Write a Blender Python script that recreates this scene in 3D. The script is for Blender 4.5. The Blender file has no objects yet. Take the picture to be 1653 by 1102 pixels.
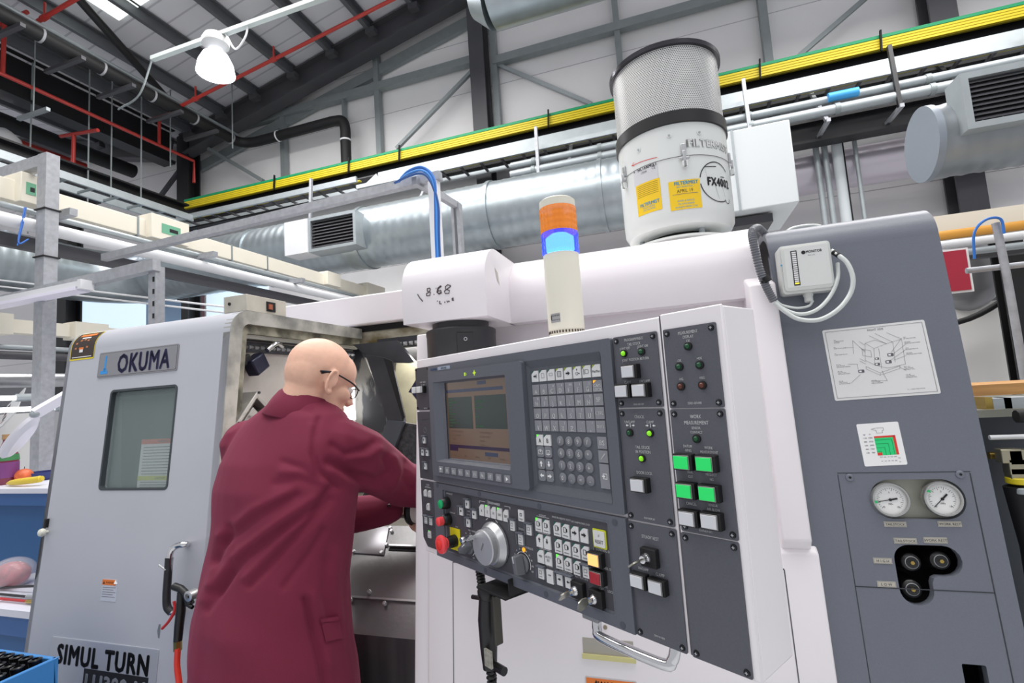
import bpy, bmesh, math, random
import numpy as np
from mathutils import Vector, Matrix
from mathutils.geometry import tessellate_polygon
random.seed(7)
S = bpy.context.scene
COL = S.collection
# ------------------------------------------------------------------ camera, world, lights, exposure
FPX = 813.0; CAMH = 1.5
yaw, pit, rol = [math.radians(v) for v in (-17.7, 5.6, -3.8)]
F3 = np.array([math.sin(yaw)*math.cos(pit), math.cos(yaw)*math.cos(pit), math.sin(pit)])
_r = np.array([math.cos(yaw), -math.sin(yaw), 0.0]); _u = np.cross(_r, F3)
R3 = _r*math.cos(rol)+_u*math.sin(rol); U3 = -_r*math.sin(rol)+_u*math.cos(rol)
C3 = np.array([0, 0, CAMH])
cam = bpy.data.cameras.new('camera'); camo = bpy.data.objects.new('camera', cam); COL.objects.link(camo)
cam.sensor_fit = 'HORIZONTAL'; cam.sensor_width = 36.0; cam.lens = FPX/1653*36.0
cam.clip_start = .02; cam.clip_end = 200
mw = Matrix.Identity(4)
for i in range(3):
    mw[i][0] = R3[i]; mw[i][1] = U3[i]; mw[i][2] = -F3[i]; mw[i][3] = C3[i]
camo.matrix_world = mw
S.camera = camo
S.view_settings.view_transform = 'Standard'; S.view_settings.look = 'None'
S.view_settings.gamma = 1; S.view_settings.use_curve_mapping = False
S.view_settings.exposure = 0.0
W = bpy.data.worlds.new('world'); S.world = W; W.use_nodes = True
W.node_tree.nodes['Background'].inputs[0].default_value = (0.93, 0.95, 1.0, 1)
W.node_tree.nodes['Background'].inputs[1].default_value = 0.6
def area(name, loc, rot, sx, sy, power, col=(1, 1, 1)):
    l = bpy.data.lights.new(name, 'AREA'); l.shape = 'RECTANGLE'; l.size = sx; l.size_y = sy; l.energy = power; l.color = col
    o = bpy.data.objects.new(name, l); COL.objects.link(o); o.location = loc; o.rotation_euler = rot
    return o
# rooflights and high-bay rows of the hall, plus one added front fill
area('overhead_strip', (-1.0, 0.8, 6.6), (0, 0, 0), 9, 2.2, 370, (1, .98, .96))
area('overhead_strip', (0.5, -3.0, 6.0), (math.radians(-28), 0, 0), 10, 3.0, 200, (1, .98, .97))  # added fill light for the fronts, not a rooflight of the hall
area('overhead_strip', (-4.0, 4.6, 6.9), (0, 0, 0), 6, 2.0, 360, (1, .98, .97))
area('overhead_strip', (3.0, 5.0, 6.4), (0, 0, 0), 4, 1.6, 230, (1, .98, .97))

def ray(x, y): return F3+R3*(x-826.5)/FPX+U3*(551-y)/FPX
def at(x, y, X=None, Y=None, Z=None):          # a sight line met with a real plane of the building or machine
    d = ray(x, y)
    t = X/d[0] if X is not None else (Y/d[1] if Y is not None else (Z-CAMH)/d[2])
    return Vector(C3+d*t)
def dep(x, y, D): return Vector(C3+ray(x, y)*D)
LEAN = 0.11; YM = 1.35
def ym(z, off=0): return YM+(z-1.5)*LEAN-off    # front face of the lathe, leaning back
def mp(x, y, off=0):
    d = Vector(ray(x, y)); n = Vector((0, 1, -LEAN)); o = Vector((0, YM-off, 1.5))
    return Vector(C3)+d*((o-Vector(C3)).dot(n)/d.dot(n))

# ------------------------------------------------------------------ materials
def lin(h):
    h = h.lstrip('#'); o = []
    if len(h) == 3: h = ''.join(c*2 for c in h)
    for i in (0, 2, 4):
        c = int(h[i:i+2], 16)/255; o.append(c/12.92 if c <= .04045 else ((c+.055)/1.055)**2.4)
    return tuple(o)+(1,)
MC = {}
def mat(name, col, rough=.5, metal=0, var=0, vs=30, bump=0, bs=200, emit=0, trans=0, alpha=1, coat=0, aniso=None, ecol=None, spec=None):
    if name in MC: return MC[name]
    m = bpy.data.materials.new(name); m.use_nodes = True; nt = m.node_tree; b = nt.nodes['Principled BSDF']
    c = lin(col) if isinstance(col, str) else col
    b.inputs['Base Color'].default_value = c; b.inputs['Roughness'].default_value = rough; b.inputs['Metallic'].default_value = metal
    if spec is not None: b.inputs['Specular IOR Level'].default_value = spec
    if coat: b.inputs['Coat Weight'].default_value = coat; b.inputs['Coat Roughness'].default_value = .15
    if emit:
        b.inputs['Emission Color'].default_value = lin(ecol) if ecol else c; b.inputs['Emission Strength'].default_value = emit
    if trans: b.inputs['Transmission Weight'].default_value = trans; b.inputs['IOR'].default_value = 1.3
    if alpha < 1: b.inputs['Alpha'].default_value = alpha
    tc = nt.nodes.new('ShaderNodeTexCoord')
    src = tc.outputs['Object']
    if aniso:
        mp_ = nt.nodes.new('ShaderNodeMapping'); mp_.inputs['Scale'].default_value = aniso
        nt.links.new(src, mp_.inputs[0]); src = mp_.outputs[0]
    if var:
        n = nt.nodes.new('ShaderNodeTexNoise'); n.inputs['Scale'].default_value = vs; n.inputs['Detail'].default_value = 5
        nt.links.new(src, n.inputs['Vector'])
        mx = nt.nodes.new('ShaderNodeMix'); mx.data_type = 'RGBA'
        mx.inputs[6].default_value = tuple(max(0, v*(1-var)) for v in c[:3])+(1,); mx.inputs[7].default_value = tuple(min(1, v*(1+var)) for v in c[:3])+(1,)
        mr = nt.nodes.new('ShaderNodeMapRange'); mr.inputs[1].default_value = .3; mr.inputs[2].default_value = .7
        nt.links.new(n.outputs[0], mr.inputs[0]); nt.links.new(mr.outputs[0], mx.inputs[0]); nt.links.new(mx.outputs[2], b.inputs['Base Color'])
    if bump:
        n = nt.nodes.new('ShaderNodeTexNoise'); n.inputs['Scale'].default_value = bs; n.inputs['Detail'].default_value = 3
        nt.links.new(src, n.inputs['Vector'])
        bp = nt.nodes.new('ShaderNodeBump'); bp.inputs['Strength'].default_value = bump; bp.inputs['Distance'].default_value = .002
        nt.links.new(n.outputs[0], bp.inputs['Height']); nt.links.new(bp.outputs[0], b.inputs['Normal'])
    MC[name] = m
    return m
def ramp_mat(name, ca, cb, scale, lo, hi, rough=.5, metal=0, aniso=(1, 1, 1), bump=0):
    """two-tone worn surface: noise threshold between two colours"""
    if name in MC: return MC[name]
    m = mat(name, ca, rough, metal); nt = m.node_tree; b = nt.nodes['Principled BSDF']
    tc = nt.nodes['Texture Coordinate']; mp_ = nt.nodes.new('ShaderNodeMapping'); mp_.inputs['Scale'].default_value = aniso
    nt.links.new(tc.outputs['Object'], mp_.inputs[0])
    n = nt.nodes.new('ShaderNodeTexNoise'); n.inputs['Scale'].default_value = scale; n.inputs['Detail'].default_value = 8
    nt.links.new(mp_.outputs[0], n.inputs['Vector'])
    r = nt.nodes.new('ShaderNodeValToRGB'); r.color_ramp.elements[0].position = lo; r.color_ramp.elements[1].position = hi
    r.color_ramp.elements[0].color = lin(ca); r.color_ramp.elements[1].color = lin(cb)
    nt.links.new(n.outputs[0], r.inputs[0]); nt.links.new(r.outputs[0], b.inputs['Base Color'])
    if bump:
        bp = nt.nodes.new('ShaderNodeBump'); bp.inputs['Strength'].default_value = bump; bp.inputs['Distance'].default_value = .003
        nt.links.new(n.outputs[0], bp.inputs['Height']); nt.links.new(bp.outputs[0], b.inputs['Normal'])
    return m
def seam_mat(name, col, axis, pitch, width, dark, rough=.6, bumpw=0):
    """sheet cladding: thin joint lines every `pitch` metres along an axis"""
    m = mat(name, col, rough, var=.03, vs=1.2); nt = m.node_tree; b = nt.nodes['Principled BSDF']
    tc = nt.nodes['Texture Coordinate']; sp = nt.nodes.new('ShaderNodeSeparateXYZ'); geo = nt.nodes.new('ShaderNodeNewGeometry')
    nt.links.new(geo.outputs['Position'], sp.inputs[0])
    md = nt.nodes.new('ShaderNodeMath'); md.operation = 'MODULO'; md.inputs[1].default_value = pitch
    ad = nt.nodes.new('ShaderNodeMath'); ad.operation = 'ADD'; ad.inputs[1].default_value = 100*pitch
    nt.links.new(sp.outputs[axis], ad.inputs[0]); nt.links.new(ad.outputs[0], md.inputs[0])
    lt = nt.nodes.new('ShaderNodeMath'); lt.operation = 'LESS_THAN'; lt.inputs[1].default_value = width
    nt.links.new(md.outputs[0], lt.inputs[0])
    mx = nt.nodes.new('ShaderNodeMix'); mx.data_type = 'RGBA'; old = b.inputs['Base Color'].links[0].from_socket
    nt.links.new(lt.outputs[0], mx.inputs[0]); nt.links.new(old, mx.inputs[6]); mx.inputs[7].default_value = lin(dark)
    nt.links.new(mx.outputs[2], b.inputs['Base Color'])
    bp = nt.nodes.new('ShaderNodeBump'); bp.inputs['Strength'].default_value = .6; bp.inputs['Distance'].default_value = .02; bp.invert = True
    nt.links.new(lt.outputs[0], bp.inputs['Height']); nt.links.new(bp.outputs[0], b.inputs['Normal'])
    return m
white = mat('machine_white', '#ece7ea', .32, var=.015, vs=4, coat=.2)
white2 = mat('machine_white_matt', '#e3dde0', .45, var=.02, vs=5)
doorgrey = mat('door_silver_grey', '#b9bbc3', .38, var=.03, vs=3, coat=.15)
cabgrey = mat('cabinet_slate_grey', '#6b6f79', .38, var=.03, vs=260, bump=.12, bs=500)
pangrey = mat('panel_grey', '#54575f', .5, var=.06, vs=350, bump=.2, bs=700)
pandark = mat('panel_dark_grey', '#46464c', .5, var=.05, vs=300, bump=.15, bs=700)
modgrey = mat('module_grey', '#55565e', .5, var=.05, vs=300, bump=.15, bs=700)
bezel = mat('bezel_grey', '#5b5e67', .42, var=.03, vs=200, bump=.1, bs=600)
black = mat('black_plastic', '#141416', .4, bump=.05)
blackm = mat('black_matt', '#0c0c0e', .7)
keyg = mat('key_grey', '#85868c', .45); keyw = mat('key_white', '#d6d6d6', .45); keyd = mat('key_round_grey', '#77797f', .45)
inkw = mat('ink_white', '#e9e9ea', .6); inkk = mat('ink_black', '#17171a', .6); inkg = mat('ink_grey', '#6d6e72', .6)
galv = mat('galvanised_steel', '#a9b0b3', .5, .5, var=.05, vs=9)
galvd = mat('galvanised_dull', '#939a9b', .55, .4, var=.05, vs=8)
ductm = mat('spiral_duct_steel', '#aab3b7', .36, .8, var=.1, vs=5)
strut = mat('strut_steel', '#a6a8ad', .5, .4, var=.12, vs=30)
steeld = mat('painted_dark_steel', '#48484c', .5, var=.05, vs=4)
steelb = mat('black_steel', '#1d1d20', .5, var=.05, vs=4)
chrome = mat('chrome', '#d8d8da', .12, 1)
steel = mat('brushed_steel', '#a3a3a6', .36, .8, var=.18, vs=3, bump=.1, bs=60, aniso=(1, 1, .2))
alu = mat('aluminium', '#c3c4c6', .3, .75)
brass = mat('brass', '#b59b55', .3, .9)
pipeb = mat('black_pipe', '#121214', .62)
redp = mat('red_pipe_paint', '#b0332c', .45)
cream = mat('cream_trunking', '#e8e2d2', .5, var=.02, vs=4)
whitep = mat('white_pipe', '#dfe0e2', .35)
yellow = mat('yellow_conductor', '#ead428', .5); green = mat('green_edge', '#1da06a', .5)
paper = mat('paper_white', '#e8e8e8', .4); orange = mat('label_orange', '#e77a2c', .5)
steelmat_screw = mat('screw_black', '#2c2c30', .3, .7)

# ------------------------------------------------------------------ mesh collecting
class Fr:
    def __init__(s, o, U, V, N=None):
        s.o = Vector(o); s.U = Vector(U).normalized(); s.V = Vector(V).normalized()
        s.N = Vector(N).normalized() if N is not None else s.U.cross(s.V)
    def p(s, u, v, n=0): return s.o+s.U*u+s.V*v+s.N*n
    def uv(s, P): d = Vector(P)-s.o; return d.dot(s.U), d.dot(s.V)
    def px(s, x, y, off=0):
        d = Vector(ray(x, y)); o = s.o+s.N*off
        P = Vector(C3)+d*((o-Vector(C3)).dot(s.N)/d.dot(s.N)); return s.uv(P)
WF = Fr((0, 0, 0), (1, 0, 0), (0, 1, 0), (0, 0, 1))
def empty(name, loc, parent=None):
    o = bpy.data.objects.new(name, None); COL.objects.link(o); o.empty_display_size = .05
    if parent: o.parent = parent; o.location = Vector(loc)-wl(parent)
    else: o.location = loc
    return o
def wl(o):
    v = Vector(o.location)
    while o.parent: o = o.parent; v += Vector(o.location)
    return v
def thing(name, label, cat, loc, group=None):
    o = empty(name, loc); o['label'] = label; o['category'] = cat
    if group: o['group'] = group
    return o
class MB:
    def __init__(s): s.v = []; s.f = []; s.m = []; s.mats = []
    def mi(s, m):
        if m not in s.mats: s.mats.append(m)
        return s.mats.index(m)
    def add(s, vs, fs, m):
        k = len(s.v); i = s.mi(m); s.v += [Vector(q) for q in vs]
        for f in fs: s.f.append(tuple(a+k for a in f)); s.m.append(i)
        return s
    def quad(s, a, b, c, d, m): return s.add([a, b, c, d], [(0, 1, 2, 3)], m)
    def box(s, fr, u0, u1, v0, v1, n0, n1, m):
        P = [fr.p(u, v, n) for n in (n0, n1) for v in (v0, v1) for u in (u0, u1)]
        return s.add(P, [(0, 2, 3, 1), (4, 5, 7, 6), (0, 1, 5, 4), (2, 6, 7, 3), (0, 4, 6, 2), (1, 3, 7, 5)], m)
    def wb(s, x0, x1, y0, y1, z0, z1, m): return s.box(WF, x0, x1, y0, y1, z0, z1, m)
    def frust(s, fr, a, b, n0, n1, m):   # a,b = (u0,u1,v0,v1) rectangles at n0 and n1
        P = [fr.p(u, v, n0) for u, v in ((a[0], a[2]), (a[1], a[2]), (a[1], a[3]), (a[0], a[3]))]
        P += [fr.p(u, v, n1) for u, v in ((b[0], b[2]), (b[1], b[2]), (b[1], b[3]), (b[0], b[3]))]
        return s.add(P, [(3, 2, 1, 0), (4, 5, 6, 7), (0, 1, 5, 4), (1, 2, 6, 5), (2, 3, 7, 6), (3, 0, 4, 7)], m)
    def prism(s, fr, poly, n0, n1, m, holes=(), mside=None, back=True):
        loops = [list(poly)]+[list(h) for h in holes]
        pts = [q for l in loops for q in l]
        tri = tessellate_polygon([[Vector((a, b, 0)) for a, b in l] for l in loops])
        N = len(pts); V = [fr.p(a, b, n0) for a, b in pts]+[fr.p(a, b, n1) for a, b in pts]
        fs = []
        for t in tri:
            a, b, c = [Vector((pts[i][0], pts[i][1], 0)) for i in t]
            t = tuple(t) if (b-a).cross(c-a).z > 0 else tuple(reversed(t))
            fs.append(tuple(i+N for i in t))
            if back: fs.append(tuple(reversed(t)))
        s.add(V, fs, m)
        fs = []; k = 0
        for li, l in enumerate(loops):
            n = len(l); ar = sum(l[i][0]*l[(i+1) % n][1]-l[(i+1) % n][0]*l[i][1] for i in range(n))
            for i in range(n):
                j = (i+1) % n; q = (k+i, k+j, k+j+N, k+i+N)
                if (ar > 0) != (li == 0): q = tuple(reversed(q))
                fs.append(q)
            k += n
        return s.add(V, fs, mside or m)
    def cyl(s, fr, u, v, r, n0, n1, m, seg=24, r1=None, cap=True):
        r1 = r if r1 is None else r1
        P = [fr.p(u+r*math.cos(2*math.pi*i/seg), v+r*math.sin(2*math.pi*i/seg), n0) for i in range(seg)]
        P += [fr.p(u+r1*math.cos(2*math.pi*i/seg), v+r1*math.sin(2*math.pi*i/seg), n1) for i in range(seg)]
        fs = [(i, (i+1) % seg, (i+1) % seg+seg, i+seg) for i in range(seg)]
        if cap: fs += [tuple(range(seg, 2*seg)), tuple(reversed(range(seg)))]
        return s.add(P, fs, m)
    def lathe(s, fr, u, v, prof, m, seg=32, close=True):
        P = []; fs = []
        for r, n in prof: P += [fr.p(u+r*math.cos(2*math.pi*i/seg), v+r*math.sin(2*math.pi*i/seg), n) for i in range(seg)]
        for k in range(len(prof)-1):
            for i in range(seg): j = (i+1) % seg; fs.append((k*seg+i, k*seg+j, (k+1)*seg+j, (k+1)*seg+i))
        if close: fs += [tuple(range((len(prof)-1)*seg, len(prof)*seg)), tuple(reversed(range(seg)))]
        return s.add(P, fs, m)
    def tube(s, pts, r, m, seg=10, cap=True, radii=None):
        pts = [Vector(p) for p in pts]; n = len(pts); P = []; fs = []
        T = [(pts[min(i+1, n-1)]-pts[max(i-1, 0)]).normalized() for i in range(n)]
        a = Vector((0, 0, 1)) if abs(T[0].z) < .9 else Vector((1, 0, 0)); X = T[0].cross(a).normalized()
        for i in range(n):
            X = (X-T[i]*X.dot(T[i])).normalized(); Y = T[i].cross(X); rr = radii[i] if radii else r
            P += [pts[i]+X*rr*math.cos(2*math.pi*k/seg)+Y*rr*math.sin(2*math.pi*k/seg) for k in range(seg)]
        for i in range(n-1):
            for k in range(seg): j = (k+1) % seg; fs.append((i*seg+k, i*seg+j, (i+1)*seg+j, (i+1)*seg+k))
        if cap: fs += [tuple(range((n-1)*seg, n*seg)), tuple(reversed(range(seg)))]
        return s.add(P, fs, m)
    def bar(s, a, b, w, h, m, up=(0, 0, 1)):      # rectangular bar between two points
        a = Vector(a); b = Vector(b); d = (b-a).normalized(); x = d.cross(Vector(up)).normalized(); y = x.cross(d)
        return s.box(Fr(a, x, y, d), -w/2, w/2, -h/2, h/2, 0, (b-a).length, m)
    def ibeam(s, a, b, w, h, t, m, up=(0, 0, 1)):
        a = Vector(a); b = Vector(b); d = (b-a).normalized(); x = d.cross(Vector(up)).normalized(); y = x.cross(d); f = Fr(a, x, y, d); L = (b-a).length
        s.box(f, -w/2, w/2, h/2-t, h/2, 0, L, m); s.box(f, -w/2, w/2, -h/2, -h/2+t, 0, L, m); return s.box(f, -t/2, t/2, -h/2+t, h/2-t, 0, L, m)
    def sphere(s, c, r, m, seg=16, rings=10, sc=(1, 1, 1)):
        P = []; fs = []; c = Vector(c)
        for j in range(rings+1):
            th = math.pi*j/rings
            for i in range(seg): ph = 2*math.pi*i/seg; P.append(c+Vector((r*sc[0]*math.sin(th)*math.cos(ph), r*sc[1]*math.sin(th)*math.sin(ph), r*sc[2]*math.cos(th))))
        for j in range(rings):
            for i in range(seg): k = (i+1) % seg; fs.append((j*seg+i, (j+1)*seg+i, (j+1)*seg+k, j*seg+k))
        return s.add(P, fs, m)
    def text(s, fr, t, u, v, size, m, n=.0006, align='CENTER', sx=1, bold=0, rot=0, fit=None):
        vs, fs = glyphs(t, bold)
        if not vs: return s
        xs = [q[0] for q in vs]; w = max(xs)-min(xs); sx = fit/(w*size) if fit else sx; x0 = min(xs)+(w/2 if align == 'CENTER' else (w if align == 'RIGHT' else 0))
        c_, s_ = math.cos(rot), math.sin(rot)
        P = []
        for a, b in vs:
            a = (a-x0)*size*sx; b = (b-.35)*size; P.append(fr.p(u+a*c_-b*s_, v+a*s_+b*c_, n))
        return s.add(P, fs, m)
    def build(s, name, parent=None, label=None, cat=None, group=None, kind=None, smooth=40, bevel=0, bseg=2, sub=0, weld=False):
        V = np.array([tuple(q) for q in s.v]); lo = V.min(0); hi = V.max(0)
        o0 = Vector(((lo[0]+hi[0])/2, (lo[1]+hi[1])/2, lo[2]))
        me = bpy.data.meshes.new(name); me.from_pydata([tuple(q-o0) for q in s.v], [], s.f)
        for m in s.mats: me.materials.append(m)
        me.polygons.foreach_set('material_index', s.m)
        if weld:
            bm = bmesh.new(); bm.from_mesh(me); bmesh.ops.remove_doubles(bm, verts=bm.verts, dist=1e-6); bm.to_mesh(me); bm.free()
        if smooth:
            me.polygons.foreach_set('use_smooth', [True]*len(me.polygons)); me.set_sharp_from_angle(angle=math.radians(smooth))
        me.update()
        o = bpy.data.objects.new(name, me); COL.objects.link(o)
        if parent: o.parent = parent; o.location = o0-wl(parent)
        else: o.location = o0
        if label: o['label'] = label
        if cat: o['category'] = cat
        if group: o['group'] = group
        if kind: o['kind'] = kind
        if bevel:
            bm = bmesh.new(); bm.from_mesh(me); bmesh.ops.remove_doubles(bm, verts=bm.verts, dist=1e-6); bm.to_mesh(me); bm.free()
            b = o.modifiers.new('bevel', 'BEVEL'); b.width = bevel; b.segments = bseg; b.limit_method = 'ANGLE'; b.angle_limit = math.radians(35); b.harden_normals = False
        return o
GC = {}
def glyphs(t, bold=0):
    k = (t, bold)
    if k in GC: return GC[k]
    cu = bpy.data.curves.new('t', 'FONT'); cu.body = t; cu.size = 1; cu.resolution_u = 2; cu.space_character = 1+bold*2.6; cu.fill_mode = 'FRONT'
    o = bpy.data.objects.new('t', cu); COL.objects.link(o)
    me = o.to_mesh()
    if me: r = ([(q.co.x, q.co.y) for q in me.vertices], [tuple(p.vertices) for p in me.polygons])
    else: r = ([], [])
    o.to_mesh_clear(); bpy.data.objects.remove(o); bpy.data.curves.remove(cu)
    if bold and r[0]:
        V0, F0 = r; V = []; F = []; offs = [(-bold, 0), (0, 0), (bold, 0)]
        if bold > .015: offs += [(0, bold*.8), (0, -bold*.8), (bold*.7, bold*.6), (-bold*.7, -bold*.6), (bold*.7, -bold*.6), (-bold*.7, bold*.6)]
        for dx, dy in offs: k2 = len(V); V += [(a+dx, b+dy) for a, b in V0]; F += [tuple(i+k2 for i in f) for f in F0]
        r = (V, F)
    GC[k] = r
    return r
def rrect(u0, u1, v0, v1, r, seg=5):
    o = []
    for cx, cy, a0 in ((u1-r, v0+r, -90), (u1-r, v1-r, 0), (u0+r, v1-r, 90), (u0+r, v0+r, 180)):
        for i in range(seg+1): a = math.radians(a0+90*i/seg); o.append((cx+r*math.cos(a), cy+r*math.sin(a)))
    return o
def circ(u, v, r, seg=28): return [(u+r*math.cos(2*math.pi*i/seg), v+r*math.sin(2*math.pi*i/seg)) for i in range(seg)]
def spline(pts, n=8):
    pts = [Vector(p) for p in pts]; P = [pts[0]*2-pts[1]]+pts+[pts[-1]*2-pts[-2]]; o = []
    for i in range(1, len(P)-2):
        for k in range(n):
            t = k/n; a, b, c, d = P[i-1:i+3]
            o.append(.5*((2*b)+(c-a)*t+(2*a-5*b+4*c-d)*t*t+(3*b-a-3*c+d)*t**3))
    return o+[pts[-1]]
def profX(mb, prof, x0, x1, m, cap=True, closed=True):   # extrude a (y,z) outline along X
    fr = Fr((0, 0, 0), (0, 1, 0), (0, 0, 1), (1, 0, 0)); return mb.prism(fr, prof, x0, x1, m)
ORD = ['first', 'second', 'third', 'fourth', 'fifth', 'sixth', 'seventh', 'eighth', 'ninth', 'tenth', 'eleventh', 'twelfth']
# ================================================================== the hall
YW = 8.0
wallm = seam_mat('wall_cladding', '#eeecec', 2, .98, .012, '#b9b7ba')
roofm = seam_mat('roof_sheeting', '#dcdbe0', 1, .33, .03, '#bcbbc2')
floorm = mat('floor_resin', '#bfc1c3', .35, var=.06, vs=1.5)
MB().wb(-22, 9, -4, YW+.2, -.1, 0, floorm).build('floor', kind='structure')
MB().wb(-22, 9, YW, YW+.15, 0, 13, wallm).build('wall_back', kind='structure')
# roof: the rafter line along the gable gives the slope
ra = at(400, 163, Y=7.6); rb = at(686, 0, Y=7.6)
rs = (rb.z-ra.z)/(rb.x-ra.x)
XV = -9.5                                   # valley where the bays meet
def rz(x): return ra.z+(x-ra.x)*rs if x > XV else ra.z+(2*XV-x-ra.x)*rs
mb = MB()
for a, b in ((XV, 9), (-22, XV)):
    if a == XV: mb.add([(a, -1.5, rz(XV+.001)+.05), (b, -1.5, rz(b)+.05), (b, YW+.1, rz(b)+.05), (a, YW+.1, rz(XV+.001)+.05), (a, -1.5, rz(XV+.001)+.17), (b, -1.5, rz(b)+.17), (b, YW+.1, rz(b)+.17), (a, YW+.1, rz(XV+.001)+.17)], [(0, 3, 2, 1), (4, 5, 6, 7), (0, 1, 5, 4), (2, 3, 7, 6), (1, 2, 6, 5), (0, 4, 7, 3)], roofm)
    else: mb.add([(a, -1.5, rz(a)+.05), (b, -1.5, rz(XV+.001)+.05), (b, YW+.1, rz(XV+.001)+.05), (a, YW+.1, rz(a)+.05), (a, -1.5, rz(a)+.17), (b, -1.5, rz(XV+.001)+.17), (b, YW+.1, rz(XV+.001)+.17), (a, YW+.1, rz(a)+.17)], [(0, 3, 2, 1), (4, 5, 6, 7), (0, 1, 5, 4), (2, 3, 7, 6), (1, 2, 6, 5), (0, 4, 7, 3)], roofm)
mb.build('ceiling', kind='structure')
# rooflight panel, set just under the sheeting
def roofpt(px, py, dz=0):
    d = ray(px, py); t = (ra.z+dz-CAMH-ra.x*rs)/(d[2]-rs*d[0]); return Vector(C3+d*t)
skym = mat('rooflight_glow', '#f4fff8', .6, emit=2.2)
q = [roofpt(*p, .04) for p in ((200, 26), (236, 0), (190, -40), (110, -22))]
x0, x1 = min(q[0].x, q[3].x), max(q[1].x, q[2].x); y0, y1 = q[3].y, q[0].y
mb = MB(); mb.add([(x0, y0, rz(x0)+.045), (x1, y0, rz(x1)+.045), (x1, y1, rz(x1)+.045), (x0, y1, rz(x0)+.045), (x0, y0, rz(x0)+.02), (x1, y0, rz(x1)+.02), (x1, y1, rz(x1)+.02), (x0, y1, rz(x0)+.02)], [(0, 1, 2, 3), (7, 6, 5, 4), (0, 4, 5, 1), (1, 5, 6, 2), (2, 6, 7, 3), (3, 7, 4, 0)], skym)
mb.build('window_1', kind='structure')
# purlins
xs = [-11.6, -10.6, -9.0, -8.15, -7.3, -6.4, -5.52, -4.67, -3.8, -2.9]
purm = mat('purlin_grey', '#6a6c70', .45, .3, var=.05, vs=4)
for i, x in enumerate(xs):
    mb = MB(); z = rz(x)-.1
    mb.wb(x-.045, x-.02, -1.2, 7.5, z-.08, z+.12, purm); mb.wb(x-.045, x+.04, -1.2, 7.5, z+.12, z+.14, purm); mb.wb(x-.02, x+.045, -1.2, 7.5, z-.1, z-.08, purm)
    mb.wb(x-.02, x+.16, 7.3, 7.42, z-.2, z-.1, steeld)
    mb.build('roof_purlin', label='dark steel roof purlin under the grey sheeting, %s from the left' % ORD[i], cat='beam', group='roof purlins over the machine hall')
# gable rafter
mb = MB(); x = -9.3
mb.ibeam((x, 7.6, rz(x)-.22), (4, 7.6, rz(4)-.22), .26, .44, .03, steeld, up=(-rs, 0, 1))
mb.build('gable_rafter', label='long dark steel rafter sloping up along the top of the white gable wall', cat='beam')
mb = MB(); mb.bar((-9.3, 7.93, rz(-9.3)-.55), (4, 7.93, rz(4)-.55), .08, .2, galvd); mb.build('gable_rail', label='sloping galvanised edge rail fixed to the gable wall below the dark rafter', cat='rail')
mb = MB(); mb.ibeam((-9.7, 7.6, rz(-9.7)-.22), (-21, 7.6, rz(-21)-.22), .26, .44, .03, steeld, up=(rs, 0, 1)); mb.build('gable_rafter', label='dark steel rafter of the next bay at the far left edge', cat='beam')
# columns
def column(px, y, z0, z1, w, h, label, m=steeld):
    P = at(px, 180, Y=y); mb = MB(); mb.ibeam((P.x, y, z0), (P.x, y, z1), w, h, .03, m, up=(0, 1, 0)); mb.build('steel_column', label=label, cat='column', group='steel columns of the hall')
column(779, 7.75, 0, 8.15, .26, .3, 'dark steel column at the middle of the white gable wall')
column(1538, 7.75, 0, 8.9, .3, .3, 'dark steel column on the gable wall near the right edge, above the grille duct')
MB().ibeam((-9.35, 7.7, 0), (-9.35, 7.7, 7.3), .3, .3, .03, steelb, up=(0, 1, 0)).build('steel_column', label='black steel corner column at the left end of the yellow conductor rail', cat='column', group='steel columns of the hall')
MB().ibeam((-9.35, 5.55, 0), (-9.35, 5.55, 5.0), .24, .24, .03, steelb, up=(0, 1, 0)).build('steel_column', label='short black column standing behind the left door roof, in front of the windows', cat='column', group='steel columns of the hall')
# sheeting rails and posts
def rail(pa, pb, y, w, h, label, name='wall_rail', m=galvd):
    A = at(*pa, Y=y); B = at(*pb, Y=y); z = (A.z+B.z)/2
    MB().bar((A.x, y, z), (B.x, y, z), w, h, m).build(name, label=label, cat='rail')
rail((322, 224), (767, 95), 7.885, .13, .14, 'upper galvanised rail on the gable wall, left of the dark column')
rail((796, 90), (1640, -120), 7.885, .13, .14, 'upper galvanised rail on the gable wall, right of the dark column')
for i, (px, py, z0, z1, w, lab) in enumerate(((458, 200, 5.3, 8.0, .1, 'galvanised wall post left of the black downpipe'), (610, 150, 5.3, 8.3, .1, 'galvanised wall post midway between the downpipe and the dark column'), (557, 200, 6.3, 7.4, .04, 'thin galvanised stub post above the black downpipe elbow'),
        (997, 60, 5.3, 9.5, .09, 'galvanised wall post just left of the mesh filter'), (1236, 60, 5.2, 9.8, .11, 'galvanised wall post right of the mesh filter'), (801, 140, 5.3, 8.2, .1, 'bright galvanised post against the dark column'), (1509, 20, 5.3, 9.8, .14, 'galvanised post beside the right dark column'))):
    P = at(px, py, Y=7.9); MB().wb(P.x-w/2, P.x+w/2, 7.84, 7.96, z0, z1, galvd).build('wall_post', label=lab, cat='post')
def strutbar(pa, pb, y, w, name, label, m=galvd, cat='brace'):
    MB().bar(at(*pa, Y=y), at(*pb, Y=y), w, w, m, up=(0, 1, 0)).build(name, label=label, cat=cat)
strutbar((640, 240), (769, 108), 7.7, .06, 'diagonal_brace', 'thin diagonal brace rising to the dark middle column')
strutbar((800, 103), (955, 168), 7.93, .06, 'diagonal_brace', 'pale diagonal brace falling from the middle column towards the filter', galv)
strutbar((1288, 92), (1400, -5), 7.7, .06, 'diagonal_brace', 'thin diagonal brace rising to the right above the yellow rail')
strutbar((337, 240), (425, 292), 7.7, .07, 'diagonal_brace', 'diagonal brace falling from the corner column to the yellow rail')
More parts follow.
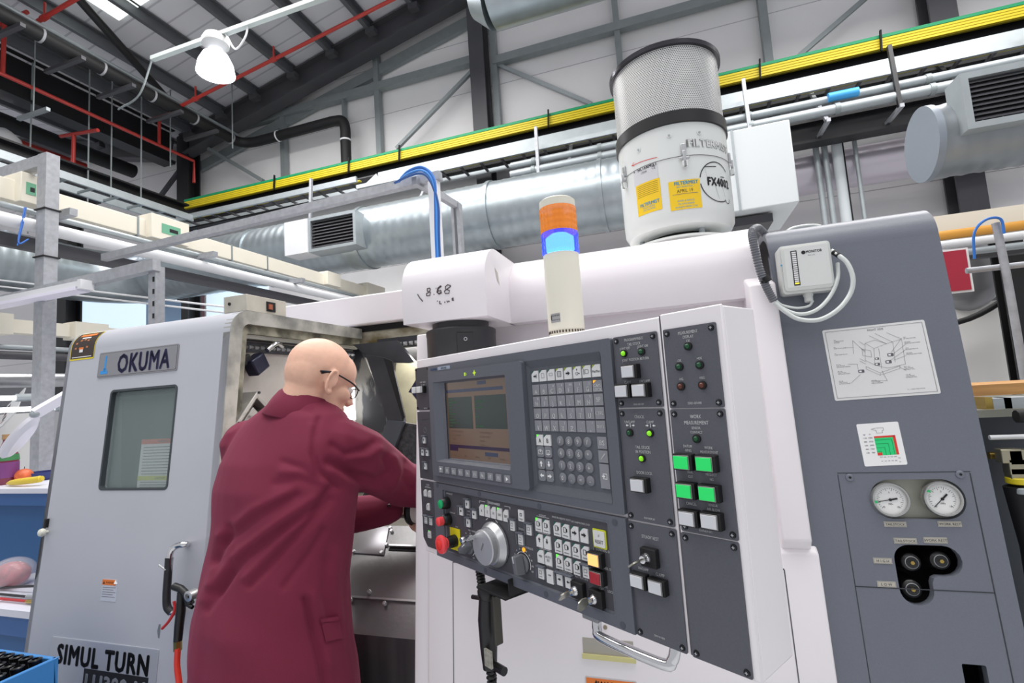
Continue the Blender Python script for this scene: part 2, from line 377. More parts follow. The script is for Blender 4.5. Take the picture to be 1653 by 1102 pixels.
strutbar((258, 318), (300, 262), 7.7, .07, 'diagonal_brace', 'short diagonal brace left of the corner column', steeld)
# roof brace tube
A = roofpt(120, -10, -.45); B = roofpt(272, 162, -.45)
MB().tube([A, B], .06, steelb, 12).build('roof_brace', label='thick dark diagonal tube brace below the roof near the rooflight', cat='brace')
# valley girder and the beams under it
MB().ibeam((XV, -1, 6.95), (XV, 7.4, 6.95), .3, .75, .04, steelb).build('valley_girder', label='deep black girder running back along the valley at the upper left', cat='beam')
MB().ibeam((XV+.5, -1, 7.5), (XV+.5, 7.4, 7.5), .2, .25, .03, steeld).build('valley_girder', label='slim dark beam just above the black valley girder', cat='beam')
MB().ibeam((-9.0, 1, 5.42), (-9.0, 7.3, 5.42), .3, .36, .03, steelb).build('crane_girder', label='black crane girder running back from the left behind the rack post', cat='beam')
MB().ibeam((-11.5, 1, 5.9), (-11.5, 7.3, 5.9), .3, .4, .03, steeld).build('crane_girder', label='dark crane girder of the next bay at the far left', cat='beam')
# pipes along the valley
def ypipe(p0, p1, X, r, m, name, label, cat='pipe', bands=0, seg=14, tail=()):
    A = at(*p0, X=X); B = at(*p1, X=X); z = (A.z+B.z)/2; mb = MB(); pts = [(X, A.y, z), (X, B.y, z)]+list(tail)
    mb.tube(pts if len(pts) == 2 else pts, r, m, seg)
    for i in range(bands):
        y = A.y+(B.y-A.y)*(i+.7)/(bands+.2); mb.tube([(X, y, z), (X, y+.04, z)], r+.012, whitep, seg)
    return mb, z, A, B
XP = -7.75
mb, z, A, B = ypipe((-60, -12), (385, 231), XP, .085, black, '', '', bands=5)
xv = at(558, 230, Y=B.y+.12).x
mb = MB(); mb.tube([(XP, A.y-1, z)]+[tuple(q) for q in spline([(XP, B.y-.3, z), (XP+.04, B.y-.02, z), (XP+.25, B.y+.1, z), (XP+.6, B.y+.12, z)], 6)]+[tuple(q) for q in spline([(xv-.25, B.y+.12, z), (xv-.06, B.y+.12, z-.04), (xv, B.y+.12, z-.2), (xv, B.y+.12, z-.45)], 6)]+[(xv, B.y+.12, z-1.5)], .095, pipeb, 16)
for y in np.linspace(A.y, B.y-.2, 6): mb.tube([(XP, y, z), (XP, y+.03, z)], .104, mat('clip_grey', '#9c9ca0', .5), 16)
mb.tube([(-6.9, B.y+.12, z), (-6.875, B.y+.12, z)], .106, whitep, 16); mb.tube([(xv, B.y+.12, z-.42), (xv, B.y+.12, z-.45)], .106, whitep, 16)
mb.build('drain_pipe', label='long black drain pipe with white clips bending down onto the gable wall', cat='pipe')
MB().tube([(XP-.02, .5, z+.16), (XP-.02, B.y, z+.16)], .03, galv, 10).build('conduit', label='bright conduit running on top of the long black drain pipe', cat='conduit')
for y in (3.9, 4.6, 5.3, 6.1, 6.8):
    mb = MB(); mb.bar((XP-.6, y, z-.12), (XP+.2, y, z-.12), .06, .05, steeld); mb.bar((XP-.5, y, z-.12), (XP-.5, y, rz(XP-.5)), .03, .03, galvd); mb.build('pipe_hanger', label='dark hanger bracket under the long black drain pipe, %s counted from the picture\'s left' % ORD[int((y-3.5)/.75)], cat='bracket', group='drain pipe hangers')
def redpipe(pts, r, label, name='sprinkler_pipe'):
    MB().tube(pts, r, redp, 10).build(name, label=label, cat='pipe')
a = at(0, 122, X=-8.7); b = at(313, 257, X=-8.7); zz = (a.z+b.z)/2
redpipe([(-8.7, 1, zz), (-8.7, b.y, zz), (-8.7, b.y, zz-.45)], .03, 'red sprinkler pipe running along the face of the black valley girder')
mb = MB(); g = at(257, 185, X=-8.7); mb.tube([(-8.7, g.y, zz), (-8.7, g.y, zz+.55)], .028, redp); mb.tube([(-8.95, g.y, zz+.55), (-8.3, g.y, zz+.55)], .028, redp)
g = at(5, 100, X=-8.7); mb.tube([(-8.7, g.y, zz), (-8.7, g.y, zz+.8)], .028, redp); mb.tube([(-8.9, g.y, zz+.8), (-8.2, g.y, zz+.8)], .028, redp)
mb.build('sprinkler_riser', label='red riser stubs rising from the sprinkler pipe at the black girder', cat='pipe')
a = roofpt(290, 172, -.45); b = roofpt(650, -12, -.45)
def redcross(p0, p1, X0, label, stubs):
    A = at(*p0, Y=X0); B = at(*p1, Y=X0); mb = MB(); mb.tube([A, B], .028, redp, 10)
    for s_ in stubs: q = A.lerp(B, s_); mb.tube([q, q+Vector((0, 0, .22))], .016, redp, 8); mb.tube([q-(B-A).normalized()*.05, q+(B-A).normalized()*.05], .04, redp, 8)
    mb.build('sprinkler_pipe', label=label, cat='pipe')
redcross((290, 172), (660, -14), 6.2, 'red sprinkler pipe climbing under the roof past the lit high-bay lamp', (.08, .45))
redcross((50, 41), (140, -12), 4.2, 'short red sprinkler pipe at the top left corner', (.25,))
a = at(25, 228, X=-11); b = at(138, 268, X=-11); zz = (a.z+b.z)/2
redpipe([(-11, 2, zz), (-11, b.y, zz), (-11, b.y+.05, zz-.25)], .06, 'thick red sprinkler main below the crane beam at the far left')
mb = MB(); mb.tube([at(98, 220, Y=5.5), at(158, 210, Y=5.5)], .03, redp); q = at(119, 217, Y=5.5); mb.tube([q, q+Vector((0, 0, -.5))], .03, redp); mb.build('sprinkler_pipe', label='small red tee of sprinkler pipe hanging left of the corner column', cat='pipe')
# second black pipe (next bay)
a = at(0, 190, X=-10.6); b = at(215, 280, X=-10.6); zz = (a.z+b.z)/2
MB().tube([(-10.6, 2, zz), (-10.6, b.y, zz)], .14, pipeb, 16).build('drain_pipe', label='second black drain pipe lower down at the far left', cat='pipe')
# hanging rods
for i, (px, py, y, L) in enumerate(((50, 200, 5, 3), (143, 230, 5.5, 2.4), (180, 230, 5.8, 2.4), (228, 240, 6.2, 2.2), (275, 190, 6.6, 1.6), (375, 190, 7, 1.0))):
    P = at(px, py, Y=y); MB().tube([(P.x, y, P.z-L*.6), (P.x, y, rz(P.x)+.05)], .012, galvd, 6).build('threaded_rod', label='thin vertical hanging rod below the roof at upper left, %s from the left' % ORD[i], cat='rod', group='thin hanging rods')
# lamp rail with high-bay lamp
A = at(246, 95, Y=4.4); B = at(560, -12, Y=4.4); zz = (A.z+B.z)/2
MB().bar((A.x, 4.4, A.z), (B.x, 4.4, A.z), .06, .05, mat('rail_grey', '#b9c2bf', .5)).build('lamp_rail', label='white strut rail carrying the lit high-bay lamp', cat='rail')
lx = at(348, 66, Y=4.4).x; lz = A.z
lp = thing('high_bay_lamp', 'lit high-bay lamp with white bell reflector under the roof', 'lamp', (lx, 4.4, lz-.5))
fr = Fr((lx, 4.4, lz), (1, 0, 0), (0, 1, 0), (0, 0, 1))
MB().lathe(fr, 0, 0, [(.02, .02), (.12, 0), (.15, -.06), (.15, -.12), (.1, -.17), (.06, -.19)], mat('gear_grey', '#b4b6b4', .5), 24).build('gear_housing', lp)
MB().lathe(fr, 0, 0, [(.07, -.19), (.14, -.25), (.19, -.36), (.21, -.48), (.2, -.48), (.18, -.36), (.13, -.26), (.06, -.2)], mat('lamp_reflector', '#f4f4ff', .4, emit=1.5), 28, close=False).build('reflector', lp)
MB().sphere((lx, 4.4, lz-.36), .1, mat('lamp_glow', '#f4f4ff', .5, emit=40), 16, 10, (1, 1, 1.2)).build('bulb', lp)
pl = bpy.data.lights.new('high_bay_light', 'POINT'); pl.energy = 30; pl.shadow_soft_size = .12; po = bpy.data.objects.new('high_bay_light', pl); COL.objects.link(po); po.location = (lx, 4.4, lz-.62)
MB().tube(spline([(lx+.15, 4.4, lz), (lx+.3, 4.4, lz-.25), (lx+.45, 4.4, lz-.15), (lx+.5, 4.4, lz)], 6), .012, whitep, 6).build('flex', lp)
MB().tube(spline([(A.x, 4.4, A.z), (A.x-.3, 4.45, A.z-.38), (A.x-.9, 4.6, A.z-.35)], 8), .012, galvd, 6).build('cable', label='grey cable drooping from the left end of the white lamp rail', cat='cable')
P = at(5, 222, Y=5.0); lp = thing('high_bay_lamp', 'lit high-bay lamp cut by the left edge of the picture', 'lamp', (P.x, 5, P.z-.3))
fr = Fr((P.x, 5, P.z+.15), (1, 0, 0), (0, 1, 0), (0, 0, 1))
MB().lathe(fr, 0, 0, [(.05, 0), (.12, -.05), (.22, -.16), (.26, -.3), (.25, -.3), (.2, -.15), (.1, -.05), (.04, 0)], whitep, 24, close=False).build('reflector', lp)
MB().sphere((P.x, 5, P.z-.06), .12, mat('lamp_glow', '#fff', .5, emit=40), 12, 8).build('bulb', lp)
A = at(30, 192, Y=4.6); B = at(78, 176, Y=4.6); MB().bar(A, B, .05, .05, galv).tube([A.lerp(B, .5), A.lerp(B, .5)+Vector((0, 0, rz(A.x)-A.z))], .01, galvd, 6).build('lamp_bracket', label='short bright strut piece hanging above the left lamp', cat='bracket')
# yellow conductor rail with green edge on the crane beam
T0 = at(300, 329, Y=7.4); zt = 5.66
yr = thing('conductor_rail', 'long yellow crane conductor rail with green upper edge across the gable wall', 'rail', (-2, 7.3, zt-.1))
mb = MB()
for k in range(4): mb.wb(T0.x, 6.5, 7.36, 7.4, zt-.09+k*.036, zt-.062+k*.036, yellow)
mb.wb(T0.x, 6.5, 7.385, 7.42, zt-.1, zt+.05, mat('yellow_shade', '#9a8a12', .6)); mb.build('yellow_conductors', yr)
MB().wb(T0.x, 6.5, 7.36, 7.41, zt+.055, zt+.095, green).build('green_strip', yr)
for px in (438, 558, 640, 884, 1072, 1237, 1442):
    P = at(px, 200, Y=7.3); mb = MB(); mb.bar((P.x, 7.33, zt-.14), (P.x+.02, 7.33, zt+.14), .02, .03, blackm, up=(0, 1, 0)); mb.build('clamp', yr)
MB().ibeam((T0.x-.3, 7.55, zt-.2), (6.5, 7.55, zt-.2), .24, .46, .03, steelb).build('crane_beam', label='black crane beam directly behind and below the yellow conductor rail', cat='beam')
MB().wb(-7, 6.5, 7.1, 7.35, zt-.42, zt-.4, steeld).build('beam_flange', label='dark flange plate under the yellow conductor rail', cat='beam')
# cable tray and ladder
y = 6.9; A = at(612, 283, Y=y); B = at(1653, 50, Y=y)
ct = thing('cable_tray', 'galvanised cable tray running the length of the wall above the big duct', 'cable tray', (1, y, 5.0))
mb = MB(); mb.wb(A.x, 6, y-.03, y, 5.02, 5.16, galv); mb.wb(A.x, 6, y, y+.35, 5.02, 5.03, galvd); mb.wb(A.x, 6, y+.35, y+.38, 5.02, 5.14, galvd)
mb.bar((A.x, y-.015, 5.09), (A.x-.35, y-.015, 4.87), .03, .14, galv, up=(0, 0, 1)); mb.wb(-6.4, A.x-.33, y-.03, y, 4.79, 4.93, galv)
mb.build('tray_side', ct)
y = 6.6
zl = at(440, 320, Y=y).z-.04; zr_ = at(1400, 124, Y=y).z-.03
mb = MB(); mb.wb(-8.3, -4.5, y-.02, y+.02, zl, zl+.09, galv); mb.wb(-8.3, -4.5, y+.36, y+.4, zl, zl+.09, galv); mb.wb(-8.34, -8.3, 3.0, y+.4, zl-.06, zl+.05, galv); mb.wb(-7.94, -7.9, 3.0, y, zl-.06, zl+.05, galv); mb.wb(-4.5, 6, y-.02, y+.02, zr_, zr_+.06, galv); mb.wb(-4.5, 6, y+.36, y+.4, zr_, zr_+.06, galv); mb.build('ladder_rail', ct)
for i in range(44): x = -8.2+i*.32; z_ = zl if x < -4.5 else zr_; MB().wb(x, x+.03, y, y+.38, z_+.01, z_+.04, steeld).build('ladder_rung', ct)
for i in range(9): MB().wb(-8.3, -7.93, 3.2+i*.36, 3.23+i*.36, zl-.05, zl-.02, galvd).build('ladder_rung', ct)
mb = MB(); mb.wb(-8.3, -4.5, y+.08, y+.13, zl+.045, zl+.07, mat('cable_yellow_green', '#b5a92a', .6)); mb.wb(-4.5, 6, y+.08, y+.13, zr_+.045, zr_+.07, MC['cable_yellow_green']); mb.wb(-8.3, 6, y+.2, y+.3, zr_+.04, zr_+.07, blackm); mb.build('cable_run', ct)
for zz, yy, r, nm in ((4.6, 6.45, .045, 'upper'), (4.45, 6.4, .055, 'lower')):
    mb = MB(); mb.tube([(-1.9, yy, zz), (6, yy, zz)], r, galv, 12)
    for x in np.arange(-1.6, 6, .9): mb.tube([(x, yy, zz), (x+.05, yy, zz)], r+.01, galvd, 12)
    if nm == 'lower': mb.tube([(1.95, yy, zz+.15), (2.25, yy, zz+.15)], .051, mat('blue_band', '#3d9bd6', .5), 12)
    mb.build('service_pipe', label='%s silver service pipe below the cable tray' % nm, cat='pipe')
MB().ibeam((-3.8, 6.75, 4.36), (6, 6.75, 4.36), .2, .28, .03, steelb).build('support_beam', label='black beam just above the big spiral duct', cat='beam')
for i, x in enumerate((-5.2, -3.3, -1.5, -1.1, 1.1, 1.9, 2.6, 3.2, 3.9)):
    mb = MB(); mb.bar((x, 6.35, 4.3), (x, 6.95, 5.1) if i % 2 else (x, 6.4, 5.05), .04, .04, strut if i < 6 else steelb, up=(1, 0, 0)); mb.bar((x, 6.3, 4.3), (x, 7.0, 4.3), .04, .04, strut)
    mb.build('tray_bracket', label='steel bracket holding the cable tray, %s from the left' % ORD[i], cat='bracket', group='cable tray brackets')
# big spiral duct along X, elbow, then towards the camera on the left
def duct(path_fn, n, r, rib=.012, seg=48, every=3):
    pts = [path_fn(i/n) for i in range(n+1)]; rad = [r+(rib if i % every == 0 else 0) for i in range(n+1)]
    return pts, rad
sd = thing('spiral_duct', 'big galvanised spiral duct crossing the hall behind the lathe and turning at the left', 'duct', (-3, 6, 3.3))
mb = MB(); pts, rad = duct(lambda t: (1.0-9.0*t, 6, 3.77), 280, .42, .005, every=4); mb.tube(pts, .42, ductm, 48, radii=rad)
for x in (-.6, -2.0, -3.9, -5.8): mb.tube([(x, 6, 3.77), (x-.05, 6, 3.77)], .44, ductm, 48)
mb.build('straight_run', sd)
mb = MB(); mb.tube([(-8-.75*math.sin(a), 6-.75+.75*math.cos(a), 3.77) for a in np.linspace(0, math.pi/2, 7)], .42, ductm, 40); mb.build('elbow', sd)
mb = MB(); pts, rad = duct(lambda t: (-8.75, 5.25-5.5*t, 3.77), 170, .42, .005, every=4); mb.tube(pts, .42, ductm, 40, radii=rad); mb.build('left_run', sd)
def grille(name, P, w, h, d, label, par=None, nsl=9):
    g = empty(name, P, par) if par else thing(name, label, 'grille', P)
    fr = Fr(P, (1, 0, 0), (0, 0, 1), (0, -1, 0)); mb = MB()
    for a, b, c, e in ((0, w, 0, .04), (0, w, h-.04, h), (0, .04, .04, h-.04), (w-.04, w, .04, h-.04)): mb.box(fr, a, b, c, e, -d, 0, galv)
    mb.build('grille_frame', g); mb = MB(); mb.box(fr, .04, w-.04, .04, h-.04, -d, -.08, blackm); mb.build('grille_back', g)
    mb = MB()
    for k in range(nsl):
        z = .06+(h-.12)*k/(nsl-1); mb.add([fr.p(.04, z, -.02), fr.p(w-.04, z, -.02), fr.p(w-.04, z+.03, -.05), fr.p(.04, z+.03, -.05), fr.p(.04, z-.006, -.02), fr.p(w-.04, z-.006, -.02), fr.p(w-.04, z+.024, -.05), fr.p(.04, z+.024, -.05)], [(0, 1, 2, 3), (7, 6, 5, 4), (0, 4, 5, 1), (2, 6, 7, 3), (1, 5, 6, 2), (0, 3, 7, 4)], steeld)
    mb.build('slat', g)
    return g
P = at(503, 404, Y=5.42); g = grille('duct_grille', (P.x-.05, 5.42, P.z-.02), .74, .46, .3, 'square air grille with black slats on the left part of the big spiral duct')
mb = MB(); mb.wb(P.x-.42, P.x-.05, 5.4, 5.75, P.z-.02, P.z+.44, whitep); mb.build('grille_plenum', g)
# box plenum behind the filter
A = at(1182, 205, Y=5.0)
pb = thing('air_plenum', 'large white sheet-metal box plenum hanging behind the mist filter', 'air box', (.8, 5.3, 3.0))
MB().wb(.2, 1.2, 5.0, 5.9, 3.02, 3.8, mat('plenum_white', '#e4e9ea', .45)).build('plenum_box', pb, bevel=.01)
mb = MB(); mb.wb(.15, 1.0, 5.15, 5.85, 2.92, 3.0, steeld); mb.wb(.7, .72, 4.99, 5.0, 3.02, 3.8, galv); mb.build('support_tray', pb)
# right duct with end cap and grille
rd = thing('round_duct', 'round galvanised duct with flat end cap and black grille at the right edge', 'duct', (3, 4, 2.7))
mb = MB(); pts, rad = duct(lambda t: (1.75+4*t, 4, 2.97), 120, .235, .006); mb.tube(pts, .235, mat('duct_dull', '#8f9498', .45, .7, var=.08, vs=6), 40, radii=rad); mb.build('duct_body', rd)
MB().tube([(1.72, 4, 2.97), (1.76, 4, 2.97)], .248, mat('cap_grey', '#8b939d', .5, .3), 40).build('end_cap', rd)
grille('side_grille', (1.83, 3.68, 2.9), 1.5, .36, .18, None, rd, 9)
# duct stub at the top
mb = MB(); A = at(796, 40, Y=5.6); zc2 = A.z+.4; mb.tube([(A.x, 5.6, zc2), (A.x+3, 5.6, zc2)], .4, ductm, 40); mb.tube([(A.x-.22, 5.6, zc2+.05), (A.x+.01, 5.6, zc2)], .4, ductm, 40, radii=[.26, .4])
mb.build('upper_duct', label='silver duct end hanging from the roof at the top centre', cat='duct')
# vertical pipes and rods on the wall right of the box
for i, (px, r, m, lab) in enumerate(((1318, .035, galv, 'silver vertical pipe right of the white plenum box, leftmost of a pair'), (1332, .035, galv, 'silver vertical pipe right of the white plenum box, second of a pair'), (1352, .06, mat('lagging', '#cdd3d6', .5), 'pale lagged vertical pipe behind the right end of the lathe'), (1360, .025, blackm, 'black and yellow vertical cable beside the lagged pipe'), (1382, .025, galv, 'thin vertical rod with clamp at the right of the lagged pipe'))):
    P = at(px, 250, Y=7.0); MB().tube([(P.x, 7.0, 0), (P.x, 7.0, 4.4)], r, m, 12).build('wall_pipe', label=lab, cat='pipe')
MB().tube([(1.2, 7.2, 3.95), (3.3, 7.2, 3.95)], .03, whitep, 8).build('wall_conduit', label='thin white horizontal conduit behind the vertical pipes at right', cat='conduit')
MB().tube([(-3, 7.3, 4.05), (5, 7.3, 4.05)], .25, mat('pink_duct', '#cbc4ce', .35, .4), 32).build('service_duct', label='pale horizontal duct against the wall behind the vertical pipes', cat='duct')
# windows on the far wall
winm = mat('window_daylight', '#cfe3f5', .5, emit=.85)
for i, (px0, px1, py0, py1) in enumerate(((-13.1, -10.9, 2.0, 4.3), (-10.6, -9.9, 2.0, 4.5), (-9.2, -7.6, 2.0, 4.15))):
    MB().wb(px0, px1, YW-.03, YW, py0, py1, winm).build('window_%d' % (i+2), kind='structure')
for i, (x, m) in enumerate(((-13.3, '#6d7fa8'), (-9.75, '#7488b4'), (-9.45, '#5b3a3c'))):
    MB().wb(x, x+.22, YW-.15, YW-.05, 1.0, 4.4, mat('drape%d' % i, m, .7)).build('window_curtain', label='%s curtain strip beside the bright far windows' % ('left blue', 'right blue', 'dark red')[i], cat='curtain')
# ================================================================== overhead services nearer the lathe
# cream busbar trunking
XT = -4.2
tr = thing('busbar_trunking', 'long cream busbar trunking with green-labelled joint boxes running back over the lathe', 'trunking', (XT, 3, 2.6))
MB().wb(XT-.12, XT, .8, 7.4, 3.02, 3.17, cream).build('trunking_body', tr, bevel=.004)
def tapbox(y0, y1, lab=True, h=.04):
    mb = MB(); y0 *= 1.355; y1 *= 1.355; h *= 1.355; mb.wb(XT-.13, XT+.065, y0, y1, 3.03-h*.3, 3.17+h, cream); b = mb.build('tap_off_box', tr, bevel=.004)
    if lab:
        mb = MB(); f = Fr((XT+.066, (y0+y1)/2, 3.11), (0, -1, 0), (0, 0, 1), (1, 0, 0)); L = y1-y0
        mb.box(f, -L*.25, L*.25, -.038, .047, 0, .002, mat('label_green', '#6fae8e', .5)); mb.box(f, -L*.18, L*.05, -.016, .016, .002, .003, inkk); mb.build('green_label', b)
tapbox(at(24, 300, X=XT).y/1.355, at(56, 312, X=XT).y/1.355)
tapbox(at(236, 370, X=XT).y/1.355, at(297, 388, X=XT).y/1.355) ; tapbox(3.95, 4.15, False, .02); tapbox(4.6, 4.95, False, .03)
for y in (2.2, 2.9, 3.25): MB().wb(XT-.125, XT+.005, y*1.355, y*1.355+.016, 3.01, 3.18, galvd).build('joint_strap', tr)
MB().tube([(-4.1, .6, 2.84), (-4.1, 6.6, 2.86)], .046, whitep, 16).build('insulated_pipe', label='thick glossy white pipe just below the cream trunking', cat='pipe')
MB().tube([(-4.15, .6, 2.955), (-4.15, 6.6, 2.965)], .022, galv, 10).build('conduit', label='thin steel conduit between cream trunking and white pipe', cat='conduit')
MB().bar((-4.22, .6, 2.74), (-4.22, 6.7, 2.75), .05, .09, steeld).build('service_beam', label='dark strut beam under the white pipe', cat='beam')
for i, (px, py) in enumerate(((119, 342), (348, 410), (490, 452))):
    P = at(px, py, X=-3.95); MB().wb(-4.4, -3.95, P.y-.025, P.y+.025, P.z-.025, P.z+.025, strut).build('support_arm', tr)
mb = MB(); mb.tube(spline([at(40, 335, X=-4.1), at(35, 360, X=-4.05), at(30, 392, X=-4.0), at(46, 386, X=-4.0)], 6), .005, mat('blue_cable', '#2a64b8', .5), 8); mb.tube(spline([at(42, 335, X=-4.1), at(37, 362, X=-4.05), at(28, 396, X=-4.0)], 6), .004, MC['blue_cable'], 8)
mb.build('blue_cable', label='blue cable ends dangling from the cream trunking at the far left', cat='cable')
# second trunking far left, low
P = at(0, 522, X=-4.6); Q = at(150, 545, X=-4.6)
mb = MB(); mb.wb(-4.7, -4.6, 1.2, 4.0, 2.17, 2.27, cream); mb.wb(-4.7, -4.55, 2.05, 2.35, 2.15, 2.3, cream); mb.wb(-4.7, -4.55, 2.75, 3.0, 2.15, 2.29, cream)
mb.wb(-4.549, -4.545, 2.12, 2.25, 2.2, 2.26, mat('label_green', '#6fae8e')); mb.build('busbar_trunking', label='lower cream trunking with tap boxes behind the rack post at left', cat='trunking')
for k, (z, r, m) in enumerate(((2.06, .02, galv), (2.0, .03, steeld))):
    MB().tube([(-4.6, 1.0, z), (-4.6, 4.2, z)], r, m).build('service_pipe', label=('thin steel pipe' if k == 0 else 'dark pipe')+' under the lower cream trunking at left', cat='pipe')
MB().tube([(-5.2, 1.0, 1.85), (-5.2, 4.6, 1.87)], .06, mat('foil', '#b6b8bc', .3, .8, bump=.5, bs=20), 20).build('foil_duct', label='foil-wrapped duct behind the rack post at left', cat='duct')
for k, (y, z) in enumerate(((1.9, 1.69), (2.0, 1.6))):
    mb = MB(); mb.tube([(-4.9+k*.2, y-.7, z), (-4.6+k*.25, y+.5, z)], .018, mat('tube_glow', '#fff', .5, emit=3), 10); mb.tube([(-4.6+k*.25, y+.5, z), (-4.57+k*.25, y+.62, z)], .03, galv, 10)
    mb.build('fluorescent_tube', label='%s lit fluorescent tube at the far left behind the rack post' % ('upper', 'lower')[k], cat='lamp')
# thin white conduits at left mid
mb = MB(); mb.tube([at(0, 452, Y=3.2), at(370, 496, X=-3.3)], .008, whitep, 8); mb.tube([at(0, 462, Y=3.3), at(368, 505, X=-3.3)], .008, whitep, 8)
mb.build('thin_conduits', label='pair of thin white conduits above the far windows behind the door roof', cat='conduit')
# galvanised rack frame at left
rk = thing('rack_frame', 'galvanised tube frame standing at the far left beside the lathe', 'frame', (-3.97, 2.2, 0))
MB().wb(-4.02, -3.93, 2.18, 2.26, 0, 3.33, strut).build('post', rk)
MB().bar((-4.02, 2.22, 3.29), (-6.2, 2.22, 3.26), .07, .08, strut).build('top_beam', rk)
mb = MB()
for z in (2.93, 2.6): mb.wb(-4.03, -3.92, 2.17, 2.27, z, z+.008, blackm)
mb.build('cable_tie', rk)
r2 = thing('perforated_post_frame', 'galvanised frame with slotted post behind the left door, carrying a tube light', 'frame', (-2.97, 2.2, 0))
x = at(245, 470, Y=2.2).x
PU = at(240, 430, Y=2.2).z
mb = MB(); mb.wb(x-.03, x+.03, 2.2, 2.26, 0, PU, strut)
f = Fr((x, 2.2, 0), (1, 0, 0), (0, 0, 1), (0, -1, 0)); mb.build('post', r2)
mb = MB()
for k in range(10): mb.box(f, .008, .022, PU-.1-k*.075, PU-.07-k*.075, 0, .002, blackm)
mb.build('slot_holes', r2)
MB().bar((x+.04, 2.2, PU+.0), (-5.2, 2.2, PU-.08), .05, .07, strut).build('top_beam', r2)
A = at(136, 459, Y=2.15); B = at(-40, 500, Y=2.15)
tl = thing('tube_light', 'white batten tube light hanging below the left galvanised beam', 'lamp', ((A.x+B.x)/2, 2.15, A.z-.03))
MB().bar(A, (B.x-.6, 2.15, A.z-.02), .07, .035, whitep).build('batten', tl); MB().bar((A.x-.02, 2.15, A.z-.03), (B.x-.6, 2.15, A.z-.05), .09, .02, mat('diffuser', '#e9e6f4', .4)).build('diffuser', tl)
MB().bar((A.x, 2.15, A.z-.005), (A.x+.03, 2.15, A.z-.005), .08, .06, whitep).build('end_cap', tl)
# long strut bar across to post with blue cables (frame stands behind the lathe head)
s3 = thing('strut_gantry', 'galvanised strut gantry with blue cables rising behind the swivel head', 'frame', (-1.25, 2.6, 2.2))
zt2 = at(690, 288, Y=2.6).z
MB().bar(at(168, 416, Y=2.6), (-1.2, 2.6, zt2), .045, .05, strut).build('long_beam', s3)
P = at(700, 300, Y=2.6); MB().wb(P.x-.028, P.x+.028, 2.58, 2.63, 1.6, zt2+.02, whitep).build('post', s3)
A = at(672, 303, Y=2.62); B = at(740, 348, X=at(740, 348, Y=3.0).x); MB().bar((P.x-.1, 2.55, zt2-.02), (at(738, 350, Y=3.0).x, 3.0, zt2-.03), .035, .045, strut).build('cross_beam', s3)
Q = at(739, 380, Y=3.0); mb = MB(); mb.wb(Q.x-.03, Q.x-.012, 2.98, 3.03, 1.6, zt2-.02, strut); mb.wb(Q.x+.008, Q.x+.03, 2.98, 3.03, 1.6, zt2-.02, strut); mb.build('rear_post', s3)
for k, (m, o, r) in enumerate((('#2f6fc0', 0, .009), ('#4a8fdc', .018, .008), ('#24518f', .032, .008))):
    pts = [at(643-k*3, 293+k, Y=2.55), at(660, 276+k*4, Y=2.53), at(682, 270+k*5, Y=2.52), at(700-k*2, 288+k*3, Y=2.52), at(703+k*2, 330, Y=2.53), at(704+k*2.2, 380, Y=2.53), at(706+k*2.2, 430, Y=2.53)]
    MB().tube(spline(pts, 8), r, mat('cable_b%d' % k, m, .4), 10).build('blue_cable', s3)
# ================================================================== left bench and things on it
benchb = mat('bench_blue', '#2c5f9c', .5); benchw = mat('bench_top', '#d9dae4', .4)
yb_ = 1.9
Ptop = at(40, 785, Y=yb_)
bz = Ptop.z
bn = thing('workbench', 'blue steel workbench with white top at the left edge beside the lathe', 'bench', (-3.3, 2.3, 0))
MB().wb(-4.4, -2.45, yb_-.05, 2.9, bz-.03, bz, benchw).build('bench_top', bn, bevel=.004)
mb = MB(); mb.wb(-4.38, -2.47, yb_-.02, 2.85, bz-.1, bz-.03, benchb); mb.build('apron', bn)
MB().wb(-4.2, -2.6, yb_+.06, 2.8, .1, bz-.1, mat('bench_blue_dark', '#1d5a92', .5)).build('drawer_cabinet', bn)
for sx in (-4.3, -2.55): MB().wb(sx-.03, sx+.03, yb_, yb_+.06, 0, bz-.1, benchb).build('leg', bn)
# fruit, bottle
P = at(40, 762, Y=yb_+.05)
def onb(px, y): return at(px, 700, Y=y).x
def banana():
    a = at(12, 772, Y=1.93); b = at(69, 762, Y=1.93); z = bz
    pts = spline([(a.x, 1.93, z+.012), (a.x+.05, 1.92, z+.018), ((a.x+b.x)/2, 1.91, z+.026), (b.x-.03, 1.92, z+.034), (b.x, 1.93, z+.04)], 6); n = len(pts)
    rr = [.006 if i < 2 else .019*math.sin(min(1, (i+1.5)/n*1.6)*math.pi/2)*(1 if i < n-3 else .75) for i in range(n)]
    o = MB().tube(pts, .018, mat('banana_skin', '#dfc33c', .5), 10, radii=rr).build('banana', label='yellow banana lying on the white bench top', cat='fruit')
banana()
P = at(39, 757, Y=2.02); mb = MB(); mb.sphere((P.x, 2.02, bz+.042), .045, mat('apple_skin', '#d4663c', .4, var=.35, vs=20), 20, 14, (1, 1, .9)); mb.tube([(P.x, 2.02, bz+.075), (P.x+.004, 2.02, bz+.095)], .002, steeld, 6); mb.build('apple', label='red and orange apple behind the banana on the bench', cat='fruit')
P = at(62, 762, Y=2.1); mb = MB(); fr = Fr((P.x, 2.1, bz), (1, 0, 0), (0, 1, 0)); mb.lathe(fr, 0, 0, [(.07, 0), (.085, .02), (.09, .05), (.086, .05), (.08, .02)], mat('bowl_blue', '#24306e', .35), 24, close=False); mb.cyl(fr, 0, 0, .07, 0, .005, MC['bowl_blue']); mb.build('bowl', label='dark blue bowl behind the apple', cat='bowl')
P = at(10, 765, Y=1.98)
bt = thing('juice_bottle', 'red drink bottle with purple label and tan cap on the bench at far left', 'bottle', (P.x, 1.98, bz))
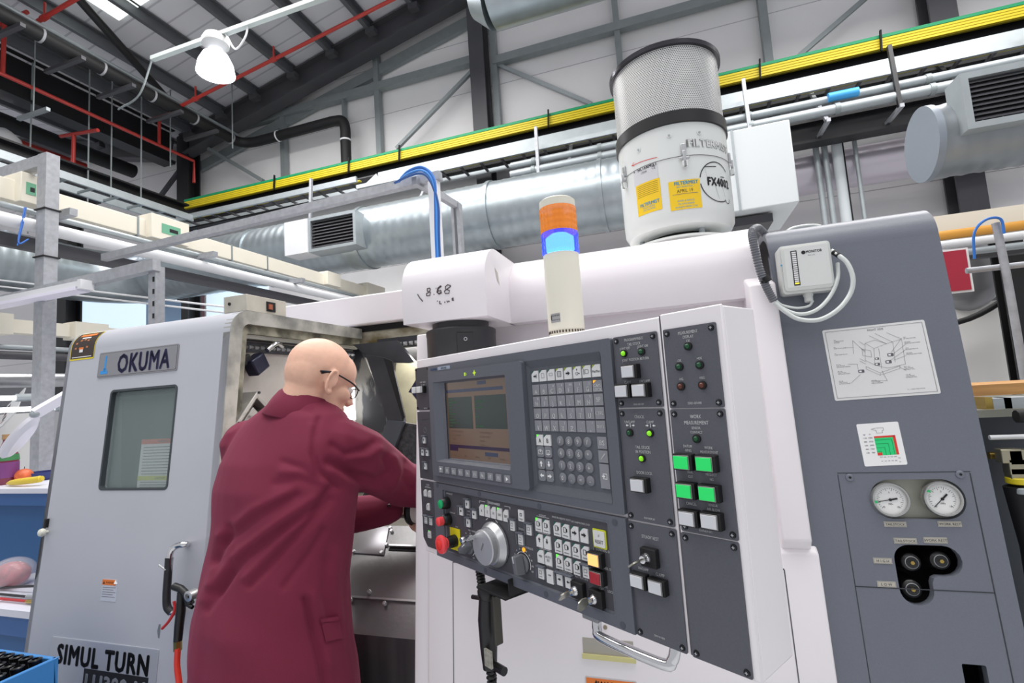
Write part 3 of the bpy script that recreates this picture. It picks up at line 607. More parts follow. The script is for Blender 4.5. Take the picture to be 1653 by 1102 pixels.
fr = Fr((P.x, 1.98, bz), (1, 0, 0), (0, 1, 0))
MB().lathe(fr, 0, 0, [(.05, 0), (.056, .01), (.056, .15), (.05, .18), (.03, .22), (.02, .25), (.02, .27)], mat('juice_red', '#7b1f3c', .2, coat=.5), 24).build('bottle_body', bt)
MB().lathe(fr, 0, 0, [(.0575, .04), (.0575, .13)], mat('juice_label', '#7c3f7c', .5), 24, close=False).build('bottle_label', bt)
MB().cyl(fr, 0, 0, .024, .265, .295, mat('cap_tan', '#a9865c', .5), 16).build('bottle_cap', bt)
mb = MB(); mb.lathe(fr, 0, 0, [(.0582, .14), (.054, .175)], mat('leaf_green', '#3f7f4d', .5), 24, close=False); mb.build('label_leaves', bt)
# second bench level: tray with hoses
yb2 = 1.55; z2 = at(30, 950, Y=yb2+.1).z
bn2 = thing('low_bench', 'lower white-topped blue bench with hoses on it at the bottom left', 'bench', (-2.9, 1.8, 0))
MB().wb(-3.4, -2.36, 1.5, 1.88, z2-.05, z2-.02, benchw).build('bench_top', bn2)
MB().wb(-3.38, -2.38, 1.52, 1.86, z2-.14, z2-.05, benchb).build('apron', bn2); MB().wb(-3.3, -2.45, 1.56, 1.84, .05, z2-.14, MC['bench_blue_dark']).build('cabinet', bn2)
z2 -= .02
# plastic bag with red content
P = at(12, 905, Y=1.7)
mb = MB(); mb.sphere((P.x, 1.72, z2+.055), .075, mat('red_rag', '#a83a44', .7, var=.4, vs=25, bump=.8, bs=25), 24, 16, (1.2, .9, .8)); rg = mb.build('rag_bag', label='red rags in a clear plastic bag on the lower bench', cat='bag')
mb = MB(); mb.sphere((P.x+.02, 1.715, z2+.066), .09, mat('clear_film', '#f2f2f6', .12, trans=.0, alpha=.28, bump=1, bs=18), 24, 16, (1.25, .95, .82)); mb.build('plastic_film', rg)
for k, (c, p) in enumerate((('#1a1a1c', ((0, 917), (20, 907), (40, 900), (62, 895))), ('#1a1a1c', ((0, 957), (15, 951), (28, 947), (44, 946))), ('#b52a2c', ((0, 976), (12, 968), (26, 963), (44, 961))))):
    yy = (1.66, 1.6, 1.56)[k]; pts = [at(a, b, Y=yy) for a, b in p]; pts = [(q.x, yy, z2+.012+.008*(k == 0)*i) for i, q in enumerate(pts)]
    hs = MB().tube(spline(pts, 6), .006, mat('hose%d' % k, c, .4), 10).build('air_hose', label=('black air hose nearest the plastic bag', 'black air hose with silver end on the lower bench', 'red air hose with brass end on the lower bench')[k], cat='hose')
    if k: MB().tube([pts[-1], (pts[-1][0]+.06, yy, z2+.014)], .009, (galv, galv, brass)[k], 10).build('hose_coupling', hs)
# blue crate with black collets
P = at(96, 1068, Y=.95); Q = at(0, 1048, Y=1.12); cz = at(96, 1060, Y=1.02).z
bluep = mat('crate_blue', '#3f86c8', .45)
cr = thing('collet_crate', 'blue plastic crate full of black collets at the bottom left corner', 'crate', (-1.6, .8, cz-.2))
x1 = at(94, 1060, Y=1.02).x; x0 = x1-.75; y1_ = 1.02; y0_ = .45
mb = MB()
for a in ((x0, x1, y0_, y0_+.012), (x0, x1, y1_-.012, y1_), (x0, x0+.012, y0_, y1_), (x1-.012, x1, y0_, y1_)): mb.wb(a[0], a[1], a[2], a[3], cz-.2, cz, bluep)
mb.wb(x0, x1, y0_, y1_, cz-.21, cz-.2, bluep); mb.build('crate_body', cr, bevel=.003)
MB().wb(x0+.012, x1-.012, y0_+.012, y1_-.012, cz-.06, cz-.045, mat('insert_grey', '#8d8d92', .5)).build('insert_tray', cr)
pr = None; k = 0
for i in range(16):
    for j in range(12):
        X = x1-.035-i*.04; Yy = y1_-.035-j*.04
        if pr is None:
            pr = thing('collet', 'black collet standing in the blue crate', 'collet', (X, Yy, cz-.045), 'black collets in the blue crate')
            fr = Fr((X, Yy, cz-.045), (1, 0, 0), (0, 1, 0)); MB().lathe(fr, 0, 0, [(.009, 0), (.011, .02), (.0155, .045), (.0155, .052), (.008, .054), (.007, .04)], mat('collet_black', '#19191c', .25, .5), 14).build('collet_body', pr)
        else:
            c = pr.copy(); COL.objects.link(c); c.location = (X, Yy, cz-.045); d = pr.children[0].copy(); COL.objects.link(d); d.parent = c
mb = MB(); mb.wb(x0-.05, x1+.02, y0_-.02, y1_+.02, 0, cz-.215, benchb); mb.build('crate_stand', label='blue stand under the blue collet crate', cat='stand')
# magnifier lamp with white round head and arm
P = at(60, 668, Y=2.05)
ml = thing('bench_lamp', 'white magnifier bench lamp with a slotted arm in front of the rack post', 'lamp', (at(58, 668, Y=1.75).x, 1.75, bz))
h0 = at(2, 735, Y=1.75); h1 = at(56, 668, Y=1.75); h2 = at(118, 632, Y=1.9)
d = (h1-h0).normalized(); nn = Vector((d.z, 0.25, -d.x)).normalized(); fr = Fr(h0.lerp(h1, .5), d, nn.cross(d), nn); L = (h1-h0).length/2
mb = MB(); P_ = [fr.p(L*math.cos(a), .3*L*math.sin(a), 0) for a in np.linspace(0, 2*math.pi, 33)[:-1]]; P2 = [fr.p(L*math.cos(a), .3*L*math.sin(a), .02) for a in np.linspace(0, 2*math.pi, 33)[:-1]]; P3 = [fr.p(L*.8*math.cos(a), .2*L*math.sin(a), .04) for a in np.linspace(0, 2*math.pi, 33)[:-1]]
mb.add(P_+P2+P3, [(i, (i+1) % 32, (i+1) % 32+32, i+32) for i in range(32)]+[(i+32, (i+1) % 32+32, (i+1) % 32+64, i+64) for i in range(32)]+[tuple(range(64, 96)), tuple(reversed(range(32)))], mat('lamp_white', '#eceaf2', .35)); mb.build('lamp_head', ml)
MB().bar(h1, h2, .03, .05, MC['lamp_white'], up=(0, 1, 0)).build('arm', ml); MB().bar(h2, (h2.x+.1, 2.25, bz), .02, .03, MC['lamp_white'], up=(0, 1, 0)).build('lower_arm', ml)
mb = MB(); mb.sphere(h1, .022, galv, 12, 8); mb.build('joint', ml)
# papers / bins behind the bench
mb = MB(); mb.wb(-5.2, -4.2, 2.9, 3.0, .9, 1.62, mat('cupboard_grey', '#b7b6bb', .5)); mb.build('cupboard', label='pale cupboard behind the bench at the left edge', cat='cabinet')
f = Fr(at(0, 690, Y=2.5), (1, 0, .62), (0, .3, 1)); mb = MB(); mb.box(f, 0, .24, -.02, .17, 0, .01, paper)
for k in range(3): mb.box(f, .01, .06, .02+k*.05, .024+k*.05, .01, .012, mat('line_red', '#8a2a3a', .6)); mb.box(f, .02, .07, .035+k*.045, .055+k*.045, .01, .012, inkg)
mb.build('tray_label_sheet', label='tilted white sheet with small pictures behind the magnifier lamp', cat='paper')
mb = MB(); mb.wb(-4.9, -3.1, 2.7, 2.9, bz-.25, bz+.12, mat('bin_dark', '#34363c', .6)); mb.tube([(-4.2, 2.65, bz+.02), (-3.2, 2.65, bz+.02)], .008, galv); mb.tube([(-4.2, 2.65, bz+.09), (-3.2, 2.65, bz+.09)], .008, galv); mb.build('tool_trolley', label='dark trolley with steel rails behind the rack post', cat='trolley')
mb = MB(); mb.cyl(Fr((at(30, 640, Y=4).x, 4, 0), (1, 0, 0), (0, 1, 0)), 0, 0, .28, 0, 1.62, mat('tank_white', '#c7c6c6', .4), 32); mb.build('storage_tank', label='pale round tank in the distance behind the magnifier lamp', cat='tank')
MB().wb(-8.5, -6.0, 6.2, 6.6, 0, 1.9, mat('far_machine', '#b9b9be', .5)).build('distant_machine', label='pale machine body in the distance behind the left bench', cat='machine')
MB().wb(-12, -8.8, 5.5, 6, 0, 2.3, mat('far_machine2', '#77787e', .5)).build('distant_machine', label='grey machine body far away at the left edge', cat='machine')
mb = MB(); mb.wb(-4.8, -4.6, 3.5, 3.7, 1.5, 2.6, mat('blue_grey', '#6d86a2', .5)); mb.build('blue_post', label='blue-grey post between the rack post and the lathe door', cat='post')
# ================================================================== right background
A = at(1505, 360, Y=3.6); B = at(1653, 343, Y=3.6)
z0 = at(1600, 353, Y=3.6).z
MB().wb(1.2, 4, 3.6, 3.72, z0-.07, z0+.06, cream).build('busbar_trunking', label='cream trunking behind the grey cabinet at the right edge', cat='trunking')
z1_ = at(1600, 370, Y=3.5).z; MB().tube([(1.2, 3.5, z1_), (4, 3.5, z1_)], .027, mat('orange_pipe', '#d79a3c', .45), 12).build('orange_pipe', label='yellow-orange pipe under the cream trunking at the right edge', cat='pipe')
z1_ = at(1600, 386, Y=3.45).z; mb = MB(); mb.tube([(1.2, 3.45, z1_), (4, 3.45, z1_)], .024, whitep, 12); mb.tube([(1.2, 3.45, z1_-.055), (4, 3.45, z1_-.055)], .02, galv, 12); mb.build('service_pipe', label='white pipes under the orange pipe at the right edge', cat='pipe')
z1_ = at(1600, 405, Y=3.6).z; MB().wb(1.2, 4, 3.6, 3.66, z1_-.03, z1_+.03, steeld).build('service_beam', label='dark beam under the white pipes at the right edge', cat='beam')
q = [at(*p, Y=3.2) for p in ((1519, 408), (1562, 399), (1570, 470), (1534, 474))]
sg = thing('red_sign', 'plain red panel with thin white border behind the grey cabinet', 'sign', (q[0].x, 3.2, q[2].z))
xa = q[0].x-.1; xb = q[1].x; MB().wb(xa, xb, 3.2, 3.22, q[2].z, q[1].z, paper).build('sign_backing', sg); MB().wb(xa+.02, xa+.06, 3.2, 3.24, 0, q[2].z, strut).build('sign_post', sg); MB().wb(xa+.01, xb-.012, 3.195, 3.2, q[2].z+.01, q[1].z-.01, mat('sign_red', '#a8233a', .5)).build('sign_face', sg)
# ladder rail
P = at(1607, 360, Y=2.9); Q = at(1648, 620, Y=2.9)
hr = thing('handrail', 'white tubular handrail frame at the right edge behind the lathe', 'rail', (P.x, 2.9, 1.2))
MB().tube(spline([(P.x, 2.9, P.z+.0), (P.x+.004, 2.9, P.z-.08), (P.x+.012, 2.9, P.z-.5), (P.x+.014, 2.9, 0)], 6), .016, strut, 10).build('upright', hr)
a = at(1560, 437, Y=2.92); MB().tube([(a.x, 2.92, a.z), (P.x+.9, 2.92, a.z)], .014, strut, 10).build('crossbar', hr)
MB().tube(spline([(P.x-.11, 2.88, P.z-.16), (P.x-.1, 2.87, P.z-.04), (P.x-.05, 2.87, P.z+.015), (P.x+.005, 2.87, P.z+.01), (P.x+.01, 2.87, P.z-.06)], 6), .006, mat('cable_b0', '#2f6fc0'), 8).build('looped_cable', hr)
P = at(1622, 500, Y=4.2); MB().ibeam((P.x+.06, 4.2, 0), (P.x+.06, 4.2, 2.36), .14, .1, .015, steelb, up=(0, 1, 0)).build('steel_column', label='black upright column behind the white handrail at right', cat='column')
P = at(1520, 600, Y=4.5); Q = at(1600, 480, Y=4.5)
Q = at(1614, 484, Y=4.5); MB().wb(P.x-.3, Q.x, 4.5, 4.6, .4, Q.z, mat('white_sheet', '#eceae6', .5)).build('white_panel', label='white panel standing behind the grey cabinet under the red sign', cat='panel')
mb = MB(); c = at(1590, 400, Y=4.4); mb.sphere((c.x-.1, 4.5, c.z-.15), .28, mat('pipe_grey', '#8f8f92', .4, .5), 20, 12, (.8, .5, 1)); mb.tube(spline([(c.x-.6, 4.3, c.z-.55), (c.x-.2, 4.3, c.z-.5), (c.x+.15, 4.3, c.z-.3)], 6), .02, blackm); mb.build('pump_body', label='grey rounded pump body between the red sign and the handrail', cat='pump')
z1_ = at(1600, 627, Y=2.3).z
MB().wb(.9, 2.4, 2.3, 2.6, z1_-.025, z1_+.015, mat('wood_board', '#b98a54', .6, var=.2, vs=6, aniso=(1, 12, 12))).build('wooden_board', label='wooden board lying behind the grey cabinet at the right edge', cat='board')
z3 = at(1600, 655, Y=2.2).z
tk = thing('hydraulic_unit', 'dark grey hydraulic unit with fittings at the right edge', 'machine', (1.4, 2.3, 0))
MB().wb(.75, 2.4, 2.2, 2.9, 0, z3-.03, mat('unit_dark', '#3c4149', .5, var=.1, vs=6)).build('unit_body', tk); MB().wb(.72, 2.4, 2.1, 2.9, z3-.03, z3-.005, mat('unit_top', '#84847a', .45, .3)).build('top_plate', tk)
for a, b, yy, r, m in (((1597, 706), (1653, 706), 2.1, .008, whitep), ((1596, 735), (1625, 735), 2.12, .012, brass), ((1640, 672), (1653, 680), 2.0, .02, blackm)):
    p = at(*a, Y=yy); q = at(*b, Y=yy); MB().tube([p, (q.x+.1, yy, p.z)], r, m, 10).build('fitting_pipe', tk)
mb = MB()
for px, py, r in ((1628, 735, .028), (1642, 737, .03), (1643, 752, .032), (1645, 766, .03)): p = at(px, py, Y=2.08); mb.box(Fr(p, (1, 0, 0), (0, 0, 1)), -r, r, -r*.8, r*.8, -.02, .02, mat('fitting_steel', '#aaa48e', .3, .8))
for px, py in ((1646, 775), (1646, 790)): p = at(px, py, Y=2.08); mb.cyl(Fr((p.x, 2.08, p.z), (1, 0, 0), (0, 1, 0)), 0, 0, .035, -.01, .01, yellow if py < 780 else galv, 14)
mb.build('fitting_stack', tk, bevel=.003)
p = at(1645, 830, Y=2.08); MB().tube([(p.x, 2.08, p.z+.09), (p.x+.02, 2.08, p.z-.1), (p.x+.03, 2.1, p.z-.5)], .03, blackm, 14).build('black_hose', tk)
for k, (px, w, h, m) in enumerate(((1587, .02, .035, brass), (1608, .05, .03, galv), (1635, .08, .03, galv))):
    p = at(px, 640, Y=2.15); MB().wb(p.x-w/2, p.x+w/2, 2.12, 2.2, z3-.005, z3+h, m).build('steel_fitting', label=('small brass fitting', 'small steel block', 'long steel clamp')[k]+' lying on top of the dark hydraulic unit', cat='fitting', )
# ================================================================== the lathe
La = thing('cnc_lathe', 'large white and grey CNC turning lathe with open sliding door', 'machine', (-1, 1.8, 0))
def arcp(cy, cz, r, a0, a1, n=8): return [(cy+r*math.cos(math.radians(a0+(a1-a0)*i/n)), cz+r*math.sin(math.radians(a0+(a1-a0)*i/n))) for i in range(n+1)]
# ---- sliding door: profile in (y, z)
def door_prof(off, zb, ztop, r, yb):
    y0 = ym(ztop-r, off)
    return [(yb, zb), (ym(zb, off), zb)][::-1] and [(ym(zb, off), zb)]+arcp(y0+r, ztop-r, r, 180, 90)+[(yb, ztop), (yb, zb)]
DX0, DX1 = -2.325, -1.485
# shell as a bent sheet: outer profile minus inner
def shell(mb, x0, x1, off, zb, ztop, r, yback, th, m):
    y0 = ym(ztop-r, off); out = [(ym(zb, off), zb)]+arcp(y0+r, ztop-r, r, 180, 90, 10)+[(yback, ztop)]
    inn = [(ym(zb, off)+th, zb)]+arcp(y0+r, ztop-r, r-th, 180, 90, 10)+[(yback, ztop-th)]
    n = len(out); V = []
    for x in (x0, x1): V += [(x, a, b) for a, b in out]+[(x, a, b) for a, b in inn]
    fs = []; N = 2*n
    for i in range(n-1):
        fs += [(i, i+1, N+i+1, N+i), (n+i+1, n+i, N+n+i, N+n+i+1), (i+1, i, n+i, n+i+1), (N+i, N+i+1, N+n+i+1, N+n+i)]
    fs += [(0, N, N+n, n), (n-1, 2*n-1, N+2*n-1, N+n-1)]
    mb.add(V, fs, m)
door = None
# front sheet with window opening, built flat in the leaning plane
LV = Vector((0, LEAN, 1)).normalized()
DF = Fr((0, ym(0), 0), (1, 0, 0), LV, (0, -1, LEAN))      # u = x, v = distance up the leaning front, n = towards the viewer
kz = math.sqrt(1+LEAN*LEAN)
def vz(z): return z*kz
zc = 1.86-.085
WX0, WX1, WZ0, WZ1 = -2.045, -1.71, 1.242, 1.6
mb = MB(); mb.prism(DF, [(DX0, vz(.35)), (DX1, vz(.35)), (DX1, vz(zc)), (DX0, vz(zc))], -.025, 0, doorgrey, holes=[rrect(WX0, WX1, vz(WZ0), vz(WZ1), .016)])
y0 = ym(zc); out = arcp(y0+.085, zc, .085, 180, 90, 10)+[(2.17, 1.86)]; inn = arcp(y0+.085, zc, .06, 180, 90, 10)+[(2.17, 1.835)]
n = len(out); V = []
for x in (DX0, DX1): V += [(x, a, b) for a, b in out]+[(x, a, b) for a, b in inn]
fs = []; N = 2*n
for i in range(n-1): fs += [(i, i+1, N+i+1, N+i), (n+i+1, n+i, N+n+i, N+n+i+1), (i+1, i, n+i, n+i+1), (N+i, N+i+1, N+n+i+1, N+n+i)]
fs += [(n-1, 2*n-1, N+2*n-1, N+n-1)]
mb.add(V, fs, doorgrey)
door = mb.build('sliding_door', La, label='silver-grey sliding door with window', smooth=30)
# left side skin of door
mb = MB(); profX(mb, [(ym(.35), .35)]+arcp(y0+.085, zc, .085, 180, 90, 10)+[(2.17, 1.86), (2.17, .35)], DX0, DX0+.02, doorgrey); mb.build('side_skin', door)
# grimy inner frame at the open edge: follows the profile
edge = ramp_mat('grimy_edge', '#7b7c78', '#b9b8b0', 9, .35, .6, .5, .3)
edge2 = ramp_mat('grimy_edge_dark', '#4f4e42', '#9c9a88', 14, .35, .62, .6, .2)
def edgeband(x0, x1, ins0, ins1, m, name):
    o_ = [(ym(.4)+ins0, .4), (ym(zc)+ins0, zc)]+arcp(y0+.085, zc, .085-ins0 if ins0 < .08 else .01, 180, 90, 8)+[(2.17, 1.86-ins0)]
    i_ = [(ym(.4)+ins1, .4), (ym(zc)+ins1, zc-.02)]+arcp(y0+max(.085, ins1+.01), min(zc, 1.86-ins1-.01), max(.085-ins1, .012), 180, 90, 8)+[(2.17, 1.86-ins1)]
    n = len(o_); V = []
    for x in (x0, x1): V += [(x, a, b) for a, b in o_]+[(x, a, b) for a, b in i_]
    N = 2*n; fs = []
    for i in range(n-1): fs += [(i, i+1, N+i+1, N+i), (n+i+1, n+i, N+n+i, N+n+i+1), (i+1, i, n+i, n+i+1), (N+i, N+i+1, N+n+i+1, N+n+i)]
    fs += [(0, N, N+n, n), (n-1, 2*n-1, N+2*n-1, N+n-1)]
    return MB().add(V, fs, m).build(name, door, smooth=30)
edgeband(DX1-.03, DX1+.004, .0, .05, edge, 'door_edge'); edgeband(DX1-.06, DX1-.012, .035, .085, edge2, 'door_seal')
edgeband(DX1-.075, DX1-.03, .075, .1, mat('edge_pale', '#b9bab2', .4, .4), 'inner_lip')
# window pane, gasket and reflection
win = MB().box(DF, WX0-.01, WX1+.01, vz(WZ0)-.01, vz(WZ1)+.01, -.02, -.014, mat('window_glass', '#9fb0ae', .06, alpha=.3, coat=.5)).build('door_window', door)
mb = MB(); mb.prism(DF, rrect(WX0-.004, WX1+.004, vz(WZ0)-.004, vz(WZ1)+.004, .018), -.016, .0015, mat('gasket', '#3b4247', .5), holes=[rrect(WX0+.004, WX1-.004, vz(WZ0)+.004, vz(WZ1)-.004, .012)]); mb.build('window_gasket', win)
MB().wb(-2.28, -1.66, 1.56, 1.58, 1.0, 1.78, mat('inner_sheet', '#a4a7a5', .35, .3, var=.25, vs=2.2, aniso=(1, 1, .5))).build('inner_sheet', La)
MB().wb(-2.28, -1.66, 1.5, 1.56, 1.585, 1.78, mat('inner_sheet_dark', '#5f6668', .4, .4)).build('inner_header', La)
# notice inside the window
nt_ = MB(); nt_.box(DF, -1.90, -1.70, vz(1.235), vz(1.415), -.034, -.032, paper); nt_.box(DF, -1.90, -1.70, vz(1.398), vz(1.415), -.032, -.031, mat('notice_red', '#d2522e', .5)); nt_.text(DF, 'WARNING', -1.79, vz(1.4065), .012, inkk, -.0305)
nt_.box(DF, -1.90, -1.70, vz(1.27), vz(1.285), -.032, -.031, mat('notice_yellow', '#c7cc2a', .5)); nt_.text(DF, 'CAUTION', -1.79, vz(1.2775), .011, inkk, -.0305)
for k in range(10): nt_.box(DF, -1.885, -1.72, vz(1.385-k*.0105), vz(1.3875-k*.0105), -.032, -.031, inkg)
for k in range(3): nt_.box(DF, -1.885, -1.72, vz(1.262-k*.009), vz(1.2645-k*.009), -.032, -.031, inkg)
nt_.build('warning_notice', door)
# nameplate
U0, V0 = DF.px(157.5, 610.5); U1, V1 = DF.px(290.5, 554.5)
pl_ = MB(); pl_.prism(DF, rrect(U0, U1, V0+.0, V1, .006), 0, .003, mat('plate_silver', '#98989c', .35, .5)); pl_.prism(DF, rrect(U0+.004, U1-.004, V0+.004, V1-.004, .004), .003, .0036, mat('plate_edge', '#6e6e73', .4, .4)); pl_.prism(DF, rrect(U0+.0055, U1-.0055, V0+.0055, V1-.0055, .004), .0036, .004, MC['plate_silver'])
cv = (V0+V1)/2; pn = pl_.build('name_plate', door)
mb = MB(); mb.text(DF, 'OKUMA', (U0+U1)/2+.036, cv-.001, .1, mat('logo_navy', '#35355c', .5), .0046, bold=.04, fit=.272); mb.build('plate_lettering', pn)
lb = mat('logo_blue', '#2f93dc', .5); a = U0+.022
mb = MB(); mb.box(DF, a+.014, a+.022, cv-.02, cv+.035, .004, .0048, lb); mb.box(DF, a-.004, a+.034, cv-.036, cv-.024, .004, .0048, lb); mb.box(DF, a+.01, a+.026, cv-.026, cv-.014, .004, .0048, lb); mb.build('plate_symbol', pn)
# small black diagram sticker on the curved shoulder
st = mat('sticker_dark', '#33241c', .35); U0, V0 = DF.px(114, 581); U1 = DF.px(155, 545)[0]; z_0 = V0/kz
def shoulder(s, off):       # point (y, z) at path length s up the front sheet and round the shoulder
    if z_0+s < zc: return ym(z_0+s)-off, z_0+s
    t = (z_0+s-zc)/.085; return y0+.085-(.085+off)*math.cos(t), zc+(.085+off)*math.sin(t)
def decal(mb, ua, ub, sa, sb, off, m, n=8):
    P = []
    for i in range(n+1): y_, z_ = shoulder(sa+(sb-sa)*i/n, off); P += [(ua, y_, z_), (ub, y_, z_)]
    mb.add(P, [(2*i, 2*i+1, 2*i+3, 2*i+2) for i in range(n)], m)
mb = MB(); decal(mb, U0-.004, U1+.003, -.004, .122, .0012, yellow); decal(mb, U0, U1, .002, .118, .0018, st); decal(mb, U0+.02, U1-.02, .096, .108, .0024, orange, 3); decal(mb, U0+.04, U1-.04, .084, .09, .0024, paper, 2); decal(mb, U0+.01, U1-.01, .006, .009, .0024, paper, 2)
for a_, s_ in ((.02, .06), (.04, .072), (.06, .075), (.08, .07), (.02, .04), (.085, .042)): decal(mb, U0+a_, U0+a_+.012, s_, s_+.007, .0024, mat('sticker_tan', '#b9744a', .5), 2)
decal(mb, U0+.048, U0+.068, .026, .038, .0024, paper, 2); decal(mb, U0+.045, U0+.071, .038, .046, .0024, orange, 2); mb.build('diagram_sticker', door)
# warning label on the door
U0, V0 = DF.px(162, 969); U1, V1 = DF.px(191, 936); mb = MB(); mb.box(DF, U0, U1, V0, V1, 0, .0008, mat('label_pale', '#c4c8d4', .5)); mb.box(DF, U0, U1-.01, V1-.018, V1, .0008, .0012, orange); mb.text(DF, 'WARNING', (U0+U1)/2+.004, V1-.0095, .010, inkk, .0014); mb.add([DF.p(U0+.004, V1-.015, .0014), DF.p(U0+.014, V1-.015, .0014), DF.p(U0+.009, V1-.005, .0014)], [(0, 1, 2)], inkk)
for k in range(5): mb.box(DF, U0+.005, U1-.006-(k % 2)*.012, V1-.026-k*.0075, V1-.0245-k*.0075, .0008, .0012, inkg)
mb.add([DF.p(U1-.012, V1, .0013), DF.p(U1, V1-.012, .0013), DF.p(U1-.012, V1-.012, .006)], [(0, 2, 1)], paper); mb.build('warning_label', door)
# model sign plate
c = [DF.px(*p) for p in ((86, 1024), (257.5, 1050), (251, 1110))]; U0 = c[0][0]; V1 = (c[0][1]+c[1][1])/2; U1 = c[1][0]
mb = MB(); mb.prism(DF, rrect(U0, U1, V1-.24, V1, .005), 0, .0025, mat('sign_grey', '#b1b4bd', .35, .2)); sp_ = mb.build('model_sign', door, bevel=.0008)
s0 = DF.px(95, 1052)[1]; s1 = DF.px(95, 1030)[1]
mb = MB(); ua = DF.px(93, 1045)[0]; ub = DF.px(243, 1075)[0]
vs_ = DF.px(150, 1061)[1]
mb.text(DF, 'SIMUL TURN', (ua+ub)/2, vs_, .084, inkk, .003, bold=.05, fit=(ub-ua)*.985)
bx0 = DF.px(136, 1090)[0]; bx1 = DF.px(241, 1095)[0]; bt_ = DF.px(140, 1078)[1]
mb.box(DF, bx0, bx1, bt_-.075, bt_, .0025, .003, inkk); mb.build('sign_lettering', sp_)
mb = MB(); mb.text(DF, 'LU300-M', (bx0+bx1)/2, bt_-.037, .062, mat('sign_letter_grey', '#b6b9c2', .4), .0036, bold=.04, fit=(bx1-bx0)*.93); mb.build('sign_model_number', sp_)
# door stop knob and clip
U, V = DF.px(77, 858); mb = MB(); mb.lathe(DF, U, V, [(.006, 0), (.006, .008), (.013, .012), (.015, .018), (.012, .026), (.004, .03)], mat('knob_white', '#dcdccf', .35), 16); kb = mb.build('stop_knob', door)
U, V = DF.px(78, 842); MB().box(DF, U-.004, U+.006, V-.02, V+.012, 0, .012, blackm).build('stop_clip', door, bevel=.002)
# chrome D handle with worn dark sleeve
hp = [mp(300, 878, 0), mp(300, 878, .05), mp(285, 881, .06), mp(275, 892, .065), mp(273, 915, .065), mp(270, 960, .065), mp(270, 978, .065), mp(277, 988, .062), mp(290, 987, .055), mp(290, 987, 0)]
hd = MB().tube(spline(hp, 6), .0095, chrome, 14).build('door_handle', door, label='chrome D-shaped handle')
MB().tube(spline([mp(273, 900, .065), mp(271, 930, .066), mp(269, 960, .066), mp(270, 979, .065), mp(277, 988, .062)], 5), .0115, mat('sleeve_black', '#1c1b20', .5, var=.5, vs=60), 12).build('handle_sleeve', door)
# air gun hanging on the handle
ag = thing('air_gun', 'black air blow gun with red hose hanging on the chrome door handle', 'air gun', mp(290, 1000, .05))
MB().tube([mp(293, 955, .085), mp(292, 985, .085), mp(289, 1010, .085), mp(287, 1034, .085)], .015, black, 14, radii=[.012, .0135, .013, .012]).build('gun_grip', ag)
mb = MB(); mb.tube([mp(281, 946, .085), mp(292, 950, .085), mp(300, 958, .085), mp(308, 975, .085)], .011, black, 12); mb.tube([mp(298, 960, .085), mp(302, 975, .09), mp(311, 980, .09)], .006, black, 10); mb.build('gun_body', ag)
p = mp(309, 960, .085); fr = Fr(p, (1, 0, 0), (0, 0, 1), (0, -1, 0)); MB().lathe(fr, 0, 0, [(.012, -.02), (.0155, -.012), (.0155, .012), (.01, .014), (.0075, .014), (.0075, .004)], alu, 20).build('gun_nozzle_ring', ag)
MB().tube([mp(257, 912, .07), mp(268, 920, .075)], .0035, alu, 10).build('gun_tip', ag)
MB().tube(spline([mp(281, 970, .075), mp(282, 985, .075), mp(272, 1003, .075), mp(262, 1014, .07)], 5), .0045, mat('trigger_red', '#c0282b', .4), 8).build('trigger_lever', ag)
MB().cyl(Fr(mp(287, 1034, .085), (1, 0, 0), (0, 1, 0), (0, 0, -1)), 0, 0, .0115, 0, .028, brass, 6).build('hose_fitting', ag)
MB().tube(spline([mp(287, 1046, .085), mp(286, 1075, .085), mp(290, 1110, .085), mp(296, 1190, .09), mp(280, 1300, .1)], 6), .0085, mat('hose_orange_red', '#d8382a', .4), 12).build('red_hose', ag)
U, V = DF.px(257, 1018); mb = MB(); mb.prism(DF, [(U-.004, V+.02), (U-.008, V), (U-.002, V-.02), (U+.004, V-.022), (U+.005, V), (U+.004, V+.02)], 0, .0006, mat('primer_grey', '#6f767d', .6)); mb.build('paint_chip', door)
# ---- beam over the opening
Yb = 2.14
b0 = at(464, 493, Y=Yb); b1 = at(650, 467, Y=Yb); b2 = at(652, 516, Y=Yb)
MB().wb(b0.x-.35, -.74, Yb, Yb+.35, b2.z, b1.z, white2).build('top_beam', La, label='long white box beam above the opening', bevel=.008)
# grimy fascia under it
grime = ramp_mat('grimy_fascia', '#6d5f36', '#c9c3b2', 5, .35, .55, .5, .2, (1, 1, 2))
MB().wb(-1.6, -.72, Yb+.05, Yb+.3, b2.z-.11, b2.z-.03, grime).build('header_fascia', La)
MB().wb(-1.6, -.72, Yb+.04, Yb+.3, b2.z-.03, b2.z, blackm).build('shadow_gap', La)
# box on door roof
P = at(398, 500, Z=1.86)
jb = thing('junction_box', 'small grimy white switch box sitting on the lathe door roof', 'box', (P.x+.1, P.y+.1, 1.86))
q0 = at(398, 499, X=-1.62); 
bx = MB(); X0 = -1.62; X1 = -1.50; 
bx.wb(-1.60, -1.49, 1.46, 1.66, 1.862, 1.925, mat('box_grimy', '#b8b4a8', .5, var=.15, vs=10)); bx.build('box_body', jb, bevel=.002)
mb = MB(); mb.wb(-1.4895, -1.487, 1.555, 1.6, 1.872, 1.91, blackm); mb.wb(-1.487, -1.482, 1.562, 1.58, 1.88, 1.9, mat('rust', '#a0553a', .6)); mb.build('box_opening', jb)
MB().cyl(Fr((-1.57, 1.459, 1.895), (1, 0, 0), (0, 0, 1), (0, -1, 0)), 0, 0, .006, 0, .003, blackm, 12).build('box_hole', jb)
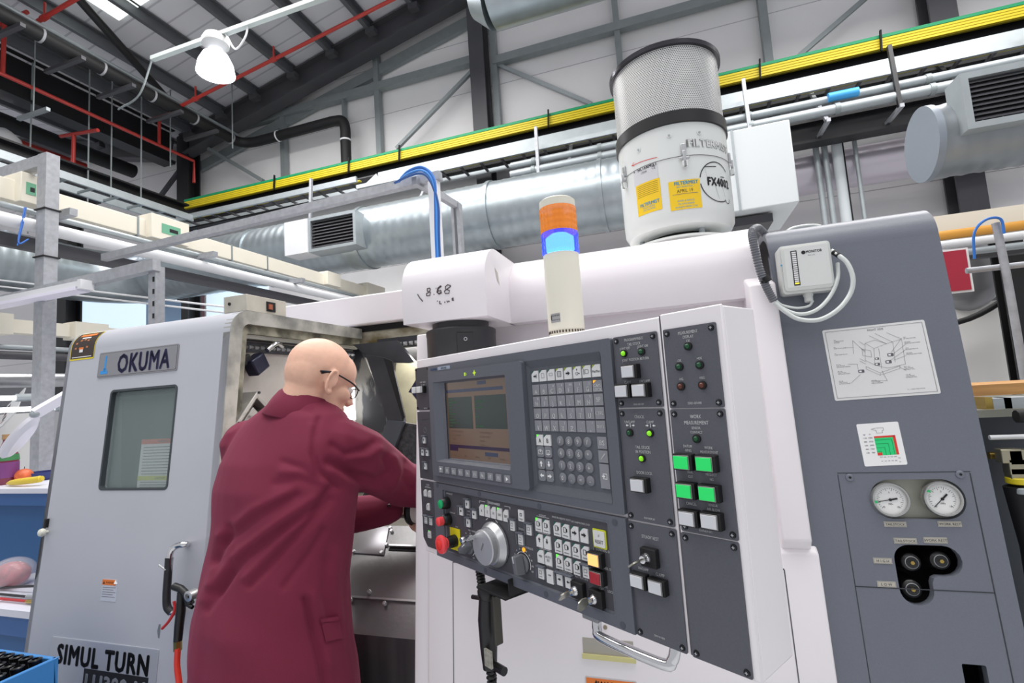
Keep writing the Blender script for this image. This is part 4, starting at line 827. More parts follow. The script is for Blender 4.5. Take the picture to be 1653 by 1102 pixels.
# ---- interior of the machining chamber
inner_pale = ramp_mat('chamber_wall_pale', '#8e8c89', '#bdb9b3', 3, .2, .5, .5)
inner_dark = mat('chamber_dark_steel', '#46474c', .38, .6, var=.25, vs=4)
patch = ramp_mat('chamber_patchy', '#2e3036', '#7d7c79', 9, .52, .56, .45, .2, (1, 1, .35))
bedst = mat('bed_cover_steel', '#8b8a8b', .33, .7, var=.2, vs=5, bump=.15, bs=90)
dark_slab = mat('chamber_black', '#26272b', .4, .5)
ch = MB()
ch.wb(-1.62, -1.56, 1.45, 2.28, .8, 1.785, inner_pale); ch.build('chamber_left_wall', La)
ch = MB(); ch.wb(-1.62, -.6, 2.2, 2.5, 1.82, 1.835, inner_dark); ch.build('chamber_roof', La)
ch = MB(); ch.wb(-1.62, .2, 2.44, 2.48, .7, 1.85, ramp_mat('chamber_back', '#5a5a5c', '#8c8a80', 4, .3, .6, .4, .4)); ch.build('chamber_back_wall', La)
# toothed rail in the roof corner
tr_ = MB()
for i in range(26):
    yy = 1.5+i*.028; tr_.add([(-1.555, yy, 1.745), (-1.555, yy+.02, 1.745), (-1.535, yy+.01, 1.735), (-1.555, yy, 1.725), (-1.555, yy+.02, 1.725)], [(0, 1, 2), (1, 4, 2), (4, 3, 2), (3, 0, 2)], alu)
tr_.wb(-1.57, -1.55, 1.48, 2.24, 1.715, 1.755, inner_dark); tr_.build('toothed_rail', La)
MB().wb(-1.57, -1.53, 1.46, 2.26, 1.76, 1.81, inner_dark).build('rail_cover', La)
t2 = MB()
for i in range(20): x = -1.3+i*.03; t2.add([(x, 2.1, 1.765), (x+.022, 2.1, 1.765), (x+.011, 2.08, 1.755), (x, 2.1, 1.745), (x+.022, 2.1, 1.745)], [(0, 2, 1), (1, 2, 4), (4, 2, 3), (3, 2, 0)], alu)
t2.wb(-1.35, -.72, 2.1, 2.14, 1.74, 1.79, inner_dark); t2.build('toothed_strip', La)
# curved patchy cover (chuck guard) at the back left
cc = MB(); n_ = 14
P0 = at(572, 560, Y=2.2); 
prof_ = []
for px, py in ((574, 556), (590, 580), (606, 620), (622, 660), (624, 690), (612, 730), (596, 770), (588, 800)): p = at(px, py, Y=2.2); prof_.append((p.x, p.z))
cc.prism(Fr((0, 2.2, 0), (1, 0, 0), (0, 0, 1), (0, -1, 0)), prof_+[(-1.56, prof_[-1][1]-.1), (-1.56, prof_[0][1]+.02)], -.05, 0, patch); cc.build('chuck_guard', La)
# bright slit seen past the chin, its light put in as a glowing panel
p = at(556, 655, Y=2.15); MB().wb(p.x-.05, p.x+.06, 2.14, 2.155, p.z-.07, p.z+.09, mat('gap_glow', '#ffffff', .5, emit=4)).build('bright_gap_panel', La, label='small glowing panel in place of a bright gap')
# slanted guard sheets on the right
def poly(name, pts, Y0, th, m, bev=0):
    q = [at(a, b, Y=Y0) for a, b in pts]; mb = MB(); mb.prism(Fr((0, Y0, 0), (1, 0, 0), (0, 0, 1), (0, -1, 0)), [(p.x, p.z) for p in q], -th, 0, m); return mb.build(name, La, bevel=bev)
poly('guard_upper', ((569, 556), (640, 549), (668, 583), (660, 586), (630, 585), (620, 577), (595, 580), (590, 572)), 2.0, .02, mat('guard_steel', '#505156', .35, .6, var=.3, vs=5))
poly('guard_slope', ((590, 572), (620, 577), (650, 670), (652, 680), (625, 678), (606, 620)), 1.98, .02, MC['guard_steel'])
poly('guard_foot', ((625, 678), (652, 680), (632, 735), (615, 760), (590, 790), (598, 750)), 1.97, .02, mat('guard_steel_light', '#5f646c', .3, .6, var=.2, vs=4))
poly('guard_slot', ((619, 577), (632, 582), (653, 672), (650, 678)), 1.95, .01, blackm)
poly('guard_lower_slope', ((651, 682), (680, 686), (680, 800), (585, 800), (600, 775), (632, 735)), 1.99, .02, mat('speckled_steel', '#4a4b4e', .35, .5, var=.45, vs=60))
poly('guard_window', ((640, 585), (676, 583), (676, 690), (655, 690), (634, 640)), 2.3, .02, mat('pale_back_sheet', '#a9a58e', .35, .5, var=.25, vs=6))  # paler steel sheet behind the guards
poly('guard_gap', ((640, 549), (676, 549), (676, 582), (662, 580)), 2.2, .02, blackm)
poly('guard_block', ((659, 633), (676, 605), (676, 650), (664, 634)), 1.9, .06, mat('block_navy', '#282b45', .3, .5))
wa_ = area('chamber_worklight', (-1.05, 2.22, 1.76), (0, 0, 0), .5, .12, 13, (1, .97, .93))
# work lamp on left wall of the chamber
cw = thing('work_lamp', 'dark square work lamp mounted inside the lathe above the tool block', 'lamp', (-1.5, 1.5, 1.6))
dL = mat('lamp_navy', '#23263a', .3, .4)
c0 = at(415, 587, X=-1.51); fr = Fr(c0, (0, .85, .55), (0, -.5, .85), (1, 0, 0))
MB().box(fr, -.036, .036, -.034, .03, -.03, .02, dL).build('lamp_body', cw, bevel=.006); MB().box(fr, -.05, -.01, .02, .05, -.045, .0, blackm).build('lamp_bracket', cw, bevel=.004)
MB().tube(spline([c0+Vector((.03, .02, .05)), c0+Vector((.03, .07, .08)), c0+Vector((.0, .13, .075))], 5), .009, chrome, 10).build('lamp_conduit', cw)
# tool holder block
tb = thing('tool_holder', 'steel tool holder block with bolts inside the lathe behind the man', 'tool holder', (-1.5, 1.6, 1.4))
c0 = at(405, 668, X=-1.5); fr = Fr(c0, (0, .66, .75), (0, -.75, .66), (1, 0, 0)); hs_ = mat('holder_steel', '#a9a7a2', .35, .5, var=.1, vs=10)
mb = MB(); mb.box(fr, -.08, .07, .03, .045, -.05, .02, hs_); mb.box(fr, -.08, .07, -.05, -.035, -.05, .02, hs_); mb.box(fr, -.08, .07, -.035, .03, -.05, -.03, mat('holder_dark', '#4b4b4a', .5)); mb.box(fr, .055, .07, -.035, .03, -.05, .01, hs_); mb.build('holder_frame', tb, bevel=.002)
mb = MB(); mb.box(fr, -.075, .03, -.03, .005, -.04, -.005, hs_); mb.tube([fr.p(-.05, .012, -.02), fr.p(.06, .012, -.02)], .012, hs_, 12); mb.build('tool_shank', tb, bevel=.002)
mb = MB()
for u, v in ((-.07, .037), (.07, .037), (-.06, -.015), (0, -.015)): mb.cyl(fr, u, v, .005, .005, .024, steelmat_screw, 10)
mb.build('bolt', tb)
# ---- steel way covers / bed in front of the chuck
def flat(name, pix_, zy, m, th=.004, label=None):
    return None
# slanted bed sheet: plane through X axis, rising backwards
bedo = Vector((0, 1.42, at(600, 980, Y=1.42).z)); ang = math.radians(42)
BF = Fr(bedo, (1, 0, 0), (0, math.cos(ang), math.sin(ang)), (0, -math.sin(ang), math.cos(ang)))
def bp(*pp): return [BF.px(a, b) for a, b in pp]
top_v = BF.px(620, 848)[1]; mid_v = BF.px(620, 966)[1]; low_v = BF.px(620, 1026)[1]
bd = MB(); bd.box(BF, -1.55, -.7, mid_v, top_v, -.006, 0, bedst); bd.build('way_cover', La, label='brushed steel way cover')
bd = MB(); bd.box(BF, -1.55, -.7, low_v, mid_v-.002, -.012, -.006, bedst); bd.box(BF, -1.55, -.7, mid_v-.004, mid_v+.002, -.004, .003, alu); bd.build('way_cover_lower', La)
e = BF.p(0, low_v, -.006); bd = MB(); bd.wb(-1.55, -.74, e.y, e.y+.02, .4, e.z, mat('skirt_steel', '#5c5c5e', .4, .6, var=.2, vs=5, aniso=(6, 6, .6))); bd.build('bed_skirt', La)
q = bp((582, 848), (629, 852), (620, 897), (569, 893)); us = [a for a, b in q]; 
bd = MB(); bd.prism(BF, [q[0], q[3], q[2], q[1]][::-1] if False else [q[3], q[2], q[1], q[0]], .001, .006, mat('plate_steel', '#a4a2a6', .3, .7, var=.1, vs=6)); bd.build('bolted_plate', La, bevel=.0015)
U, V = BF.px(650, 884); bd = MB(); bd.box(BF, U-.05, -.7, V, V+.006, .0, .012, alu); bd.box(BF, U-.05, -.7, V-.012, V, .0, .003, blackm); bd.build('wiper_strip', La)
bd = MB()
for a, b in ((586, 853), (569, 857), (631, 853), (633, 858), (625, 880), (572, 891), (617, 893), (597, 956), (567, 969), (622, 975)):
    U, V = BF.px(a, b); bd.lathe(BF, U, V, [(.0065, .0), (.0065, .009), (.005, .011)], alu, 10)
bd.build('cover_bolts', La)
p = BF.p(0, top_v, 0); MB().wb(-1.55, -.7, p.y, 2.5, p.z-.01, p.z, mat('chamber_floor', '#77746c', .35, .6, var=.3, vs=6)).build('chamber_floor', La)
# chuck/workpiece that the man reaches for
wk = thing('workpiece', 'polished steel cylinder workpiece held by the man at the chuck', 'workpiece', (-.8, 1.55, 1.2))
A = at(629, 823, Y=1.53); ax = Vector((1, 0.0, 0))
mb = MB(); fr = Fr(A, (0, 0, 1), (0, -1, 0), (1, 0, 0)); mb.lathe(fr, 0, 0, [(.022, 0), (.026, .004), (.026, .07), (.024, .072), (.024, .1)], mat('turned_steel', '#c9c6be', .14, 1), 32); mb.build('steel_bar', wk)
mb = MB(); mb.lathe(fr, 0, 0, [(.03, .075), (.045, .08), (.048, .09), (.04, .1)], black, 32); mb.build('seal_ring', wk)
mb = MB(); mb.lathe(fr, 0, 0, [(.038, .095), (.04, .1), (.04, .2)], mat('chuck_white', '#dcdad4', .3), 32); mb.build('chuck_nose', wk)
# ---- right of the opening: white post
mb = MB(); profX(mb, [(ym(.35), .35), (ym(1.69), 1.69), (2.2, 1.69), (2.2, .35)], -.742, -.695, white); mb.build('opening_post', La, bevel=.004)
# swivel head
hy = 1.22
mb = MB(); profX(mb, [(hy, 1.70)]+arcp(hy+.10, 1.80, .10, 180, 90, 10)+[(1.9, 1.90), (1.9, 1.70)], -.70, -.452, white)
hd_ = mb.build('swivel_head_cover', La, label='rounded white head over the swivel', bevel=.006)
# handwriting on head front
HF = Fr((0, hy, 0), (1, 0, 0), (0, 0, 1), (0, -1, 0))
mk = mat('marker_brown', '#54484a', .6); mb = MB()
def scrib(pts, r=.0014):
    mb.tube([HF.p(*HF.px(a, b), .001) for a, b in pts], r, mk, 5)
def z2p(l): return [(640+a/5.01, 380+b/5.01) for a, b in l]
for l in ([(270, 425), (250, 430), (250, 450), (275, 460), (272, 485), (245, 488), (243, 470), (268, 455), (275, 435), (268, 425)], [(303, 475), (306, 478)], [(320, 425), (322, 428)], [(360, 405), (335, 425), (328, 460), (345, 475), (365, 465), (360, 445), (335, 450)], [(365, 410), (340, 430), (333, 462), (350, 470), (362, 455)], [(440, 405), (415, 398), (395, 415), (400, 435), (430, 445), (425, 468), (395, 470), (388, 450), (415, 430), (440, 410)], [(172, 475), (190, 505), (213, 533)], [(200, 515), (214, 532)],
          [(350, 530), (350, 552), (365, 553)], [(392, 535), (393, 545)], [(408, 528), (415, 540), (425, 528), (430, 535)], [(462, 505), (450, 508), (452, 525), (465, 524)], [(452, 515), (462, 514)], [(330, 532), (336, 530)]): scrib(z2p(l))
mb.build('marker_writing', hd_)
# small tape mark on head side
MB().add([(-.4515, 1.30, 1.845), (-.4515, 1.325, 1.835), (-.4515, 1.335, 1.80), (-.4515, 1.315, 1.81)], [(0, 1, 2, 3)], mat('tape', '#c4bdb4', .6)).build('tape_mark', hd_)
# dark swivel bearing
bc = dep(745, 545, 1.435); pv = mat('swivel_dark', '#37373a', .4, .3, var=.1, vs=20)
fr = Fr((bc.x, bc.y, 0), (1, 0, 0), (0, 1, 0), (0, 0, 1))
mb = MB(); mb.lathe(fr, 0, 0, [(.098, 1.52), (.098, 1.664), (.099, 1.666), (.099, 1.678), (.094, 1.682), (.08, 1.684), (.08, 1.705)], pv, 48); bg = mb.build('swivel_bearing', La, label='dark cylindrical swivel bearing')
th = math.atan2(-bc.y, -bc.x)
mb = MB()
f2 = Fr((bc.x+.0985*math.cos(th+.1), bc.y+.0985*math.sin(th+.1), 1.6), (-math.sin(th+.1), math.cos(th+.1), 0), (0, 0, 1))
mb.box(f2, -.022, .022, -.06, .062, -.02, .0035, mat('swivel_plate', '#2f2f32', .4, .2))
for v in (.045, .0): mb.cyl(f2, 0, v, .005, .0035, .006, alu, 12); mb.cyl(f2, 0, v, .003, .006, .0065, blackm, 8)
mb.build('bearing_plate', bg)
# long white rounded cover behind console
by_ = 1.42
BX1 = .238
mb = MB(); profX(mb, [(by_, 1.70)]+arcp(by_+.13, 1.78, .13, 180, 90, 12)+[(2.5, 1.91), (2.5, 1.70)], -.46, BX1, white); mb.build('top_cover', La, label='long rounded white top cover', bevel=.006)
# lathe rear body so nothing is hollow
MB().wb(-2.3, .6, 2.5, 3.0, 0, 1.84, white2).build('rear_body', La)
# recess panel behind the console
MB().wb(-.72, .27, 1.47, 1.5, 1.0, 1.71, white2).build('recess_panel', La)
# white pillar right
mb = MB(); profX(mb, [(ym(1.1, .0), 1.1), (ym(1.13, .03), 1.13), (ym(1.72, .03), 1.72), (1.45, 1.76), (1.6, 1.76), (1.6, 1.1)], .19, BX1+.012, white)
mb.build('pillar_cover', La, bevel=.006)
# lower front panels
mb = MB(); profX(mb, [(ym(.3, .015), .3), (ym(1.1, .015), 1.1), (ym(1.1, .015)+.02, 1.115), (1.6, 1.115), (1.6, .3)], -.695, .262, white)
lf = mb.build('lower_front_panel', La, label='white lower front panel', bevel=.005)
LF = Fr((0, ym(0, .015), 0), (1, 0, 0), LV, (0, -1, LEAN))
mb = MB(); seamm = mat('seam_grey', '#57555a', .7)  # grey of the joint lines between panels
a = LF.px(1251, 918); b = LF.px(1266, 919); c = LF.px(1284, 1100)
mb.box(LF, a[0], b[0], a[1]-.0015, a[1]+.0015, -.001, .0006, seamm); mb.box(LF, b[0]-.0012, b[0]+.0012, .4, b[1], -.001, .0006, seamm)
a = LF.px(731, 907); mb.box(LF, a[0]-.001, a[0]+.001, .4, a[1], -.001, .0006, seamm); mb.box(LF, a[0], a[0]+.25, a[1]-.001, a[1]+.001, -.001, .0006, seamm)
mb.build('panel_seams', lf)
# recessed pull with yellow lip
a = LF.px(940, 1028); b = LF.px(1024, 1066)
mb = MB(); mb.box(LF, a[0], b[0], b[1], a[1], .0, .0008, mat('recess_grey', '#a8a49a', .5)); mb.box(LF, a[0]-.002, b[0]+.004, b[1]-.004, b[1]+.006, .0008, .006, mat('lip_yellow', '#cfc98c', .5)); mb.build('recessed_pull', lf)
a = LF.px(944, 1090); b = LF.px(1028, 1100)
mb = MB(); mb.prism(LF, rrect(a[0], b[0], a[1]-.09, a[1], .004), 0, .001, mat('label_grey_edge', '#c8c8c8', .5)); mb.box(LF, a[0]+.003, b[0]-.003, a[1]-.024, a[1]-.003, .001, .0015, orange); mb.text(LF, 'WARNING', (a[0]+b[0])/2+.012, a[1]-.014, .017, inkk, .0018, bold=.02); mb.add([LF.p(a[0]+.018, a[1]-.021, .0018), LF.p(a[0]+.036, a[1]-.021, .0018), LF.p(a[0]+.027, a[1]-.006, .0018)], [(0, 1, 2)], inkk); mb.build('warning_label', lf)
# black strip at bottom behind pendant? small bracket spot
a = LF.px(977, 1012); MB().cyl(LF, a[0], a[1], .005, 0, .002, mat('hole_brown', '#8f8270', .7), 10).build('screw_mark', lf)
# ---- grey end cabinet
GX0, GX1 = .25, .603
zt_ = 1.87; r_ = .075; y0g = ym(zt_-r_)
mb = MB()
# front sheet with oval gauge opening and L-shaped opening
def gz(px, py): return DF.px(px, py)
def crp(x, y): return DF.px(1200+x/2.386, 640+y/2.386)
g0 = crp(488, 470); g1 = crp(857, 318); gh = (crp(490, 392), crp(857, 392)); gl = gh[0][0]; gr = gh[1][0]; gt = crp(700, 318)[1]; gb = crp(700, 472)[1]; rr_ = (gt-gb)/2
oval = rrect(gl, gr, gb, gt, rr_*.98, 10)
# L opening
la = crp(577, 600)[0]; lb_ = crp(845, 640)[0]; lt = crp(700, 572)[1]; lm = crp(780, 694)[1]; lbm = crp(665, 804)[1]; lr2 = crp(733, 740)[0]
R1 = (lt-lm)/2
Lsh = []
for cx, cy, r, a0, a1 in ((la+.03, lt-.03, .03, 180, 90), (lb_-R1, lt-R1, R1, 90, -90)): Lsh += [(cx+r*math.cos(math.radians(a0+(a1-a0)*i/8)), cy+r*math.sin(math.radians(a0+(a1-a0)*i/8))) for i in range(9)]
rb2 = (lr2-la)/2
Lsh += [(lr2+.012, lm), (lr2+.004, lm-.004), (lr2, lm-.014)]
Lsh += [(la+rb2+rb2*math.cos(math.radians(-180*i/12)), lbm+rb2+rb2*math.sin(math.radians(-180*i/12))) for i in range(13)]
Lsh = Lsh[::-1]
sl0 = crp(840, 1028); sl1 = crp(950, 1102)
slot = rrect(sl0[0], sl0[0]+.04, sl0[1]-.12, sl0[1], .003)
mb.prism(DF, [(GX0, vz(.2)), (GX1, vz(.2)), (GX1, vz(zt_-r_)), (GX0, vz(zt_-r_))], -.02, 0, cabgrey, holes=[oval, Lsh, slot])
out = arcp(y0g+r_, zt_-r_, r_, 180, 90, 10)+[(2.4, zt_+.0)]; inn = [(a+.0, b-.02) for a, b in out]; inn[0] = (out[0][0]+.02, out[0][1])
n = len(out); V = []
for x in (GX0, GX1): V += [(x, a, b) for a, b in out]+[(x, a, b) for a, b in inn]
fs = []; N = 2*n
for i in range(n-1): fs += [(i, i+1, N+i+1, N+i), (n+i+1, n+i, N+n+i, N+n+i+1), (i+1, i, n+i, n+i+1), (N+i, N+i+1, N+n+i+1, N+n+i)]
mb.add(V, fs, cabgrey)
gc = mb.build('end_cabinet', La, label='slate grey end cabinet with gauges', smooth=30)
mb = MB(); profX(mb, [(ym(.2)+.005, .2)]+arcp(y0g+r_, zt_-r_, r_-.004, 180, 90, 10)+[(2.4, zt_-.004), (2.4, .2)], GX1-.02, GX1-.001, cabgrey); mb.build('cabinet_side', gc)
MB().wb(GX0+.002, GX1-.02, 1.45, 2.4, .25, 1.7, steelb).build('cabinet_inner', gc)
# raised cover outline: seams
mb = MB(); P = [crp(369, 297), crp(878, 282), crp(965, 748), crp(430, 737)]
uL = sum((crp(369, 297)[0], crp(430, 737)[0], crp(480, 1100)[0]))/3; uR = sum((crp(880, 300)[0], crp(965, 748)[0]))/2; vT = (P[0][1]+P[1][1])/2; vB = (P[2][1]+P[3][1])/2
sm = mat('seam_dark', '#33353c', .7)
mb.box(DF, uL, uL+.0015, .25, vT-.004, 0, .0006, sm); mb.box(DF, uR-.002, uR, .25, vT-.004, 0, .0006, sm); mb.box(DF, uL, uR, vT-.0015, vT, 0, .0006, sm); mb.box(DF, uL, uR, vB-.001, vB+.001, 0, .0006, sm); mb.build('cover_seams', gc)
mb = MB()
for px, py in ((409, 311), (834, 299)): u, v = crp(px, py); mb.lathe(DF, u, v, [(.0085, 0), (.008, .002), (.005, .0035)], mat('screw_grey', '#777b85', .3, .5), 16); mb.cyl(DF, u, v, .003, .0035, .0038, blackm, 6)
mb.build('cover_screws', gc)
# gauges
MB().box(DF, gl, gr, gb, gt, -.03, -.024, mat('gauge_backplate', '#a8a89c', .4, .4)).build('gauge_backplate', gc)
def gauge(px, py, ang, dotang):
    u, v = crp(px, py); R = .0305
    g = MB().lathe(DF, u, v, [(R*.95, -.024), (R*1.16, -.004), (R*1.2, .006), (R*1.12, .011), (R*1.02, .011), (R, .006)], mat('gauge_ring', '#b9b9b6', .25, .8), 40, close=False).build('pressure_gauge', gc)
    mb = MB(); mb.cyl(DF, u, v, R*1.03, .0, .003, mat('gauge_face', '#e6e6e4', .4), 40); mb.build('gauge_face', g)
    mb = MB()
    for k in range(28):
        a = math.radians(225-270*k/27); r0 = R*.72 if k % 3 else R*.62
        f3 = Fr(DF.p(u, v, .0032), DF.U*math.cos(a)+DF.V*math.sin(a), DF.V*math.cos(a)-DF.U*math.sin(a)); mb.box(f3, r0, R*.8, -.0003, .0003, 0, .0003, inkk)
    mb.text(DF, 'MPa', u, v-R*.3, .005, inkk, .0035); mb.text(DF, '0', u-R*.42, v-R*.5, .005, inkk, .0035); mb.text(DF, '10', u+R*.42, v-R*.5, .005, inkk, .0035); mb.text(DF, '5', u, v+R*.5, .005, inkk, .0035)
    mb.build('gauge_scale', g)
    a = math.radians(ang); f3 = Fr(DF.p(u, v, .004), DF.U*math.cos(a)+DF.V*math.sin(a), DF.V*math.cos(a)-DF.U*math.sin(a)); mb = MB(); mb.box(f3, -R*.4, R*.75, -.0007, .0007, 0, .0007, inkk); mb.box(f3, -R*.45, -R*.08, -.0017, .0017, 0, .0008, inkk); mb.cyl(f3, 0, 0, .003, 0, .0015, inkk, 12); mb.build('gauge_needle', g)
    a = math.radians(dotang); mb = MB(); mb.cyl(DF, u+R*.95*math.cos(a), v+R*.95*math.sin(a), .0027, .006, .0125, mat('dot_green', '#1fae62', .4), 12); mb.build('green_marker', g)
gauge(563, 396, 190, 188); gauge(763, 393, 225, 145)
# labels
def lab(px, py, txt, w, h, col='#b5b1a6'):
    u, v = crp(px, py); mb = MB(); mb.box(DF, u-w/2, u+w/2, v-h/2, v+h/2, 0, .001, mat('label_beige', col, .5)); mb.box(DF, u-w/2+.001, u+w/2-.001, v-h/2+.001, v+h/2-.001, .001, .0012, mat('label_line', '#6b6860', .5)); mb.box(DF, u-w/2+.0015, u+w/2-.0015, v-h/2+.0015, v+h/2-.0015, .0012, .0014, MC['label_beige']); mb.text(DF, txt, u, v, h*.62, inkk, .0018); mb.build('cabinet_label', gc)
lab(584, 491, 'TAILSTOCK', .041, .011); lab(794, 490, 'WORK REST', .041, .011); lab(623, 555, 'TAILSTOCK', .041, .0115, '#9aa09b'); lab(739, 553, 'WORK REST', .041, .0115); lab(536, 632, 'H I G H', .034, .0115); lab(551, 722, 'L O W', .034, .0115)
# valve knobs in the L opening
for i, (px, py) in enumerate(((655, 642), (768, 636), (658, 746))):
    u, v = crp(px, py); mb = MB(); mb.lathe(DF, u, v, [(.022, -.09), (.022, -.05), (.018, -.045), (.018, -.012), (.014, -.008), (.008, -.006)], mat('valve_black', '#161618', .3), 24); vk = mb.build('valve_knob', gc)
    mb = MB(); mb.cyl(DF, u, v, .004, -.006, -.003, brass, 6); mb.lathe(DF, u, v, [(.0125, -.0075), (.0115, -.0068)], mat('valve_mark', '#9fa3a3', .5), 24, close=False); mb.build('valve_centre', vk)
# diagram sheet
def quadfr(pp):
    q = [DF.px(a, b) for a, b in pp]; o = Vector((q[3][0], q[3][1])); U = Vector(q[2])-Vector(q[3]); V = Vector(q[0])-Vector(q[3]); return q, o, U, V
def sheet(name, pp, rc, m, draw):
    q, o, U, V = quadfr(pp); fr = Fr(DF.p(o.x, o.y, 0), DF.U*U.x+DF.V*U.y, DF.U*V.x+DF.V*V.y, DF.N); w = U.length; h = V.length
    fr.U = (DF.U*U.x+DF.V*U.y)/w; fr.V = fr.N.cross(fr.U)
    mb = MB(); mb.prism(fr, rrect(0, w, 0, h, rc), 0, .0006, m); s_ = mb.build(name, gc); mb = MB(); draw(mb, fr, w, h); mb.build('sheet_print', s_)
def ln(mb, fr, a, b, w, m, n=.0009):
    d = Vector(b)-Vector(a); L = d.length; d /= L; f = Fr(fr.p(a[0], a[1], n), fr.U*d.x+fr.V*d.y, fr.V*d.x-fr.U*d.y, fr.N); mb.box(f, 0, L, -w/2, w/2, 0, .0002, m)
def dsheet(mb, fr, w, h):
    ik = mat('print_grey', '#5d5d62', .6)
    def P(x, y): return ((x-125)/(1023-125-180)*w*.99, h-(y-100)/(560-100)*h)
    def PP(x, y):      # crop pixels to sheet fractions via the quad
        u, v = DF.px(1300+x/3.935, 500+y/3.935); d = DF.p(u, v)-fr.o; return d.dot(fr.U), d.dot(fr.V)
    m_ = .0055
    for a, b in (((m_, m_), (w-m_, m_)), ((w-m_, m_), (w-m_, h-m_)), ((w-m_, h-m_), (m_, h-m_)), ((m_, h-m_), (m_, m_))): ln(mb, fr, a, b, .0006, ik)
    mb.text(fr, 'RIGHT SIDE', *PP(443, 125), .0062, ik, .001)
    segs = [((378, 212), (440, 192)), ((440, 192), (515, 215)), ((515, 215), (435, 245)), ((435, 245), (378, 212)), ((435, 245), (440, 350)), ((378, 212), (380, 320)), ((380, 320), (440, 350)), ((405, 165), (515, 215)), ((440, 150), (555, 205)), ((515, 145), (610, 185)), ((515, 215), (610, 185)), ((610, 185), (635, 345)), ((555, 205), (570, 330)), ((440, 350), (520, 370)), ((520, 370), (635, 345)), ((385, 360), (475, 400)), ((475, 400), (600, 355)), ((385, 375), (475, 415)), ((475, 415), (600, 372)), ((475, 400), (475, 415)), ((600, 355), (600, 372)), ((385, 360), (385, 375)), ((465, 245), (485, 375)), ((340, 200), (378, 225)), ((340, 235), (378, 260)), ((345, 310), (385, 330)), ((345, 325), (385, 345)), ((360, 250), (415, 260)), ((415, 260), (420, 300)), ((420, 300), (365, 290)), ((365, 290), (360, 250)), ((300, 195), (380, 270)), ((300, 195), (305, 280)), ((250, 240), (305, 240)), ((330, 345), (335, 380)), ((270, 345), (330, 345)), ((290, 465), (350, 410)), ((610, 180), (545, 270)), ((640, 215), (545, 290)), ((640, 250), (540, 320)), ((640, 290), (560, 320)), ((600, 365), (640, 385)), ((485, 385), (520, 450)), ((420, 450), (520, 450))]
    for a, b in segs: ln(mb, fr, PP(*a), PP(*b), .0004, ik)
    for cx, cy, s_ in ((540, 285, .006), (528, 330, .006), (355, 390, .006), (455, 310, .004), (457, 345, .005)):
        a, b = PP(cx, cy); mb.prism(fr, rrect(a-s_, a+s_, b-s_*.6, b+s_*.6, s_*.3), .0006, .001, ik); mb.prism(fr, rrect(a-s_*.7, a+s_*.1, b-s_*.3, b+s_*.3, s_*.1), .001, .0012, paper)
    for x, y, ls in ((180, 195, ('M2', 'LUBRICATION', 'MOTOR')), (180, 240, ('BL1', 'LUBE TANK LEVEL')), (185, 280, ('SL1', 'LUBE TANK FLOW')), (195, 350, ('SP1 (A)', 'TAIL STOCK', 'ADVANCE NORMAL')), (205, 393, ('SP2 (A)', 'TAIL STOCK', 'ADVANCE HOLD')), (212, 455, ('SP3 (B)', 'TAIL STOCK', 'RETRACT HOLD')), (418, 450, ('SP12 (B)', 'TAIL STOCK', 'PRESS CONFIRM')), (620, 175, ('MZ3', 'ZB-AXIS MOTOR')), (628, 205, ('ZB-AXIS', 'POSITION ENCODER')), (635, 243, ('MX3', 'XB-AXIS MOTOR')), (640, 275, ('XB-AXIS', 'POSITION ENCODER')), (625, 362, ('PRS1 (C)', 'TAIL STOCK', 'RETRACT SOL.')), (635, 412, ('YY6 (B)', 'TAIL STOCK', 'ADVANCE SOL.')), (650, 505, ('B --- ONLY TAIL STOCK',))):
        a, b = PP(x, y)
        for i, t in enumerate(ls): mb.text(fr, t, a, b-i*.0031, .0031, ik, .001, align='LEFT')
sheet('diagram_sheet', ((1330, 533), (1490, 515), (1519, 635), (1348, 647)), .004, mat('sheet_white', '#dcdcdb', .3), dsheet)
